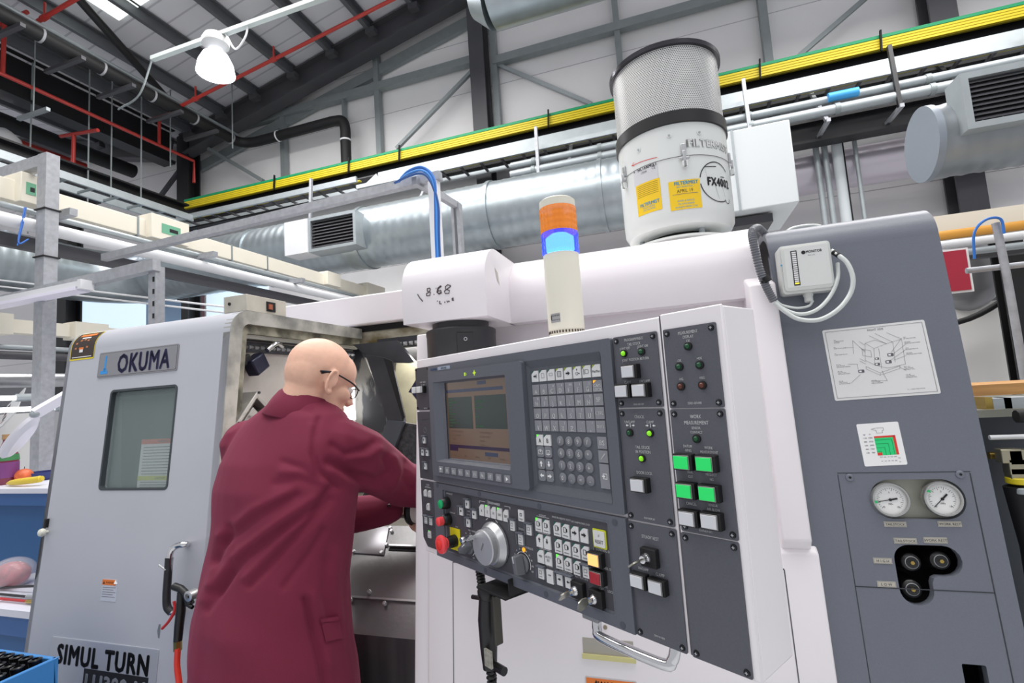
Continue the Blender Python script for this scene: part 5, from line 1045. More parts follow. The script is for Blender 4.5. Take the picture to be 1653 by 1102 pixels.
def csheet(mb, fr, w, h):
    rd_ = mat('chart_red', '#d8352c', .5); gn = mat('chart_green', '#1ed07a', .5)
    a0, a1, b0, b1 = w*.36, w*.86, h*.24, h*.69
    mb.box(fr, a0, a1, b1-.004, b1, .0006, .001, rd_); mb.box(fr, a1-.005, a1, b0, b1, .0006, .001, rd_); mb.box(fr, a0, a1-.005, b0, b1-.004, .0006, .0009, gn); mb.box(fr, a0, a0+.009, b0, b0+.006, .0009, .0012, rd_)
    for k in range(4): t = (k+1)/5; ln(mb, fr, (a0, b0+(b1-b0)*t), (a0+(a1-a0)*t, b0+(b1-b0)*t), .0004, inkk, .001); ln(mb, fr, (a0+(a1-a0)*t, b0), (a0+(a1-a0)*t, b0+(b1-b0)*t), .0004, inkk, .001)
    for k, (t1, t2) in enumerate((('1100', '4900'), ('880', '3920'), ('660', '2940'), ('440', '1960'), ('220', '980'))): y = b1-.003-k*(b1-b0)/5.2; mb.text(fr, t1, w*.14, y, .0042, inkk, .001); mb.text(fr, t2, w*.27, y, .0042, inkk, .001)
    mb.text(fr, 'kgf', w*.14, b1+.005, .004, inkk, .001); mb.text(fr, 'N', w*.27, b1+.005, .004, inkk, .001)
    for k, t in enumerate(('0.37', '0.80', '1.23', '1.65', '2.08')): mb.text(fr, t, a0+.006+k*.0065, b0-.004, .003, inkk, .001)
    for k, t in enumerate(('60', '120', '180', '240', '300')): mb.text(fr, t, a0+.006+k*.0065, b0-.0125, .003, inkk, .001)
    mb.text(fr, 'MPa', a1-.001, b0-.0075, .003, inkk, .001); mb.text(fr, 'Psi', a1-.001, b0-.0155, .003, inkk, .001)
    q = [(w*.33, h*.86), (w*.42, h*.88), (w*.62, h*.88), (w*.62, h*.82), (w*.58, h*.81), (w*.58, h*.76), (w*.44, h*.76), (w*.44, h*.83), (w*.4, h*.835)]
    for i in range(len(q)): ln(mb, fr, q[i], q[(i+1) % len(q)], .0005, inkg)
sheet('pressure_chart', ((1386, 684.5), (1454, 680.5), (1465, 749.5), (1396, 752.7)), .003, mat('chart_white', '#ececec', .3), csheet)
# ================================================================== swivelling control console
ca = math.radians(-32.3); CU = Vector((math.cos(ca), math.sin(ca), 0)); CN = Vector((math.sin(ca), -math.cos(ca), 0))
P0 = dep(1020, 760, .80); P0.z = 1.114
CF = Fr(P0, CU, (0, 0, 1), CN)
k_ = .001
def mm(l): return [(a*k_, b*k_) for a, b in l]
con = thing('control_console', 'swivelling control console with screen, keyboard and button modules in front of the lathe', 'control panel', P0-CN*.06-CU*.25)
def cbox(mb, u0, u1, v0, v1, n0, n1, m): return mb.box(CF, u0*k_, u1*k_, v0*k_, v1*k_, n0*k_, n1*k_, m)
mb = MB(); cbox(mb, -672, 176, -6, 484, -95, -4, white); cbox(mb, -672, 75.5, -4, 483, -4, 0, white); cbox(mb, 78, 176, -6, 486, -4, 1, white)
hs = mb.build('console_housing', con, label='white console housing', bevel=.003)
mb = MB(); cbox(mb, 75.5, 78, -4, 484, -4, -.5, seamm); mb.build('housing_joint', hs)
# back extension wedge under the swivel
MB().box(CF, -.665, -.42, 0, .47, -.16, -.09, white2).build('console_back', con, bevel=.003)
def screw(mb, u, v, r=5.2, n=2, m=None):
    m = m or steelmat_screw
    mb.lathe(CF, u*k_, v*k_, [(r*k_, n*k_), (r*.9*k_, (n+1.6)*k_), (r*.5*k_, (n+2.4)*k_)], m, 12); mb.box(CF, (u-2)*k_, (u+2)*k_, (v-.5)*k_, (v+.5)*k_, (n+2.2)*k_, (n+2.6)*k_, alu); mb.box(CF, (u-.5)*k_, (u+.5)*k_, (v-2)*k_, (v+2)*k_, (n+2.2)*k_, (n+2.6)*k_, alu)
def T(mb, t, u, v, s, m=inkw, n=0, sx=.8, bold=.012): return mb.text(CF, t, u*k_, v*k_, s*k_, m, (n+.4)*k_, sx=sx, bold=bold)
def keycap(par, name, u, v, w, h, m, txt=(), n0=2, n1=4.5, cut=None, tag_=None, r=1.0, icon=None, lab=None):
    mb = MB(); w2 = w/2; h2 = h/2
    if cut:      # clipped upper-left corner with indicator
        poly_ = [(u-w2, v-h2), (u+w2, v-h2), (u+w2, v+h2), (u-w2+w*.42, v+h2), (u-w2, v+h2-h*.3)]
        mb.prism(CF, mm(poly_), n0*k_, n1*k_, m)
    else: mb.prism(CF, mm(rrect(u-w2, u+w2, v-h2, v+h2, r, 3)), n0*k_, n1*k_, m)
    ob = mb.build(name, par, smooth=30)
    mb = MB(); has = False
    if cut: mb.prism(CF, mm([(u-w2, v+h2-h*.28), (u-w2+w*.38, v+h2), (u-w2, v+h2)]), n0*k_, (n0+1)*k_, cut); has = True
    for t in txt:
        tt, du, dv, s = t[:4]; mb.text(CF, tt, (u+du)*k_, (v+dv)*k_, s*k_*1.2, t[4] if len(t) > 4 else inkw, (n1+.3)*k_, sx=.85, bold=.014); has = True
    if icon: icon(mb, u, v, n1+.3); has = True
    if has: mb.build('key_legend', par)
    return ob
def arrow(mb, u, v, n, s, ang, m):
    a = math.radians(ang); c, s_ = math.cos(a), math.sin(a)
    P = [(-1, -.28), (0, -.28), (0, -.75), (1, 0), (0, .75), (0, .28), (-1, .28)]
    mb.prism(CF, [((u+(x*c-y*s_)*s)*k_, (v+(x*s_+y*c)*s)*k_) for x, y in P], n*k_, (n+.2)*k_, m, back=False)
def ringi(mb, u, v, n, w, h, m, t=.5): mb.prism(CF, mm(rrect(u-w/2, u+w/2, v-h/2, v+h/2, .6, 2)), n*k_, (n+.2)*k_, m, holes=[mm(rrect(u-w/2+t, u+w/2-t, v-h/2+t, v+h/2-t, .4, 2))], back=False)
dg = mat('ind_dark_green', '#1e5a4e', .4); yg = mat('ind_yellow_green', '#93a62a', .5); lg = mat('ind_lit_green', '#55dd3a', .5, emit=1.2); am = mat('ind_amber', '#f0a024', .5, emit=1.0)
# --- screen unit
su = MB()
scr_hole = mm(rrect(-528, -294, 236, 416, 2, 2)); key_hole = mm(rrect(-223, -42, 207.5, 427.5, 2, 2))
su.prism(CF, mm(rrect(-603, -15, 178, 462, 4)), 0, .008, bezel, holes=[mm(rrect(-580, -240, 200, 439, 3)), mm(rrect(-233, -38, 194, 441, 3))])
scu = su.build('screen_unit', con, label='grey screen and keyboard unit', smooth=30)
mb = MB(); mb.prism(CF, mm(rrect(-588, -231, 195, 444, 7)), .006, .017, bezel, holes=[mm(rrect(-568, -284, 229, 420, 4))])
mb.prism(CF, mm(rrect(-568, -284, 229, 420, 4)), .008, .0081, bezel, holes=[scr_hole], back=False)
# sloping inner faces of the screen hood
o_ = mm(rrect(-568, -284, 229, 420, 4)); i_ = mm(rrect(-528, -294, 238, 415, 2, 5)); n = len(o_)
mb.add([CF.p(a, b, .017) for a, b in o_]+[CF.p(a, b, .004) for a, b in i_], [(i, (i+1) % n, (i+1) % n+n, i+n) for i in range(n)], bezel)
hood = mb.build('screen_hood', scu, smooth=30)
# screen
sm_ = mat('screen_tan', '#5e4c3e', .22, emit=.3, coat=.6); sd = mat('screen_green_black', '#1c2a26', .2, emit=.2, coat=.6); sb = mat('screen_blue', '#26304a', .2, emit=.2, coat=.6); sg_ = mat('screen_text_green', '#2f6a3c', .4, emit=.35)
mb = MB(); cbox(mb, -528, -294, 237, 416, 3.0, 4.0, sm_)
sc = mb.build('display_screen', scu, label='tan display with two dark green windows')
mb = MB()
cbox(mb, -527, -310, 391, 398, 4.0, 4.3, sb); cbox(mb, -400, -368, 405, 413, 4.0, 4.3, sb)
cbox(mb, -522, -424, 308, 380, 4.0, 4.3, sd); cbox(mb, -414, -302, 309, 381, 4.0, 4.3, sd)
cbox(mb, -524, -296, 263, 270, 4.0, 4.3, mat('screen_purple', '#2b2038', .2, emit=.2)); cbox(mb, -524, -490, 256, 263, 4.0, 4.35, MC['screen_purple']); cbox(mb, -385, -340, 250, 258, 4.0, 4.35, sb)
mb.build('screen_windows', sc)
mb = MB(); rnd = random.Random(3)
for base, w in ((-519, 90), (-411, 104)):
    for i in range(10):
        if rnd.random() < .22: continue
        mb.text(CF, ''.join(rnd.choice(['N1', 'G0', 'X20', 'Z1', 'M3', 'T01', 'S9', 'G96', 'F.2']) for _ in range(rnd.choice((2, 3, 6, 8)))), base*k_, (375-i*6.8)*k_, 4.2*k_, sg_, .0045, align='LEFT', sx=.8)
tn = mat('screen_text_brown', '#5f4d40', .5, emit=.1)
for i, t in enumerate(('ACT POSIT (WORK)  1A', 'X  211.450  C 0.000', 'Z  100.000  ---', 'T  010101   S  0')): mb.text(CF, t, -.518, (301-i*9)*k_, .005, tn, .0045, align='LEFT'); mb.text(CF, t[2:], -.4, (300-i*9)*k_, .005, tn, .0045, align='LEFT')
for i in range(5): mb.text(CF, ('AUTO', 'RUN', 'SINGLE', 'PART', 'ACTUAL')[i], (-.505+i*.045), .246, .005, tn, .0045)
mb.build('screen_text', sc)
mb = MB(); T(mb, 'OKUMA', -575, 452, 8, mat('logo_blue2', '#3c72b0', .5), 8, 1, .02); mb.box(CF, -.555, -.50, .4485, .4565, .008, .0084, mat('logo_pale', '#9aa6b8', .5)); T(mb, 'OSP-U100L', -527, 452.3, 6.5, inkk, 8.5); mb.build('unit_logo', scu)
mb = MB(); yl = mat('icon_yellow', '#c8e82a', .5, emit=.3)
mb.box(CF, -.4285, -.4265, .4265, .4345, .017, .0175, yl); mb.text(CF, 'D', -.4225*1, .4305, .009, yl, .0175, bold=.03)
mb.box(CF, -.3905, -.3885, .425, .437, .017, .0175, yl); mb.box(CF, -.395, -.384, .430, .432, .017, .0175, yl); mb.prism(CF, circ(-.3895, .431, .0032, 12), .017, .0176, yl); mb.build('status_symbols', scu)
# function keys
fk = empty('function_key_row', CF.p(-.42, .21, .012), scu) if False else None
names = ['≡', 'F1', 'F2', 'F3', 'F4', 'F5', 'F6', 'F7', 'F8', '>']
mb = MB(); mb.prism(CF, mm(rrect(-562, -283, 201.5, 220.5, 1.5, 2)), .0171, .0174, pangrey, back=False); mb.build('key_strip', scu)
for i, t in enumerate(names):
    u = -546.5+i*27.9
    tx = () if t in '≡>' else ((t, 0, 0, 9),)
    keycap(scu, 'function_key', u, 211.3, 18, 14.5, keyg, tx, 17.3, 19.3, r=.8, icon=(lambda mb, u, v, n: mb.prism(CF, mm([(u-3, v-4), (u+4, v), (u-3, v+4)]), n*k_, (n+.2)*k_, inkw)) if t == '>' else ((lambda mb, u, v, n: (mb.box(CF, (u-3)*k_, (u+3)*k_, (v-4)*k_, (v-3)*k_, n*k_, (n+.2)*k_, inkw), mb.box(CF, (u-3)*k_, (u+3)*k_, (v+0)*k_, (v+4)*k_, n*k_, (n+.2)*k_, inkw))) if t == '≡' else None))
# keyboard well
kb = MB(); kb.prism(CF, key_hole, -.0, .002, pangrey); o_ = mm(rrect(-238, -38, 193, 442, 3)); i_ = mm(rrect(-223, -42, 207.5, 427.5, 2)); n = len(o_)
kb.add([CF.p(a, b, .0085) for a, b in o_]+[CF.p(a, b, .002) for a, b in i_], [(i, (i+1) % n, (i+1) % n+n, i+n) for i in range(n)], pangrey)
kbd = kb.build('keyboard', con, label='recessed alphanumeric keyboard', smooth=25)
px_ = 22.05; u0 = -207.5
for i in range(8):
    ic = [lambda mb, u, v, n: (arrow(mb, u, v, n, 4, 0, inkk), mb.box(CF, (u+4.2)*k_, (u+5.2)*k_, (v-4)*k_, (v+4)*k_, n*k_, (n+.2)*k_, inkk)), lambda mb, u, v, n: ringi(mb, u, v, n, 8, 9, inkg), lambda mb, u, v, n: ringi(mb, u, v+1, n, 9, 5, inkg), lambda mb, u, v, n: (ringi(mb, u, v, n, 10, 10, inkk, .7), ringi(mb, u, v, n, 5, 5, inkg)), lambda mb, u, v, n: arrow(mb, u, v, n, 5, 0, inkk), lambda mb, u, v, n: (ringi(mb, u, v-2, n, 5, 5, inkk), arrow(mb, u+5, v-2, n, 1.8, 0, inkk), arrow(mb, u, v+5, n, 1.8, 90, inkk)), lambda mb, u, v, n: (ringi(mb, u+1, v, n, 8, 7, inkk), mb.box(CF, (u-6)*k_, (u-5)*k_, (v-5)*k_, (v+5)*k_, n*k_, (n+.2)*k_, inkk)), None][i]
    keycap(kbd, 'mode_key', u0+i*px_, 411, 19, 21, keyw, (('MacMan', 0, -1, 5, inkk),) if i == 7 else (), cut=dg if i < 3 else yg, icon=ic)
rows = [('ABCDEFG', 385, "'.#$%()"), ('HIJKLMN', 362.3, '@&-?*"%'), ('OPQRSTU', 339.6, ' \\ ~|[]'), ('VWXYZ:,', 316.9, '_`{}:<>')]
side = [('CAPS', 'LOCK'), ('SP',), ('CTRL',), ('SHIFT',)]
for (r, v, sy_), sd_ in zip(rows, side):
    for i, ch_ in enumerate(r):
        sy2 = 'DEL' if ch_ == 'E' else sy_[i]
        tx = [(ch_, 0, -4, 10)] + ([(sy2, 4.5, 6, 4.6)] if sy2.strip() else [])
        keycap(kbd, 'letter_key', u0+i*px_, v, 19.6, 19.8, keyg, tx)
    tx = [(t, 0, (3.3-7*j) if len(sd_) > 1 else 0, 7 if len(sd_[0]) > 2 else 9.5) for j, t in enumerate(sd_)]
    if sd_[0] == 'CAPS': tx = [('CAPS', 0, 1, 6.5), ('LOCK', 0, -6, 6.5)]
    if sd_[0] == 'SHIFT': tx = [('SHIFT', 0, 0, 6)]
    keycap(kbd, 'wide_key', -53, v, 20.5, 19.8, keyg, tx, cut=am if sd_[0] == 'CAPS' else None)
keycap(kbd, 'channel_key', -207, 290, 19, 20, keyw, (('A', 1, -1, 10, inkk),), cut=lg); keycap(kbd, 'channel_key', -186, 290, 19, 20, keyw, (('B', 1, -1, 10, inkk),), cut=dg)
for u, v, a in ((-206.5, 268.5, 90), (-185.5, 268.5, -90), (-206.5, 246, 90), (-185.5, 246, -90), (-206.5, 224, 180), (-185.5, 224, 0)):
    keycap(kbd, 'arrow_key', u, v, 19.5, 20.5, keyd, (), r=5, icon=(lambda a: lambda mb, u, v, n: arrow(mb, u, v, n, 5.5 if v < 260 else 3.2, a, inkw))(a) if v < 260 else (lambda a: lambda mb, u, v, n: (ringi(mb, u, v-1, n, 11, 8, inkw, .8), arrow(mb, u, v+(2 if a > 0 else -4), n, 3, a, inkw)))(a))
num = ['789/', '456*', '123+', '0.=-']
for j, r in enumerate(num):
    for i, ch_ in enumerate(r):
        u, v = -152+i*22, 290-j*21.9
        mb = MB(); mb.lathe(CF, u*k_, v*k_, [(8.8*k_, .002), (8.8*k_, .0042), (7.9*k_, .0048)], keyd, 20); mb.build('number_key', kbd)
        mb = MB(); mb.text(CF, ch_, u*k_, v*k_, .0115, inkw, .0052, sx=.9, bold=.014); mb.build('key_legend', kbd)
keycap(kbd, 'wide_key', -53, 290, 20, 20, keyg, (('BS', 0, 0, 10),)); keycap(kbd, 'wide_key', -53, 267.5, 20, 20, keyg, (), icon=lambda mb, u, v, n: mb.prism(CF, mm([(u-6, v-5), (u-4, v-5), (u+6, v+4), (u+5, v+6), (u+3, v+5)]), n*k_, (n+.2)*k_, mat('ink_mid', '#a9aaac')))
keycap(kbd, 'enter_key', -53, 235, 20, 40, keyg, (), icon=lambda mb, u, v, n: (ringi(mb, u+1, v, n, 9, 9, inkw, .9), arrow(mb, u-2, v, n, 3.5, 0, inkw)))
# --- left strips
ls = MB(); ls.prism(CF, mm(rrect(-677, -605, 352, 462, 2, 2)), 0, .003, pandark); ls.prism(CF, mm(rrect(-677, -605, 178, 348, 2, 2)), 0, .003, pandark); ls.prism(CF, mm([(-675, 30), (-655, 10), (-605, 10), (-605, 173), (-675, 173)]), 0, .003, pandark)
lstrip = ls.build('left_strip', con, label='narrow dark strip with small switches', smooth=30)
mb = MB()
for u, v in ((-672, 457), (-612, 457), (-672, 358), (-612, 356)): mb.cyl(CF, u*k_, v*k_, .0028, .003, .005, steelmat_screw, 10)
mb.build('strip_screws', lstrip)
mb = MB(); T(mb, 'X FEET   HEADE', -640, 424, 5, n=3); T(mb, 'ALT   MENU', -640, 417, 4.4, n=3); T(mb, 'E6415-059', -632, 357, 4.4, n=3); T(mb, 'TOUCH SETTER', -640, 328, 5.4, inkg, 3); T(mb, '• INTERFERENCE', -640, 315, 4.4, inkg, 3); T(mb, '▲ 手動 B', -645, 158, 5, n=3); T(mb, 'A  EXEC', -640, 164, 5.5, n=3); T(mb, 'SCROLL', -632, 158, 4.5, n=3)
mb.prism(CF, mm(circ(-641, 301, 7, 20)), .003, .0033, inkg, holes=[mm(circ(-641, 301, 6, 20))], back=False); mb.build('strip_lettering', lstrip)
for u in (-660, -634): mb = MB(); cbox(mb, u-10, u+10, 396, 414, 3, 12, blackm); b = mb.build('push_switch', lstrip, bevel=.001); mb = MB(); cbox(mb, u-11, u+6, 397, 413, 12, 20, keyw); mb.build('switch_cap', b, bevel=.001)
def rocker(par, u, v, up=None, w=15, h=19, m=keyw, d=0):
    mb = MB(); cbox(mb, u-w/2-3, u+w/2+3, v-h/2-1, v+h/2+3, 2+d, 4+d, bezel); cbox(mb, u-w/2-3, u+w/2+3, v+h/2+1, v+h/2+4, 2+d, 11+d, bezel); cbox(mb, u-w/2-3, u-w/2-1, v-h/2, v+h/2+3, 2+d, 10+d, bezel); b = mb.build('key_guard', par, bevel=.0006)
    mb = MB(); cbox(mb, u-w/2, u+w/2, v-h/2, v+h/2, 4+d, 7+d, m); c = mb.build('guarded_key', par, bevel=.0006); mb = MB()
    if up is not None: arrow(mb, u, v+1, 7.3+d, 3.6, up, inkk)
    else: ringi(mb, u, v+2, 7.3+d, 7, 6, inkk); cbox(mb, u-4, u+4, v-6, v-5, 7.3+d, 7.5+d, inkg)
    mb.build('key_legend', par)
for u, v, a in ((-641, 276, 90), (-651, 245, 180), (-629, 245, 0), (-641, 211, -90)): rocker(lstrip, u, v, a, 12, 16, keyw, 1)
for u, v in ((-652, 143), (-631, 143), (-641, 110), (-641, 42)): keycap(lstrip, 'small_key', u, v, 14, 17, keyw, (), 3, 5.5, cut=lg if v == 42 else pandark, icon=lambda mb, u, v, n: (ringi(mb, u, v+1, n, 5, 5, inkk), mb.box(CF, (u-4)*k_, (u+4)*k_, (v-6)*k_, (v-5)*k_, n*k_, (n+.2)*k_, inkg)))
for u in (-652, -628): rocker(lstrip, u, 76, None, 12, 17, keyw, 1)
# --- lower operation panel
lp_ = MB(); lp_.prism(CF, mm([(-603, 0), (-15, -3), (-15, 173), (-603, 174.5)]), 0, .008, bezel, holes=[mm(rrect(-562, -53, 16, 161, 3))]); lpn = lp_.build('operation_panel', con, label='lower operation panel with handwheel and keys', smooth=30)
mb = MB(); cbox(mb, -566, -49, 12, 165, 1.5, 3, pandark); o_ = mm(rrect(-565, -50, 13, 164, 3)); i_ = mm(rrect(-559, -56, 19, 158, 3)); n = len(o_)
mb.add([CF.p(a, b, .0082) for a, b in o_]+[CF.p(a, b, .003) for a, b in i_], [(i, (i+1) % n, (i+1) % n+n, i+n) for i in range(n)], bezel); mb.build('panel_inset', lpn, smooth=25)
mb = MB()
for u, v in ((-585, 169), (-410, 167.5), (-217, 166), (-37, 164), (-38, 5), (-215, 7), (-404, 8)): mb.cyl(CF, u*k_, v*k_, .0055, .008, .0086, mat('plug_grey', '#4a4c55', .5), 16)
mb.build('screw_plugs', lpn)
# push buttons
def rbtn(u, v, col, r=10, cap=7, name='push_button', ln_=14, lab=None):
    mb = MB(); mb.lathe(CF, u*k_, v*k_, [(14*k_, .003), (14*k_, .01), (12*k_, .02), (10.5*k_, .022)], black, 28); b = mb.build(name, lpn, label=lab); mb = MB(); mb.lathe(CF, u*k_, v*k_, [(r*k_, .018), (r*k_, (20+cap)*k_), (r*.85*k_, (21+cap)*k_)], col, 28); mb.build('button_cap', b)
rbtn(-549, 131, mat('btn_green', '#12a866', .35), 10, 5, lab='green round push button')
rbtn(-547, 93, mat('btn_red', '#e8494e', .35, emit=.05), 10, 14, lab='red round push button')
mb = MB(); cbox(mb, -544, -502, 26, 76, 3, 4.5, mat('estop_yellow', '#e0d51e', .45)); yp = mb.build('estop_plate', lpn, label='yellow emergency stop plate')
f = CF; mb = MB(); mb.lathe(CF, -.523, .048, [(.014, .0045), (.014, .016), (.012, .03), (.011, .034)], black, 28); eb = mb.build('emergency_stop', lpn, label='red mushroom emergency stop button')
mb = MB(); rr = MC['btn_red']; mb.lathe(CF, -.523, .048, [(.012, .026), (.0125, .032), (.019, .037), (.021, .041), (.020, .046), (.014, .048), (.011, .0475)], rr, 32); mb.lathe(CF, -.523, .048, [(.010, .0475), (.010, .0495), (.008, .0505)], mat('btn_red_deep', '#e2382f', .4), 24); mb.build('mushroom_cap', eb)
mb = MB(); T(mb, 'B EMERG RET', -539, 153, 5.5, n=3); T(mb, 'POWER SAVE', -530, 110, 4.5, n=3); T(mb, 'E.STOP', -515, 80, 4.5, n=3); T(mb, '⊕ PULSE HANDLE', -367, 152, 6.5, n=3); T(mb, 'PULSE HANDLE', -365, 152, 7, n=3, bold=.01)
cbox(mb, -418, -397, 151, 151.7, 3, 3.4, inkw); cbox(mb, -330, -312, 151, 151.7, 3, 3.4, inkw); cbox(mb, -418, -417.3, 147, 151, 3, 3.4, inkw); cbox(mb, -312.7, -312, 147, 151, 3, 3.4, inkw)
T(mb, 'RAPID', -461, 123, 5, n=3); T(mb, 'JOG FEED', -461, 115, 4.5, n=3); T(mb, 'SPINDLE', -279, 113, 6, n=3); T(mb, 'FEED  OVERRIDE', -452, 81, 5, n=3); T(mb, 'SPINDLE OVERRIDE', -270, 80, 6, n=3)
for u in (-371, -357): pass
for i in range(5): a = math.radians(120-i*15); mb.box(Fr(CF.p(-.377+.034*math.cos(a), .062+.062*math.sin(a), 0), CF.U*math.sin(a)-CF.V*math.cos(a), CF.U*math.cos(a)+CF.V*math.sin(a), CF.N), -.004, .004, -.0006, .0006, .003, .0034, inkw)
for t, u, v in (('▲ INTERRUPT', -213, 149), ('INTERRUPT', -215, 148), ('SINGLE BLOCK', -176, 150), ('BLOCK DELETE', -154, 150), ('DRY RUN', -132, 149), ('MACHINE LOCK', -110, 149), ('CYCLE START', -215, 118), ('OPT. STOP', -176, 119), ('MANUAL MODE', -142, 119), ('SELECTIVE', -110, 118), ('TOUCH SETTER', -215, 88), ('COOLANT', -176, 88), ('CHIP CONV', -154, 88), ('WORK LAMP', -132, 88), ('AIR BLOW', -205, 58), ('DOOR', -165, 59), ('MOD  MOD LOCK', -125, 55), ('CONTROL ON', -70, 112), ('O CONTROL OFF', -72, 84), ('DATA WRITE', -82, 54), ('OFF      LOCK', -70, 48)): 
    if '▲' in t: continue
    T(mb, t, u, v+.5, 4.6 if u < -100 else 6, n=3)
for a, b, v in ((-232, -198, 147), (-232, -198, 117), (-232, -198, 87.5), (-180, -148, 58), (-160, -123, 118)): cbox(mb, a, b, v-1.6, v-1.1, 3, 3.3, inkw)
T(mb, 'I', -92, 112, 7, n=3, bold=.02)
lt_ = mb.build('panel_lettering', lpn)
for u, v, a in ((-461, 139, 90), (-487, 120, 180), (-436, 120, 0), (-461, 98, -90)): rocker(lpn, u, v, a, 14, 18, keyw, 1)
for i, t in enumerate(('X', 'Z', '1/1', '10/1', '50/1')): keycap(lpn, 'pulse_key', -409+i*21, 133, 17, 24, keyw, ((t, .5, -1, 6.5, inkk),), 3, 5.5, cut=lg if i in (1, 3) else pandark)
keycap(lpn, 'stop_key', -276, 140, 17, 22, keyw, (('STOP', 0, -7, 4, inkk),), 3, 5.5, icon=lambda mb, u, v, n: ringi(mb, u, v+2, n, 6, 6, inkk, 1))
for u, v in ((-303, 117), (-253, 117), (-280, 94)): rocker(lpn, u, v, None, 14, 20, keyw, 1)
# keys matrix
for (u, v, c) in [(-226, 130, lg), (-205, 130, dg), (-226, 101, dg), (-205, 101, dg), (-226, 72, dg), (-205, 72, dg), (-176, 130, dg), (-154.5, 130, dg), (-132, 130, dg), (-110, 130, dg), (-176, 100, dg), (-154.5, 100, dg), (-132, 100, dg), (-110, 100, dg), (-176, 72, lg), (-154.5, 72, dg), (-132, 71, dg)]:
    if u == -226 and v == 101: ic = lambda mb, u, v, n: arrow(mb, u, v+2, n, 4.5, 90, inkk)
    elif u == -205 and v == 101: ic = lambda mb, u, v, n: arrow(mb, u, v+2, n, 4.5, -90, inkk)
    elif v > 125 and u > -140: ic = lambda mb, u, v, n: arrow(mb, u, v+1, n, 5.5, 0, inkk)
    elif v == 72 and u < -200: ic = None
    else: ic = lambda mb, u, v, n: (ringi(mb, u-1, v+2, n, 7, 9, inkk, .8), mb.box(CF, (u+2)*k_, (u+5)*k_, (v-1)*k_, (v+5)*k_, n*k_, (n+.2)*k_, inkk), mb.box(CF, (u-6)*k_, (u+6)*k_, (v-8.5)*k_, (v-7.2)*k_, n*k_, (n+.2)*k_, inkg))
    tx = (('MDI', 0, 1, 5, inkk),) if (u, v) == (-226, 72) else ((('AUTO', 0, 3, 5, inkk), ('SET', 0, -3, 5, inkk)) if (u, v) == (-205, 72) else ())
    keycap(lpn, 'mode_key', u, v, 18, 24, keyw, tx, 3, 5.5, cut=c, icon=ic)
for u, v in ((-226, 42), (-110, 70)): rocker(lpn, u, v, None, 15, 20, keyw, 1)
keycap(lpn, 'air_blow_key', -204, 40, 18, 24, keyw, (), 3, 5.5, icon=lambda mb, u, v, n: ringi(mb, u, v+3, n, 7, 2, inkk, .6))
rocker(lpn, -176, 42, 0, 16, 20, keyw, 1); rocker(lpn, -154.5, 42, 180, 16, 20, keyw, 1)
mb = MB(); mb.prism(CF, mm(rrect(-90, -61, 115, 146, 2, 3)), .003, .0045, yg if False else mat('reset_yellow', '#cdd22a', .5)); mb.prism(CF, mm(rrect(-87.5, -63.5, 117.5, 143.5, 1.5, 3)), .0045, .006, keyw); mb.text(CF, 'RESET', -.0755, .126, .008, inkk, .0064, sx=.85); mb.text(CF, '//', -.0755, .136, .006, inkk, .0064); mb.build('reset_key', lpn, label='reset key with yellow rim')
def sqbtn(par, u, v, m, name='lit_button', w=22, h=17, d=16, lab=None, off=0):
    mb = MB(); cbox(mb, u-w/2-2.5, u+w/2+5, v-h/2-2.5, v+h/2+3, 2, d-2, blackm); b = mb.build(name, par, label=lab, bevel=.001)
    mb = MB(); cbox(mb, u-w/2-1.2, u+w/2+1.2, v-h/2-1.2, v+h/2+1.2, d-2, d-.8, mat('btn_rim', '#8f8d8c', .3, .5)); cbox(mb, u-w/2, u+w/2, v-h/2, v+h/2, d-.8, d+1, m); mb.build('button_lens', b, bevel=.0006)
wl_ = mat('lens_white', '#d2d3d8', .25, coat=.4); gl_ = mat('lens_green', '#0fc85c', .3, emit=.38, coat=.4)
sqbtn(lpn, -84, 97, mat('lens_amber', '#ffb169', .3, emit=1.0), lab='lit amber control-on button', w=22, h=18); sqbtn(lpn, -83, 68, mat('lens_red', '#a3111f', .3, coat=.4), lab='dark red control-off button', w=22, h=18)
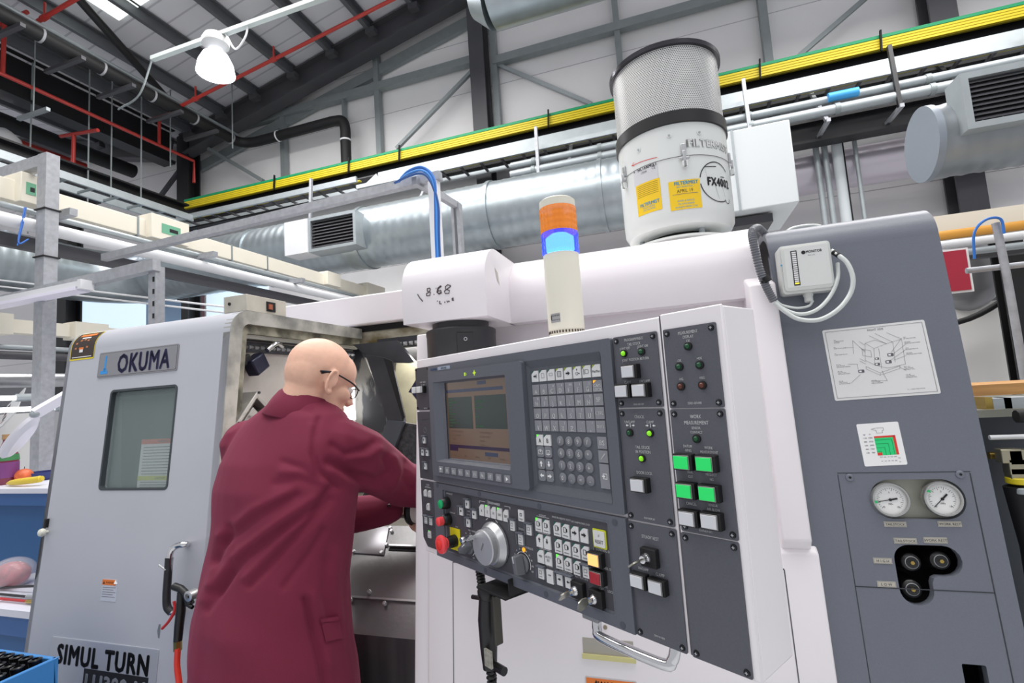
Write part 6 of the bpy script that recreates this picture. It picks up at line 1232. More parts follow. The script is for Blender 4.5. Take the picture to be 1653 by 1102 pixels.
# handwheel
mb = MB(); mb.lathe(CF, -.368, .069, [(.044, .003), (.046, .006), (.046, .010), (.044, .013), (.039, .02), (.038, .022)], alu, 48); hw = mb.build('handwheel', lpn, label='silver pulse handwheel', smooth=30)
mb = MB(); mb.lathe(CF, -.368, .069, [(.0355, .018), (.0355, .036), (.0335, .038)], mat('wheel_face', '#b6b7ba', .35, .5), 48); mb.build('wheel_face', hw, smooth=30)
mb = MB(); mb.box(Fr(CF.p(-.368, .071, 0), CF.U*.5+CF.V*.87, CF.V*.5-CF.U*.87, CF.N), -.009, .009, -.0018, .0018, .038, .0384, inkg); mb.build('wheel_marks', hw)
mb = MB(); mb.lathe(CF, -.392, .088, [(.004, .038), (.004, .044), (.006, .048), (.0065, .07), (.005, .074)], chrome, 20); mb.build('crank_handle', hw)
for (u, v, a, nm, ar) in ((-466, 47, 35, 'feed_override_knob', (220, -60)), (-281, 47, 100, 'spindle_override_knob', (150, -20))):
    mb = MB(); mb.lathe(CF, u*k_, v*k_, [(.019, .003), (.018, .007), (.017, .009)], mat('knob_grey', '#606268', .5), 28); ang2 = math.radians(a); f3 = Fr(CF.p(u*k_, v*k_, 0), CF.U*math.cos(ang2)+CF.V*math.sin(ang2), CF.V*math.cos(ang2)-CF.U*math.sin(ang2), CF.N)
    mb.frust(f3, (-.019, .02, -.011, .011), (-.016, .018, -.0055, .0055), .009, .027, MC['knob_grey']); kn = mb.build(nm, lpn, bevel=.002); mb = MB(); mb.box(f3, .006, .0185, -.0008, .0008, .027, .0275, inkw); mb.build('knob_pointer', kn)
    mb = MB()
    for i in range(24):
        b = math.radians(ar[0]+(ar[1]-ar[0])*i/24); b2 = math.radians(ar[0]+(ar[1]-ar[0])*(i+1)/24); R0 = .0215
        mb.add([CF.p(u*k_+q*math.cos(t), v*k_+q*math.sin(t), .0034) for q, t in ((R0, b), (R0, b2), (R0+.0012, b2), (R0+.0012, b))], [(3, 2, 1, 0)], inkw)
    for i in range(9): b = math.radians(ar[0]+(ar[1]-ar[0])*i/8); mb.text(CF, str(i*15), u*k_+.028*math.cos(b), v*k_+.028*math.sin(b), .0045, inkw, .0034)
    mb.build('dial_scale', lpn)
mb = MB(); mb.cyl(CF, -.276, .0745, .0042, .003, .005, am, 16); mb.build('override_lamp', lpn, label='orange override lamp')
# key switches
def keysw(par, u, v, ang, n0=3):
    mb = MB(); cbox(mb, u-14, u+14, v-14, v+14, n0, n0+11, blackm); b = mb.build('key_switch', par, bevel=.0015, label='black key switch'); mb = MB(); mb.lathe(CF, (u-2)*k_, v*k_, [(.0085, (n0+11)*k_), (.0085, (n0+14)*k_), (.007, (n0+16)*k_), (.0055, (n0+22)*k_)], chrome, 20); mb.build('lock_barrel', b)
    a = math.radians(ang); U = CF.U*math.cos(a)+CF.V*math.sin(a); V = CF.N; f3 = Fr(CF.p((u-2)*k_, v*k_, (n0+20)*k_), U, V); mb = MB()
    mb.prism(f3, [(-.003, 0), (.003, 0), (.003, .006), (.009, .01), (.0105, .022), (.006, .03), (-.006, .03), (-.0105, .022), (-.009, .01), (-.003, .006)], -.0011, .0011, mat('key_metal', '#a8a69a', .25, .9)); mb.build('key', b)
keysw(lpn, -130, 36, 50); keysw(lpn, -88, 33, 75)
# --- button modules
def module(u0, u1, v0, v1, txts, scr=True, name='button_module', lab=None, slope=0):
    mb = MB(); mb.prism(CF, mm(rrect(u0, u1, v0, v1, 2.5, 3)), .001, .003, modgrey); m_ = mb.build(name, con, label=lab, smooth=30)
    for u, v in ((u0+7, v1-7), (u1-7, v1-7), (u0+7, v0+7), (u1-7, v0+7)): mb = MB(); screw(mb, u, v, 4.6, 3); mb.build('module_screw', m_)
    mb = MB()
    for t, u, v, s in txts: T(mb, t, u, v, s, n=3, sx=.72, bold=.012)
    if txts: mb.build('module_lettering', m_)
    return m_
def led(par, u, v, m):
    mb = MB(); mb.lathe(CF, u*k_, v*k_, [(.0062, .003), (.006, .006), (.0048, .0065)], blackm, 20); mb.sphere(CF.p(u*k_, v*k_, .0062), .0042, m, 12, 8); mb.build('indicator_lamp', par)
lo = mat('led_on', '#7ccf1d', .2, emit=.5); lf_ = mat('led_off', '#0f4a2a', .15); lr = mat('led_off_red', '#5c2a1c', .15)
m1 = module(-13, 71, 347.5, 462, (('PROGRAMMABLE', 28, 455, 6.2), ('TAIL STOCK', 28, 447.5, 6.2), ('JOINT OFF', 10, 442, 5.8), ('JOINT ON', 44, 442, 5.8), ('JOINT POSITION RETURN', 28, 423, 6), ('CLAMP', 10, 388, 5.8), ('UNCLAMP', 42, 388, 5.8), ('E5425-069-299', 27, 352.5, 4.2)), lab='tail stock module with three white buttons')
led(m1, 8, 434, lo); led(m1, 42, 433.5, lf_)
for u, v in ((20, 404), (4, 374), (37, 374)): sqbtn(m1, u, v, wl_)
m2 = module(-13.5, 71, 172, 345, (('CHUCK', 26, 333, 7), ('UNCLAMP', 7, 325, 5.8), ('CLAMP', 45, 325, 5.8), ('TAIL STOCK', 27, 286, 6.6), ('IN POSITION', 27, 279, 6.6), ('DOOR LOCK', 26, 247, 6.6), ('E5419-029-201', 28, 178.5, 4.4)), lab='chuck and door lock module')
mb = MB()
for u, s_ in ((7, -1), (45, 1)):
    cbox(mb, u-.4, u+.4, 316.5, 322.5, 3, 3.4, inkw)
    for d in (-1, 1): arrow(mb, u+d*6, 319.5, 3.1, 2.6, (0 if d*s_ < 0 else 180), inkw)
mb.build('clamp_symbols', m2)
led(m2, 6, 308, lf_); led(m2, 44, 308, lo); led(m2, 25, 269, lo); sqbtn(m2, 19, 229, wl_, w=23, h=17)
m3 = module(-15, 72, -4, 169, (('STEADY REST', 26, 150, 7), ('UNCLAMP', 8, 100, 5.6), ('CLAMP', 38, 98, 6.6), ('E5419-017-020', 27, 6, 4)), lab='steady rest module with key switch')
keysw(m3, 26, 122, 35); sqbtn(m3, 2, 83, wl_); sqbtn(m3, 35, 82, wl_)
m4 = module(82, 166, 345, 462, (('MEASUREMENT', 123, 453.5, 6.2), ('DISPLAY', 123, 447, 6.2), ('OK', 122.5, 441, 5.8), ('-OK', 105, 414, 5.6), ('+OK', 137, 414.5, 5.6), ('-NG', 105, 387, 5.6), ('+NG', 138, 387, 5.6), ('E5421-059-092', 123, 352, 4.8)), lab='measurement display module with five lamps')
for u, v, m in ((122, 433, lf_), (105, 405, lf_), (137, 405, lf_), (104.5, 376.5, lr), (138, 376.5, lr)): led(m4, u, v, m)
m5 = module(81.5, 166, 169.5, 343.5, (('WORK', 122, 333, 7.5), ('MEASUREMENT', 122, 324.5, 7.5), ('SENSOR', 121, 317, 5.2), ('CONTACT', 121, 311, 5.2), ('DATUM', 105, 291, 5.4), ('-RING', 105, 285, 5.4), ('WORK', 137, 290, 5.4), ('MEASUREMENT', 137, 284, 5.2), ('TRIAL', 105, 254.5, 5.2), ('CUT', 105, 248, 5.2), ('NEGLECT', 137, 253.5, 5.2), ('NG', 137, 247, 5.2), ('CANCEL', 102, 210, 5.8), ('SENSOR', 135, 212, 5), ('AIR-BLOW', 135, 206, 5.4), ('E5419-019-095', 120, 175, 4.4)), lab='work measurement module with lit green buttons')
led(m5, 121, 302, lf_)
for u, v, m in ((99, 269, gl_), (134, 269, gl_), (99, 229, gl_), (134, 229, gl_), (99, 191, wl_), (133, 192, wl_)): sqbtn(m5, u, v, m, h=17.5, w=22.5)
m6 = module(80, 165.5, -4, 167.5, (), name='blank_plate', lab='blank grey cover plate')
# chrome grab bar under the console
mb = MB(); pts = [CF.px(955, 985, .0), CF.px(958, 1022, 0), CF.px(1079, 1077, 0), CF.px(1086, 1045, 0)]
a = pts[0]; c = pts[3]; vb = (pts[1][1]+pts[2][1])/2
pth = [CF.p(a[0], .0, -.02), CF.p(a[0]+.002, vb+.025, -.01), CF.p(a[0]+.006, vb+.008, -.004), CF.p(a[0]+.022, vb, .0), CF.p(c[0]-.022, vb, .0), CF.p(c[0]-.006, vb+.008, -.004), CF.p(c[0]-.002, vb+.025, -.01), CF.p(c[0], .0, -.02)]
mb.tube(spline(pth, 6), .0085, chrome, 16); gb_ = mb.build('grab_bar', con, label='chrome grab bar under the console')
MB().box(CF, a[0]-.02, a[0]+.015, -.012, -.003, -.05, .004, mat('bracket_grey', '#8e8f93', .4, .3)).build('grab_bracket', con, bevel=.002)
# ---- handheld pendant in its holder
hp_ = thing('handheld_pendant', 'black handheld pulse pendant with coiled cable hanging below the console', 'pendant', dep(790, 1000, 1.08))
def PC(x, y, off=0): u, v = CF.px(x, y, off); return CF.p(u, v, off)
mb = MB(); b0_ = CF.px(805, 925, -.02); 
cbx = MB(); cbx.tube([PC(786, 958, .0), PC(786, 1000, .0), PC(789, 1045, .0), PC(791, 1078, .0)], .02, black, 20, radii=[.017, .0195, .0185, .015]); cbx.build('pendant_grip', hp_)
mb = MB(); mb.lathe(Fr(PC(787, 957, 0), CF.U, -CF.N, (0, 0, 1)), 0, 0, [(.016, -.012), (.021, -.006), (.022, .006), (.019, .013), (.008, .016)], black, 24); mb.build('pendant_head', hp_)
MB().tube([PC(763, 963, .0), PC(776, 965, .0)], .005, black, 8).build('hook_lever', hp_)
mb = MB(); q = PC(788, 1064, .02); f3 = Fr(q, CF.U, (0, 0, 1), CF.N); mb.box(f3, -.012, .011, -.016, .018, -.004, .001, mat('worn_label', '#98968c', .5, var=.3, vs=120)); mb.build('pendant_label', hp_)
mb = MB(); q = PC(804, 1000, .005); mb.box(Fr(q, CF.U, (0, 0, 1), CF.N), -.006, .002, -.05, .05, -.01, .01, mat('olive_switch', '#3a3830', .5)); mb.build('side_switch', hp_, bevel=.003)
mb = MB(); q = PC(800, 1075, 0); mb.tube([q, q+CF.U*.03], .009, black, 10); mb.build('pendant_foot', hp_)
mb = MB(); n = 90; pts = []; A = PC(772, 905, -.02); B = PC(779, 952, -.0)
for i in range(n+1): t = i/n; c = A.lerp(B, t); an = t*math.pi*2*9; pts.append(c+CF.U*.007*math.cos(an)+CF.N*.007*math.sin(an))
mb.tube(pts, .0035, black, 8); mb.build('coiled_cable', hp_)
mb = MB(); pts = [PC(793, 1080, 0)]; n = 80; A = PC(793, 1082, 0); B = PC(800, 1180, 0); pts = []
for i in range(n+1): t = i/n; c = A.lerp(B, t); an = t*math.pi*2*12; pts.append(c+CF.U*.008*math.cos(an)+CF.N*.008*math.sin(an))
mb.tube(pts, .004, black, 8); mb.build('lower_cable', hp_)
hb = thing('pendant_holder', 'black bent metal holder under the console carrying the pendant', 'bracket', dep(820, 950, 1.05))
mb = MB(); u0_, v0_ = CF.px(806, 930, -.01); u1_, v1_ = CF.px(840, 945, -.01); f3 = CF
mb.box(CF, u0_, u1_, v1_-.015, .0, -.05, -.045, blackm); mb.box(CF, u0_-.03, u1_, v1_-.018, v1_-.013, -.05, .03, blackm); mb.box(CF, u1_-.003, u1_, v1_-.018, v1_+.02, -.05, .02, blackm); mb.build('holder_plate', hb, bevel=.001)
# ================================================================== signal tower on the console
tw = thing('signal_tower', 'cream signal tower with lit blue and unlit amber lenses standing on the console', 'signal light', dep(913, 540, 1.03))
tb_ = dep(915, 536, 1.02); tz = 1.6
tp = at(899, 330, X=tb_.x) ; 
d_ = math.hypot(tb_.x, tb_.y); R_ = .0365
fr = Fr((tb_.x, tb_.y, 0), (1, 0, 0), (0, 1, 0), (0, 0, 1))
def zpix(y): # height seen at the tower axis for an image row
    P = np.array([tb_.x, tb_.y, 0]); lo_, hi_ = 1.0, 3.0
    for _ in range(40):
        m_ = (lo_+hi_)/2; dv = np.array([tb_.x, tb_.y, m_])-C3; yy = 551-FPX*(dv@U3)/(dv@F3)
        if yy > y: lo_ = m_
        else: hi_ = m_
    return lo_
z0_, z1_, z2_, z3_, z4_ = zpix(533), zpix(412), zpix(377), zpix(338), zpix(326)
tc_ = mat('tower_cream', '#e0dccd', .4)
MB().lathe(fr, 0, 0, [(R_*.97, 1.598), (R_*.97, z0_)], tc_, 40).build('tower_base', tw)
mb = MB()
for i in range(36): a = 2*math.pi*i/36; f3 = Fr((tb_.x+R_*.97*math.cos(a), tb_.y+R_*.97*math.sin(a), 0), (-math.sin(a), math.cos(a), 0), (0, 0, 1)); mb.box(f3, -.0016, .0016, z0_-.007, z0_-.002, -.0, .0008, mat('slot_brown', '#4a3c30'))
mb.build('base_slots', tw)
MB().lathe(fr, 0, 0, [(R_, z0_), (R_, z1_-.001), (R_*.99, z1_)], tc_, 48).build('tower_body', tw)
def ribbed(z0, z1, m, name, lab):
    mb = MB(); prof = []; 
    N_ = 56; P = []; fs = []
    rows_ = [z0+(z1-z0)*i/8 for i in range(9)]
    for j, z in enumerate(rows_):
        for i in range(N_): r = R_*(1.0+(.03 if i % 2 else 0)+(.02 if j % 2 else 0)); P.append(fr.p(r*math.cos(2*math.pi*i/N_), r*math.sin(2*math.pi*i/N_), z))
    for j in range(8):
        for i in range(N_): k = (i+1) % N_; fs.append((j*N_+i, j*N_+k, (j+1)*N_+k, (j+1)*N_+i))
    mb.add(P, fs, m); return mb.build(name, tw, label=lab, smooth=10)
ribbed(z1_, z2_, mat('lens_blue', '#2a3ff0', .12, alpha=.68, emit=.7, ecol='#2a48ff', coat=.5), 'blue_lens', 'lit blue lens')
ribbed(z2_, z3_, mat('lens_orange', '#f58a1e', .12, alpha=.85, emit=.12, coat=.5), 'amber_lens', 'amber lens')
MB().lathe(fr, 0, 0, [(R_*.5, z1_), (R_*.8, z1_+.01), (R_*.8, z2_-.01), (R_*.5, z2_-.002)], mat('blue_core', '#8fe6ff', .5, emit=2.4, ecol='#7fdcff'), 20).build('lamp_core', tw)
MB().lathe(fr, 0, 0, [(R_*.3, z2_), (R_*.3, z3_)], mat('amber_core', '#b0602a', .5), 20).build('amber_core', tw)
MB().lathe(fr, 0, 0, [(R_*1.01, z3_), (R_*1.01, z4_-.001), (R_*.9, z4_+.002), (R_*.2, z4_+.003)], tc_, 48).build('tower_cap', tw)
th = math.atan2(-tb_.y, -tb_.x)-.55
mb = MB()
for k in range(6): a = th-.3+k*.1; f3 = Fr((tb_.x+R_*math.cos(a), tb_.y+R_*math.sin(a), z0_+.022), (-math.sin(a), math.cos(a), 0), (0, 0, 1)); mb.box(f3, -.002, .002, -.008, .01, 0, .0006, mat('foil_label', '#a9a7a8', .4, .4)); mb.box(f3, -.0016, .0012, .004 if k else -.002, .007, .0006, .0009, inkg if k else inkk); mb.box(f3, -.0012, .0016, -.004, -.002, .0006, .0009, inkg)
mb.build('rating_label', tw)
# ================================================================== mist filter on the top cover
fy = 1.78; A = at(1098, 389, Y=fy)
fx = at(1094, 220, Y=fy).x
lf0 = at(1015, 378, Y=fy); rt0 = at(1187, 368, Y=fy)
FR_ = .178; fx = .055
ff = thing('mist_filter', 'tall white oil-mist filter drum with perforated metal top standing on the lathe', 'filter', (fx, fy, 1.9))
fr = Fr((fx, fy, 0), (1, 0, 0), (0, 1, 0), (0, 0, 1))
fw = mat('filter_white', '#dfe2df', .3, coat=.3)
def zf(px, py): return at(px, py, Y=fy-FR_*.9).z
zb0 = 1.95; zb1 = 2.255; zb2 = 2.30; zb3 = 2.62
MB().lathe(fr, 0, 0, [(.05, 1.905), (.06, 1.935), (.17, 1.938), (.17, 1.944), (.165, 1.947), (.03, 1.95)], fw, 48).build('mount_flange', ff)
mb = MB()
for a in (200, 300, 60, 120): mb.cyl(fr, .13*math.cos(math.radians(a)), .13*math.sin(math.radians(a)), .009, 1.94, 2.0, galv, 12)
mb.build('mount_stud', ff); MB().lathe(fr, 0, 0, [(.1, 1.945), (.1, 1.985)], blackm, 32).build('intake', ff)
body = MB().lathe(fr, 0, 0, [(.10, 1.972), (.14, 1.972), (.165, 1.98), (.176, 2.0), (.178, 2.03), (.178, 2.186), (.1795, 2.187), (.1795, 2.189), (.178, 2.19), (.178, 2.305)], fw, 72).build('filter_drum', ff, smooth=30)
MB().lathe(fr, 0, 0, [(.1798, 2.1875), (.1798, 2.1895)], seamm, 72, close=False).build('drum_seam', ff)
MB().lathe(fr, 0, 0, [(.176, 2.297), (.184, 2.299), (.184, 2.338), (.178, 2.34)], black, 72).build('black_band', ff, smooth=30)
# perforated sleeve: real holes via alpha pattern
pm = mat('perforated_metal', '#dcdcda', .4, .3); nt = pm.node_tree; bs_ = nt.nodes['Principled BSDF']
g_ = nt.nodes['Texture Coordinate']; uvm = nt.nodes.new('ShaderNodeUVMap'); sep = nt.nodes.new('ShaderNodeSeparateXYZ'); nt.links.new(uvm.outputs[0], sep.inputs[0])
def math_(op, a, b=None, v=None):
    n_ = nt.nodes.new('ShaderNodeMath'); n_.operation = op; nt.links.new(a, n_.inputs[0])
    if b is not None: nt.links.new(b, n_.inputs[1])
    if v is not None: n_.inputs[1].default_value = v
    return n_.outputs[0]
iu = sep.outputs[0]; iv = sep.outputs[1]      # u in hole pitches, v in rows
row = math_('FLOOR', iv); sh_ = math_('MULTIPLY', math_('MODULO', row, v=2.0), v=.5); fu = math_('SUBTRACT', math_('FRACT', math_('ADD', iu, sh_)), v=.5); fv = math_('MULTIPLY', math_('SUBTRACT', math_('FRACT', iv), v=.5), v=.87)
d2 = math_('ADD', math_('MULTIPLY', fu, fu), math_('MULTIPLY', fv, fv)); hole = math_('LESS_THAN', d2, v=.092)
al = math_('SUBTRACT', hole, v=1.0); al = math_('ABSOLUTE', al); nt.links.new(al, bs_.inputs['Alpha'])
def sleeve(r, z0, z1, name, m):
    N_ = 96; P = []; fs = []
    for z in (z0, z1): P += [(r*math.cos(2*math.pi*i/N_), r*math.sin(2*math.pi*i/N_), z-z0) for i in range(N_+1)]
    for i in range(N_): fs.append((i, i+1, N_+2+i, N_+1+i))
    me = bpy.data.meshes.new(name); me.from_pydata(P, [], fs); me.materials.append(m); uv = me.uv_layers.new(name='UVMap')
    pitch = .0068; nh = round(2*math.pi*r/pitch)
    for p in me.polygons:
        for li in p.loop_indices:
            vi = me.loops[li].vertex_index; i = vi % (N_+1); uv.data[li].uv = (nh*i/N_, (0 if vi <= N_ else (z1-z0)/(pitch*.87)))
    me.polygons.foreach_set('use_smooth', [True]*len(me.polygons)); o = bpy.data.objects.new(name, me); COL.objects.link(o); o.parent = ff; o.location = Vector((fx, fy, z0))-wl(ff); return o
sleeve(.176, 2.335, 2.565, 'perforated_sleeve', pm)
MB().lathe(fr, 0, 0, [(.168, 2.335), (.168, 2.565)], mat('filter_core', '#77787c', .6), 64).build('filter_cartridge', ff)
MB().lathe(fr, 0, 0, [(.17, 2.555), (.186, 2.557), (.187, 2.571), (.18, 2.575), (.05, 2.577)], mat('rim_dark', '#3a3a3f', .25, .5), 72).build('top_rim', ff, smooth=30)
# things fixed to the drum surface
def DP(ang, z, r=.1785): a = math.radians(ang); return Fr((fx+r*math.cos(a), fy+r*math.sin(a), z), (-math.sin(a), math.cos(a), 0), (0, 0, 1))
def wrap(mb, a0, a1, z0, z1, m, r=.1788, n=14, shear=0):
    P = []; 
    for rr2 in (r, ):
        for i in range(n+1):
            a = math.radians(a0+(a1-a0)*i/n); P += [(fx+rr2*math.cos(a), fy+rr2*math.sin(a), z0), (fx+rr2*math.cos(a), fy+rr2*math.sin(a), z1)]
    mb.add(P, [(2*i, 2*i+2, 2*i+3, 2*i+1) for i in range(n)], m)
def wtext(mb, t, a, z, size, m, r=.1792, sx=.85, bold=0):
    vs, fs = glyphs(t, bold); xs = [q[0] for q in vs]; c = (min(xs)+max(xs))/2; P = []
    for x, y in vs: th_ = math.radians(a)+(x-c)*size*sx/r; P.append((fx+r*math.cos(th_), fy+r*math.sin(th_), z+(y-.35)*size))
    mb.add(P, fs, m)
ydl = mat('service_yellow', '#f2c81e', .4); bl = mat('label_cyan', '#3f9fc4', .5)
# angle facing camera is about -92 deg
mb = MB(); wrap(mb, -127, -98, 2.025, 2.12, ydl); wrap(mb, -127, -98, 2.12, 2.155, mat('label_silver', '#c9c9cb', .35, .2)) if False else None
def vis(px, py):      # angle and height on the drum under a sight line
    d = np.array(ray(px, py)); a_ = d[0]**2+d[1]**2; b_ = -2*(d[0]*fx+d[1]*fy); c_ = fx*fx+fy*fy-.178**2; t = (-b_-math.sqrt(max(0, b_*b_-4*a_*c_)))/(2*a_); P = C3+d*t; return math.degrees(math.atan2(P[1]-fy, P[0]-fx)), P[2]
mb = MB()
a0, za = vis(1031, 350); a1, zb_ = vis(1070, 342); _, zt1 = vis(1050, 291); _, zt2 = vis(1045, 268)
wrap(mb, a0, a1, za-.001, zt1, ydl); wrap(mb, a0-1.5, a1-1, zt1, zt2+.006, mat('label_silver', '#cfd0d2', .4)); 
for k in range(7): wrap(mb, a0+2, a1-2, zt1-.008-k*.006, zt1-.0065-k*.006, mat('print_olive', '#8a7718', .6), .179)
am_ = (a0+a1)/2
wtext(mb, 'FILTERMIST', am_+2, zt2-.002, .015, inkk, bold=.04); wtext(mb, '17599', am_-2, zt2-.016, .011, inkk); wtext(mb, 'CE', a1-5, zt2-.012, .013, inkk); wtext(mb, '●', a0, zt2, .01, inkk)
wtext(mb, 'FILTERMIST', am_+1, za+.03, .015, bl, bold=.04); wtext(mb, 'SALES & SERVICE', am_, za+.019, .007, bl); wtext(mb, '+44 1746 765361', am_, za+.011, .0075, bl)
a0, za2 = vis(1083, 341); a1, _ = vis(1134, 338); _, zt3 = vis(1105, 290)
wrap(mb, a0, a1, za2, zt3, ydl); am_ = (a0+a1)/2
wtext(mb, 'FILTERMIST', am_+2, zt3-.009, .0155, bl, bold=.04); wtext(mb, 'NEXT SERVICE DUE', am_, zt3-.021, .0065, bl); wtext(mb, 'APRIL 19', am_, zt3-.034, .015, mat('biro', '#2c2a1e')); wrap(mb, a0+3, a1-3, zt3-.0445, zt3-.0432, inkg, .1793)
wtext(mb, 'SPARES & SERVICE', am_, za2+.027, .0075, bl); wtext(mb, 'TEL 01952 290500', am_, za2+.017, .0075, bl); wtext(mb, 'SALES@FILTERMIST.COM', am_, za2+.0075, .007, bl); mb.build('drum_labels', ff)
# red arrow
mb = MB(); a0, z0a = vis(1061, 254); a1, z1a = vis(1020, 268)
def wline(mb, p, q, w, m, n=10):
    P = []
    for i in range(n+1): t = i/n; a = math.radians(p[0]+(q[0]-p[0])*t); z = p[1]+(q[1]-p[1])*t; P += [(fx+.1794*math.cos(a), fy+.1794*math.sin(a), z-w/2), (fx+.1794*math.cos(a), fy+.1794*math.sin(a), z+w/2)]
    mb.add(P, [(2*i, 2*i+2, 2*i+3, 2*i+1) for i in range(n)], m)
rdm = mat('arrow_red', '#d03a32', .5); wline(mb, (a1, z1a), (a0, z0a+.0), .0022, rdm); wline(mb, (a1, z1a), (a1+4, z1a+.007), .002, rdm); wline(mb, (a1, z1a), (a1+4, z1a-.004), .002, rdm); mb.build('rotation_arrow', ff)
# FX4002 emblem and outlined lettering
mb = MB(); ac, zc_ = vis(1176, 302); ac2, _ = vis(1140, 300); ac = -46
zc_ = 2.105
def wcirc(mb, a, z, rad, w, m, n=48, t0=0, t1=360):
    P = []
    for i in range(n+1):
        t = math.radians(t0+(t1-t0)*i/n)
        for q in (rad-w/2, rad+w/2): th_ = math.radians(a)+q*math.cos(t)/.1792; P.append((fx+.1793*math.cos(th_), fy+.1793*math.sin(th_), z+q*math.sin(t)))
    mb.add(P, [(2*i, 2*i+1, 2*i+3, 2*i+2) for i in range(n)], m)
wcirc(mb, ac, zc_, .064, .003, inkk, 48, 40, 170); wcirc(mb, ac, zc_, .064, .003, inkk, 48, 188, 300)
wtext(mb, 'FX4002', ac+3, zc_, .036, inkk, sx=.78, bold=.05)
for p, q in (((-.045, .045), (-.04, .014)), ((-.045, .045), (.0, .05)), ((-.012, -.012), (.0, -.055)), ((.015, .018), (.035, .02)), ((.015, .018), (.015, .03)), ((.02, -.014), (.028, -.045))):
    wline(mb, (ac+math.degrees(p[0]/.179), zc_+p[1]), (ac+math.degrees(q[0]/.179), zc_+q[1]), .0025, inkk)
wcirc(mb, ac+13, zc_-.052, .012, .002, inkk, 20, 180, 380)
mb.build('emblem', ff)
mb = MB(); wtext(mb, 'FILTERMIST', -48, 2.228, .034, mat('outline_grey', '#9a9b99', .5), sx=.95, bold=.045); wtext(mb, 'FILTERMIST', -48, 2.228, .034, fw, .17945, sx=.95, bold=.012); mb.build('embossed_lettering', ff)
# latches and rivets
for ang in (-80, -150, -12):
    f3 = DP(ang, 2.182); mb = MB(); mb.box(f3, -.008, .008, .012, .045, 0, .006, alu); mb.box(f3, -.005, .005, -.03, .02, .004, .012, alu); mb.box(f3, -.016, .016, -.006, .001, .004, .01, alu); mb.box(f3, -.008, .008, -.03, -.012, 0, .012, fw); mb.build('toggle_latch', ff, bevel=.0015)
mb = MB()
for a, z in ((-92, 2.262), (-62, 2.262), (-125, 2.25)): f3 = DP(a, z); mb.cyl(f3, 0, 0, .008, 0, .001, fw, 20); mb.cyl(f3, 0, 0, .0035, .001, .003, galv, 10)
mb.build('rivets', ff)
# ================================================================== flow monitor box with tubes
mf = Fr((0, 1.325, 0), (1, 0, 0), (0, 0, 1), (0, -1, 0))
q = [mf.px(a, b) for a, b in ((1256, 397), (1338, 388), (1351, 462), (1266, 479))]
u0_, u1_ = (q[0][0]+q[3][0])/2, (q[1][0]+q[2][0])/2; v0_, v1_ = (q[2][1]+q[3][1])/2, (q[0][1]+q[1][1])/2
mo = thing('monitor_box', 'pale grey filter monitor box with bar display on the lathe shoulder', 'monitor', ((u0_+u1_)/2, 1.34, v0_))
bxg = mat('box_pale', '#d4d6d2', .4)
mb = MB(); mb.prism(mf, rrect(u0_, u1_, v0_, v1_, .008), -.05, -.004, bxg); mb.prism(mf, rrect(u0_+.004, u1_-.004, v0_+.006, v1_-.004, .008), -.004, 0, bxg); mb.build('box_body', mo, bevel=.002)
mb = MB(); w_ = u1_-u0_; h_ = v1_-v0_; mb.prism(mf, rrect(u0_+.01, u1_-.006, v0_+.014, v1_-.008, .003), 0, .0006, mat('box_face', '#dcdedb', .4)); mb.box(mf, u0_+.024, u0_+.037, v0_+.018, v1_-.015, .0006, .0012, inkk)
nb = 16
for k in range(nb): z = v0_+.021+k*(h_-.037)/nb; mb.box(mf, u0_+.026, u0_+.035, z, z+.0035, .0012, .0016, am if k == 0 and False else (mat('bar_yellow', '#f2e34a', .5, emit=.6) if k == 0 else paper))
mb.cyl(mf, u0_+.051, v1_-.022, .0045, .0006, .0011, inkk, 16); mb.text(mf, 'MONITOR', u0_+.073, v1_-.0215, .0085, inkk, .001, bold=.03, sx=.8); mb.text(mf, 'filter unit', u0_+.067, v1_-.03, .004, inkg, .001); mb.cyl(mf, u0_+.002, v0_+.07, .002, 0, .001, bl, 8); mb.build('bar_display', mo)
ug = u0_+.056; mb = MB(); mb.lathe(Fr((ug, 1.35, v0_), (1, 0, 0), (0, 1, 0), (0, 0, -1)), 0, 0, [(.011, 0), (.011, .006), (.0095, .008), (.0095, .02), (.007, .022)], bxg, 12); mb.build('cable_gland', mo)
tubm = mat('clear_tube', '#cdd2cf', .25, coat=.5); 
def PM(x, y, off=0): u, v = mf.px(x, y, off); return mf.p(u, v, off)
MB().tube(spline([PM(1343, 405, -.02), PM(1352, 411, .0), PM(1368, 425, .01), PM(1377, 450, .015), PM(1372, 475, .015), PM(1352, 500, .02), PM(1322, 516, .02), PM(1290, 515, .015), PM(1268, 503, .01), PM(1250, 488, .005)], 8), .0052, tubm, 12).build('sensor_tube', mo, label='translucent looping tube')
MB().tube(spline([PM(1352, 425, -.02), PM(1352, 450, -.005), PM(1340, 478, .0), PM(1318, 500, .01), PM(1290, 507, .01), PM(1262, 497, .005), PM(1252, 486, .005)], 8), .0045, tubm, 12).build('sensor_tube', mo)
MB().tube(spline([PM(1312, 486, -.02), PM(1305, 494, -.01), PM(1285, 497, .0), PM(1262, 492, .0), PM(1252, 484, .0)], 8), .003, tubm, 10).build('signal_cable', mo)
MB().tube([PM(1346, 407, -.01), PM(1355, 413, .003)], .0062, blackm, 12).build('tube_sleeve', mo)
cnd = mat('conduit_grey', '#6c6e74', .35)
mb = MB(); pts = spline([PM(1235, 378, -.12), PM(1224, 368, -.08), PM(1215, 372, -.02), PM(1215, 385, .0), PM(1220, 410, .003), PM(1228, 440, .003), PM(1238, 465, .003), PM(1250, 487, .003)], 14); pts2 = []; 
for i in range(len(pts)-1):
    for k in range(2): pts2.append(pts[i].lerp(pts[i+1], k/2))
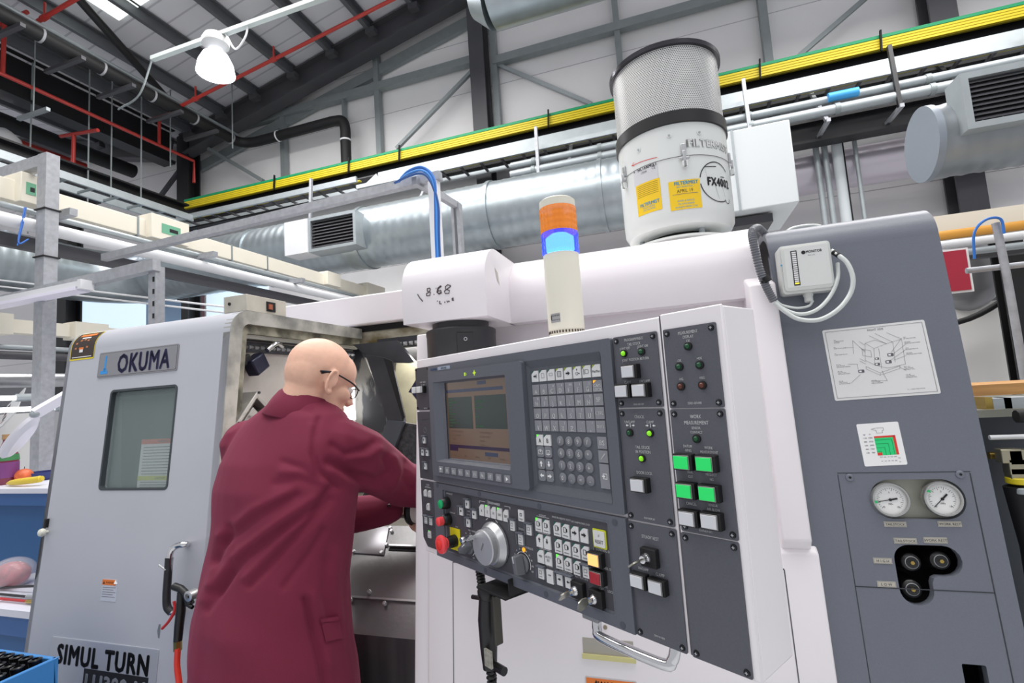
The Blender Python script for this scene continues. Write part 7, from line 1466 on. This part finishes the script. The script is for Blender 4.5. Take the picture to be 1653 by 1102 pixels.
mb.tube(pts2, .009, cnd, 14, radii=[.0098 if i % 4 < 2 else .0082 for i in range(len(pts2))]); mb.build('corrugated_conduit', mo, label='grey corrugated conduit')
mb = MB(); p = PM(1236, 452, .003); mb.tube([p+Vector((-.004, 0, .006)), p+Vector((.004, 0, -.006))], .0115, blackm, 12); mb.tube([p, p+Vector((-.01, -.012, -.006))], .003, blackm, 6); mb.build('cable_tie', mo)
MB().tube(spline([(at(1262, 366, Y=1.6).x, 1.6, 1.89), (at(1280, 360, Y=1.6).x, 1.62, 1.915), (at(1320, 358, Y=1.6).x, 1.64, 1.92), (at(1345, 362, Y=1.6).x, 1.64, 1.9)], 8), .006, tubm, 10).build('rear_tube', mo)
# ================================================================== the man in the burgundy coat
HD = math.radians(10)       # body heading, turned right of +Y
LAT = Vector((math.cos(HD), -math.sin(HD), 0)); FWD = Vector((math.sin(HD), math.cos(HD), 0)); UPV = Vector((0, 0, 1))
man = thing('person', 'bald man in burgundy work coat and dark glasses leaning into the lathe', 'person', (-1.1, 1.1, 0))
def ringpts(c, a, b, U=LAT, V=FWD, n=32, sq=2.3):
    o = []
    for i in range(n):
        t = 2*math.pi*i/n; ct, st = math.cos(t), math.sin(t)
        o.append(Vector(c)+U*a*math.copysign(abs(ct)**(2/sq), ct)+V*b*math.copysign(abs(st)**(2/sq), st))
    return o
def loft(mb, rings, m):
    n = len(rings[0]); P = [p for r in rings for p in r]; fs = []
    for k in range(len(rings)-1):
        for i in range(n): j = (i+1) % n; fs.append((k*n+i, k*n+j, (k+1)*n+j, (k+1)*n+i))
    fs += [tuple(range((len(rings)-1)*n, len(rings)*n)), tuple(reversed(range(n)))]
    mb.add(P, fs, m)
def ell(mb, fr, c, r, m, rot=None, seg=24):
    P = []; fs = []; rings = seg//2+2
    for j in range(rings+1):
        th = math.pi*j/rings
        for i in range(seg):
            ph = 2*math.pi*i/seg; q = Vector((r[0]*math.sin(th)*math.cos(ph), r[1]*math.sin(th)*math.sin(ph), r[2]*math.cos(th)))
            if rot: q = rot @ q
            P.append(fr.p(c[0]+q.x, c[1]+q.y, c[2]+q.z))
    for j in range(rings):
        for i in range(seg): k = (i+1) % seg; fs.append((j*seg+i, (j+1)*seg+i, (j+1)*seg+k, j*seg+k))
    mb.add(P, fs, m)
def capsule(mb, pts, radii, m, seg=14, ext=True):
    pts = [Vector(p) for p in pts]; P = list(pts); R = list(radii)
    if ext:
        d0 = (pts[0]-pts[1]).normalized(); d1 = (pts[-1]-pts[-2]).normalized()
        P = [pts[0]+d0*radii[0]*.95, pts[0]+d0*radii[0]*.7]+pts+[pts[-1]+d1*radii[-1]*.7, pts[-1]+d1*radii[-1]*.95]
        R = [radii[0]*.3, radii[0]*.72]+R+[radii[-1]*.72, radii[-1]*.3]
    mb.tube(P, .01, m, seg, radii=R)
def fuse(mb, name, parent, voxel, smooth_it, m, disp=None, label=None):
    o = mb.build(name+'_raw', None, smooth=0)
    r = o.modifiers.new('r', 'REMESH'); r.mode = 'VOXEL'; r.voxel_size = voxel; r.use_smooth_shade = True
    if smooth_it: s_ = o.modifiers.new('s', 'SMOOTH'); s_.factor = .5; s_.iterations = smooth_it
    dg_ = bpy.context.evaluated_depsgraph_get(); dg_.update(); me = bpy.data.meshes.new_from_object(o.evaluated_get(dg_)); base = Vector(o.location)
    bpy.data.objects.remove(o); me.materials.clear(); me.materials.append(m)
    n = len(me.vertices); co = np.empty(n*3); me.vertices.foreach_get('co', co); co = co.reshape(-1, 3)+np.array(base)
    nr = np.empty(n*3); me.vertices.foreach_get('normal', nr); nr = nr.reshape(-1, 3)
    if disp is not None: co = co+nr*disp(co, nr)[:, None]
    cen = np.array([co[:, 0].mean(), co[:, 1].mean(), co[:, 2].min()]); me.vertices.foreach_set('co', (co-cen).ravel()); me.update()
    me.polygons.foreach_set('use_smooth', [True]*len(me.polygons))
    ob = bpy.data.objects.new(name, me); COL.objects.link(ob); ob.parent = parent; ob.location = Vector(cen)-wl(parent)
    if label: ob['label'] = label
    return ob
# --- joints
def J(x, y, D): return dep(x, y, D)
LS = J(396, 722, 1.55); RS = J(545, 722, 1.40)
RE = J(650, 781, 1.60); RW = J(742, 800, 1.70)
LE = J(508, 838, 1.66); LW = J(628, 822, 1.66)
ears = J(517, 618, 1.50)
neck0 = (LS+RS)/2+Vector((0.02, .0, .02)); 
hips = J(440, 1010, 1.37)
# --- coat
burg = mat('coat_burgundy', '#6e1534', .85, var=.05, vs=350, bump=.25, bs=900)
bb = burg.node_tree.nodes['Principled BSDF']; bb.inputs['Sheen Weight'].default_value = .18; bb.inputs['Sheen Roughness'].default_value = .5; bb.inputs['Sheen Tint'].default_value = lin('#c06a86')
co_ = MB()
rows_ = [((447, 1230), 1.36, .25, .205), ((444, 1160), 1.36, .243, .195), ((443, 1100), 1.36, .232, .183), ((441, 1040), 1.365, .222, .178), ((440, 985), 1.375, .215, .172), ((446, 930), 1.39, .213, .160), ((453, 880), 1.405, .213, .152), ((460, 830), 1.42, .217, .152), ((462, 780), 1.435, .221, .152), ((466, 740), 1.455, .218, .142), ((471, 712), 1.465, .208, .122), ((475, 690), 1.475, .188, .108), ((479, 672), 1.48, .160, .096), ((481, 656), 1.485, .112, .083), ((484, 645), 1.487, .082, .072)]
loft(co_, [ringpts(J(*p, D), a, b) for p, D, a, b in rows_], burg)
capsule(co_, [LS+LAT*.02, LS.lerp(LE, .5)+Vector((-.01, 0, 0)), LE, LE.lerp(LW, .5), LW], [.085, .08, .068, .06, .05], burg)
capsule(co_, [RS-LAT*.03, RS.lerp(RE, .35)+Vector((0, 0, .008)), RS.lerp(RE, .75)+Vector((0, 0, .004)), RE, RE.lerp(RW, .5), RW], [.092, .086, .074, .07, .06, .05], burg)
# fold lines followed on the real cloth, valley (-) / ridge (+)
def Z4(l): return [(300+a/3.42, 780+b/3.42) for a, b in l]
def Z3(l): return [(340+a/3.672, 500+b/3.672) for a, b in l]
FOLDS = [(Z4([(170, 600), (330, 400), (540, 250), (730, 130), (800, 30)]), -8, 7), (Z4([(150, 560), (310, 365), (520, 205), (700, 85)]), 6, 8), (Z4([(200, 330), (400, 180), (610, 65)]), -6, 7), (Z4([(190, 290), (380, 140), (560, 50)]), 4, 8),
         (Z4([(350, 560), (560, 345), (710, 190), (800, 90)]), -7, 6), (Z4([(330, 520), (530, 310), (690, 150)]), 4, 6), (Z4([(540, 570), (690, 380), (760, 260)]), -5, 6), (Z4([(120, 700), (240, 500), (260, 430)]), -5, 6), (Z4([(160, 430), (240, 250)]), -10, 7), (Z4([(100, 640), (150, 480)]), 5, 8),
         (Z4([(660, 640), (700, 800), (745, 1000), (765, 1120)]), -9, 6), (Z4([(700, 620), (740, 760), (790, 1000)]), 5, 9), (Z4([(830, 380), (820, 500), (845, 740)]), 5, 8), (Z4([(780, 420), (760, 600), (790, 740)]), -4, 7),
         (Z3([(640, 640), (610, 760), (605, 860), (640, 950), (760, 1050)]), -6, 5), (Z3([(600, 690), (580, 860), (600, 960)]), 3, 6),
         (Z3([(960, 790), (900, 830), (800, 850), (720, 800)]), -6, 6), (Z3([(1000, 830), (930, 870), (820, 880)]), 5, 6), (Z3([(1040, 880), (1060, 960), (980, 1010), (860, 980), (700, 900)]), -8, 7), (Z3([(1080, 880), (1120, 960), (1080, 1050)]), 6, 7), (Z3([(1160, 900), (1150, 1000), (1190, 1060)]), -6, 7), (Z3([(720, 960), (860, 1040), (1000, 1060)]), 5, 8), (Z3([(430, 900), (520, 930), (640, 1000)]), -4, 6), (Z3([(420, 960), (560, 960), (680, 1030)]), 3, 7), (Z3([(330, 640), (480, 580), (600, 600)]), -3, 6),
         (Z3([(380, 1030), (520, 1000), (640, 1040)]), -3, 7)]
def proj(co):
    d = co-C3; z = d@F3; return 826.5+FPX*(d@R3)/z, 551-FPX*(d@U3)/z
def segdist(px, py, pl):
    best = np.full(px.shape, 1e9)
    for (x0, y0), (x1, y1) in zip(pl[:-1], pl[1:]):
        L2 = (x1-x0)**2+(y1-y0)**2; t = np.clip(((px-x0)*(x1-x0)+(py-y0)*(y1-y0))/L2, 0, 1); best = np.minimum(best, np.hypot(px-x0-t*(x1-x0), py-y0-t*(y1-y0)))
    return best
def coatdisp(co, nr):
    px, py = proj(co); view = co-C3; view /= np.linalg.norm(view, axis=1)[:, None]; facing = np.clip(-(view*nr).sum(1)*2.5, 0, 1)
    d = np.zeros(len(co))
    for pl_, amp, w in FOLDS: d += amp*.00135*np.exp(-(segdist(px, py, pl_)/w)**2)*facing
    # soft drape all round, so the far side is not smooth either
    a = np.arctan2(co[:, 1]-1.15, co[:, 0]+1.1); low = np.clip((1.0-co[:, 2])/.35, 0, 1)
    d += .004*low*np.sin(a*9+co[:, 2]*3)
    d += .0016*np.sin(co[:, 2]*38+co[:, 0]*22+2*np.sin(co[:, 1]*14))
    return d
coat = fuse(co_, 'work_coat', man, .0065, 6, burg, coatdisp, 'burgundy cotton work coat')
# collar: folded band round the neck
nk = Vector((neck0.x+.045, neck0.y+.03, 0)); cA = J(489, 660, 1.478); axis = (ears-cA).normalized(); axis = (axis+Vector((0, 0, 1.2))).normalized()
U_ = LAT-axis*LAT.dot(axis); U_.normalize(); V_ = axis.cross(U_)
mb = MB()
prof = [(.078, -.02), (.070, .012), (.067, .030), (.070, .035), (.076, .029), (.088, .006), (.104, -.022), (.102, -.026), (.086, -.004), (.074, -.02)]
nn_ = 48; P = []; fs = []
for k, (r, h) in enumerate(prof):
    for i in range(nn_):
        t = 2*math.pi*i/nn_; back = .5-.5*math.sin(t); hh = h+(.012*back if h > 0 else -.006*back); P.append(cA+U_*r*1.02*math.cos(t)+V_*r*1.0*math.sin(t)+axis*hh)
for k in range(len(prof)-1):
    for i in range(nn_): j = (i+1) % nn_; fs.append((k*nn_+i, k*nn_+j, (k+1)*nn_+j, (k+1)*nn_+i))
mb.add(P, fs, burg); mb.build('collar', coat, smooth=60)
# pocket flap and pocket
def onman(px, py, D): return dep(px, py, D)
def surf(px, py):      # point of the coat under a sight line
    me = coat.data; from mathutils.bvhtree import BVHTree
    global _bvh
    try: _bvh
    except NameError:
        M_ = Vector(wl(coat)); _bvh = BVHTree.FromPolygons([v.co+M_ for v in me.vertices], [tuple(p.vertices) for p in me.polygons])
    h = _bvh.ray_cast(Vector(C3), Vector(ray(px, py)).normalized()); return h[0] if h[0] else dep(px, py, 1.35)
def patch_on(name, quad, nx, ny, off, m, th=.003):
    P = []; 
    for j in range(ny+1):
        for i in range(nx+1):
            u, v = i/nx, j/ny; x = (quad[0][0]*(1-u)+quad[1][0]*u)*(1-v)+(quad[3][0]*(1-u)+quad[2][0]*u)*v; y = (quad[0][1]*(1-u)+quad[1][1]*u)*(1-v)+(quad[3][1]*(1-u)+quad[2][1]*u)*v
            s = surf(x, y); d = (Vector(C3)-s).normalized(); P.append(s+d*off)
    n = len(P); Q = [p-(Vector(C3)-p).normalized()*(off+.006) for p in P]; fs = []
    for j in range(ny):
        for i in range(nx): a = j*(nx+1)+i; fs += [(a, a+nx+1, a+nx+2, a+1), (n+a, n+a+1, n+a+nx+2, n+a+nx+1)]
    for i in range(nx): fs += [(i, i+1, n+i+1, n+i), (ny*(nx+1)+i+1, ny*(nx+1)+i, n+ny*(nx+1)+i, n+ny*(nx+1)+i+1)]
    for j in range(ny): a = j*(nx+1); b = a+nx; fs += [(a+nx+1, a, n+a, n+a+nx+1), (b, b+nx+1, n+b+nx+1, n+b)]
    return MB().add(P+Q, fs, m).build(name, coat, smooth=50)
patch_on('pocket_flap', ((518, 1000), (547, 995), (553, 1030), (526, 1036)), 6, 6, .006, burg)
patch_on('pocket_welt', ((517, 999), (546, 994), (547, 1001), (518, 1005)), 6, 2, .009, burg)
mb = MB(); q = LW+(LW-LE).normalized()*-.0; d = (Vector(C3)-q).normalized(); mb.sphere(q+d*.049+Vector((0, 0, .012)), .006, mat('button_dark', '#35101c', .3), 12, 8); mb.build('cuff_button', coat)
# --- body: head, neck, trunk, arms, hands and legs as one surface
skin = mat('skin', '#e3b59d', .5, var=.06, vs=40, bump=.08, bs=400); sb_ = skin.node_tree.nodes['Principled BSDF']; sb_.inputs['Subsurface Weight'].default_value = .12; sb_.inputs['Subsurface Radius'].default_value = (.012, .005, .003); sb_.inputs['Subsurface Scale'].default_value = 1
hh = math.radians(24); pt = math.radians(-24); hf = Vector((math.sin(hh), math.cos(hh), 0)); hu = Vector((math.cos(hh), -math.sin(hh), 0))
hF = hf*math.cos(pt)+UPV*math.sin(pt); hU = hu.cross(hF); rl = math.radians(4); 
HX = hu*math.cos(rl)-hU*math.sin(rl); HZ = hU*math.cos(rl)+hu*math.sin(rl)
HR = Fr(ears, HX, hF, HZ)
bd_ = MB(); sk = skin
ell(bd_, HR, (0, -.018, .040), (.0765, .098, .088), sk, seg=32)
ell(bd_, HR, (0, -.045, .020), (.070, .068, .075), sk)
ell(bd_, HR, (0, .035, .045), (.066, .058, .062), sk)
ell(bd_, HR, (0, .035, -.030), (.058, .058, .075), sk)
ell(bd_, HR, (0, .062, -.082), (.036, .034, .030), sk)
ell(bd_, HR, (.030, .035, -.068), (.030, .045, .035), sk); ell(bd_, HR, (-.030, .035, -.068), (.030, .045, .035), sk)
ell(bd_, HR, (.044, .055, -.015), (.02, .028, .024), sk); ell(bd_, HR, (-.044, .055, -.015), (.02, .028, .024), sk)
ell(bd_, HR, (0, .083, .030), (.046, .016, .011), sk)
bd_.tube([HR.p(0, .088, .022), HR.p(0, .104, -.004), HR.p(0, .114, -.022), HR.p(0, .103, -.032)], .01, sk, 12, radii=[.007, .009, .0125, .008])
for s_ in (-1, 1): ell(bd_, HR, (s_*.011, .100, -.025), (.0085, .01, .008), sk)
ell(bd_, HR, (0, .089, -.050), (.024, .012, .006), sk); ell(bd_, HR, (0, .088, -.061), (.021, .012, .007), sk)
for s_ in (-1, 1):      # ears: helix rim, lobe and inner bowl
    pts = []
    for k in range(15):
        t = math.radians(-110+k*24*1.0*.93); pts.append(HR.p(s_*(.077+.010*(.5+.5*math.cos(t))+.003), -.012-.0155*math.cos(t)+.004, .002+.033*math.sin(t)))
    bd_.tube(pts, .0046, sk, 8)
    rt = Matrix.Rotation(s_*-.35, 3, 'Z'); ell(bd_, HR, (s_*.079, -.011, .003), (.006, .015, .029), sk, rt, 16); ell(bd_, HR, (s_*.080, -.002, -.026), (.006, .009, .012), sk, None, 12); ell(bd_, HR, (s_*.082, .004, -.002), (.004, .005, .009), sk, None, 10)
# neck into trunk
npt = [HR.p(0, -.025, -.02), HR.p(0, -.025, -.06), cA+Vector((.012, 0.01, .0)), neck0+Vector((0, 0, -.06))]
bd_.tube(npt, .06, sk, 24, radii=[.055, .056, .058, .07]); bd_.tube([HR.p(0, -.045, -.02), HR.p(0, -.04, -.07), cA+Vector((0, 0, -.03))], .05, sk, 20, radii=[.05, .052, .056])
loft(bd_, [ringpts(J(*p, D), max(a-.05, .03), max(b-.045, .03)) for p, D, a, b in rows_[3:]], sk)
capsule(bd_, [LS, LS.lerp(LE, .5), LE, LE.lerp(LW, .5), LW], [.055, .048, .042, .038, .03], sk)
capsule(bd_, [RS-LAT*.03, RS.lerp(RE, .5), RE, RE.lerp(RW, .5), RW], [.055, .05, .044, .04, .03], sk)
def hand(mb, W_, dirv, palm_n, sgn, curl):
    """palm, four bent fingers of unequal length and a thumb leaving the side of the palm"""
    dirv = dirv.normalized(); pn = (palm_n-dirv*palm_n.dot(dirv)).normalized(); sd = dirv.cross(pn)*sgn
    F_ = Fr(W_, sd, dirv, pn)
    rot = Matrix((( F_.U.x, F_.V.x, F_.N.x), (F_.U.y, F_.V.y, F_.N.y), (F_.U.z, F_.V.z, F_.N.z)))
    ell(mb, F_, (0, .045, 0), (.042, .052, .015), sk); capsule(mb, [F_.p(0, -.02, 0), F_.p(0, .03, 0)], [.028, .03], sk)
    for i, (u, L) in enumerate(((-.031, .062), (-.011, .078), (.010, .084), (.030, .074))):
        p = F_.p(u, .082, 0); pts = [F_.p(u*.9, .05, 0), p]; a = 0; q = p
        for k, fr_ in enumerate((.45, .3, .25)):
            a += curl[k]; q = q+(F_.V*math.cos(a)+F_.N*math.sin(a))*L*fr_; pts.append(q)
        capsule(mb, pts, [.0105, .0098, .009, .0082, .007], sk, 10)
    p = F_.p(.034, .022, .004); pts = [p, p+(F_.U*.8+F_.V*.55+F_.N*.35)*.034, p+(F_.U*.8+F_.V*.55+F_.N*.35)*.034+(F_.U*.15+F_.V*.75+F_.N*.65)*.03, p+(F_.U*.8+F_.V*.55+F_.N*.35)*.034+(F_.U*.05+F_.V*.7+F_.N*.75)*.052]
    capsule(mb, pts, [.015, .0125, .0105, .0085], sk, 10)
hand(bd_, LW+Vector((.03, .035, .0)), Vector((1, .25, -.05)), Vector((.1, -1, -.15)), 1, (.5, .7, .6))
hand(bd_, RW, (RW-RE)+Vector((0, .12, -.02)), Vector((0, .2, -1)), -1, (.35, .5, .4))
fl, frt = Vector((-1.19, 1.04, 0)), Vector((-1.0, 1.0, 0))
for ft, hx in ((fl, -.09), (frt, .09)):
    hp0 = hips+LAT*hx+Vector((0, 0, -.06)); kn = Vector((ft.x+.0, ft.y+.05, .48)); capsule(bd_, [hp0, hp0.lerp(kn, .5), kn, kn.lerp(ft, .45)+Vector((0, -.01, 0)), ft+Vector((0, 0, .09))], [.085, .075, .055, .052, .036], sk)
    capsule(bd_, [ft+Vector((0, 0, .05)), ft+FWD*.08+Vector((0, 0, .04)), ft+FWD*.15+Vector((0, 0, .03))], [.035, .035, .028], sk)
body = fuse(bd_, 'body', man, .0042, 3, skin, None, 'bald head, neck and hands')
# --- trousers and shoes
tr2 = MB(); tm = mat('trousers_dark', '#23252c', .85, bump=.3, bs=500)
for ft, hx in ((fl, -.09), (frt, .09)):
    hp0 = hips+LAT*hx+Vector((0, 0, -.06)); kn = Vector((ft.x, ft.y+.05, .48)); capsule(tr2, [hp0, hp0.lerp(kn, .5), kn, kn.lerp(ft, .45), ft+Vector((0, 0, .07))], [.10, .092, .078, .073, .07], tm)
fuse(tr2, 'trousers', man, .009, 4, tm)
for ft in (fl, frt):
    mb = MB(); shm = mat('shoe_black', '#121214', .35); f_ = Fr(ft, LAT, FWD)
    loft(mb, [[f_.p(a*math.cos(t), .06+b*math.sin(t)+o, z) for t in np.linspace(0, 2*math.pi, 25)[:-1]] for a, b, o, z in ((.046, .145, 0, .0), (.05, .15, 0, .012), (.05, .148, 0, .03), (.048, .14, -.005, .055), (.042, .085, -.05, .085), (.04, .06, -.06, .11))], shm); mb.build('shoe', man, smooth=50)
# --- glasses
gm = mat('glasses_frame', '#22222a', .25, .3); mb = MB()
def H(x, y, z): return HR.p(x, y, z)
for s_ in (-1, 1):
    mb.tube(spline([H(s_*.082, -.045, .012), H(s_*.083, -.02, .026), H(s_*.081, .01, .027), H(s_*.077, .06, .022), H(s_*.062, .095, .014)], 6), .0024, gm, 8)
    mb.tube([H(s_*.083, -.02, .026), H(s_*.083, -.05, .016)], .0034, gm, 8)
    ring = [H(s_*(.036+.025*math.cos(t)), .099-.006*abs(math.cos(t))+.0, .004+.0155*math.sin(t)) for t in np.linspace(0, 2*math.pi, 25)]
    mb.tube(ring, .0017, gm, 6)
mb.tube([H(-.011, .100, .006), H(0, .106, .009), H(.011, .100, .006)], .0016, gm, 6)
gl = mb.build('glasses', man, label='dark thin-framed glasses')
mb = MB()
for s_ in (-1, 1): mb.add([H(s_*(.036+.0245*math.cos(t)), .0985-.006*abs(math.cos(t)), .004+.015*math.sin(t)) for t in np.linspace(0, 2*math.pi, 25)[:-1]], [tuple(range(24))], mat('lens_clear', '#c8ccd4', .05, alpha=.3))
mb.build('lenses', gl)
# eyes
mb = MB()
for s_ in (-1, 1): mb.sphere(H(s_*.031, .0775, .008), .0125, mat('eye_white', '#e8e4e0', .2), 14, 10); mb.cyl(Fr(H(s_*.031, .0775, .008), HR.U, HR.N, HR.V), 0, 0, .0055, .0115, .0128, mat('iris', '#3a2a20', .2), 12)
mb.build('eyes', man)
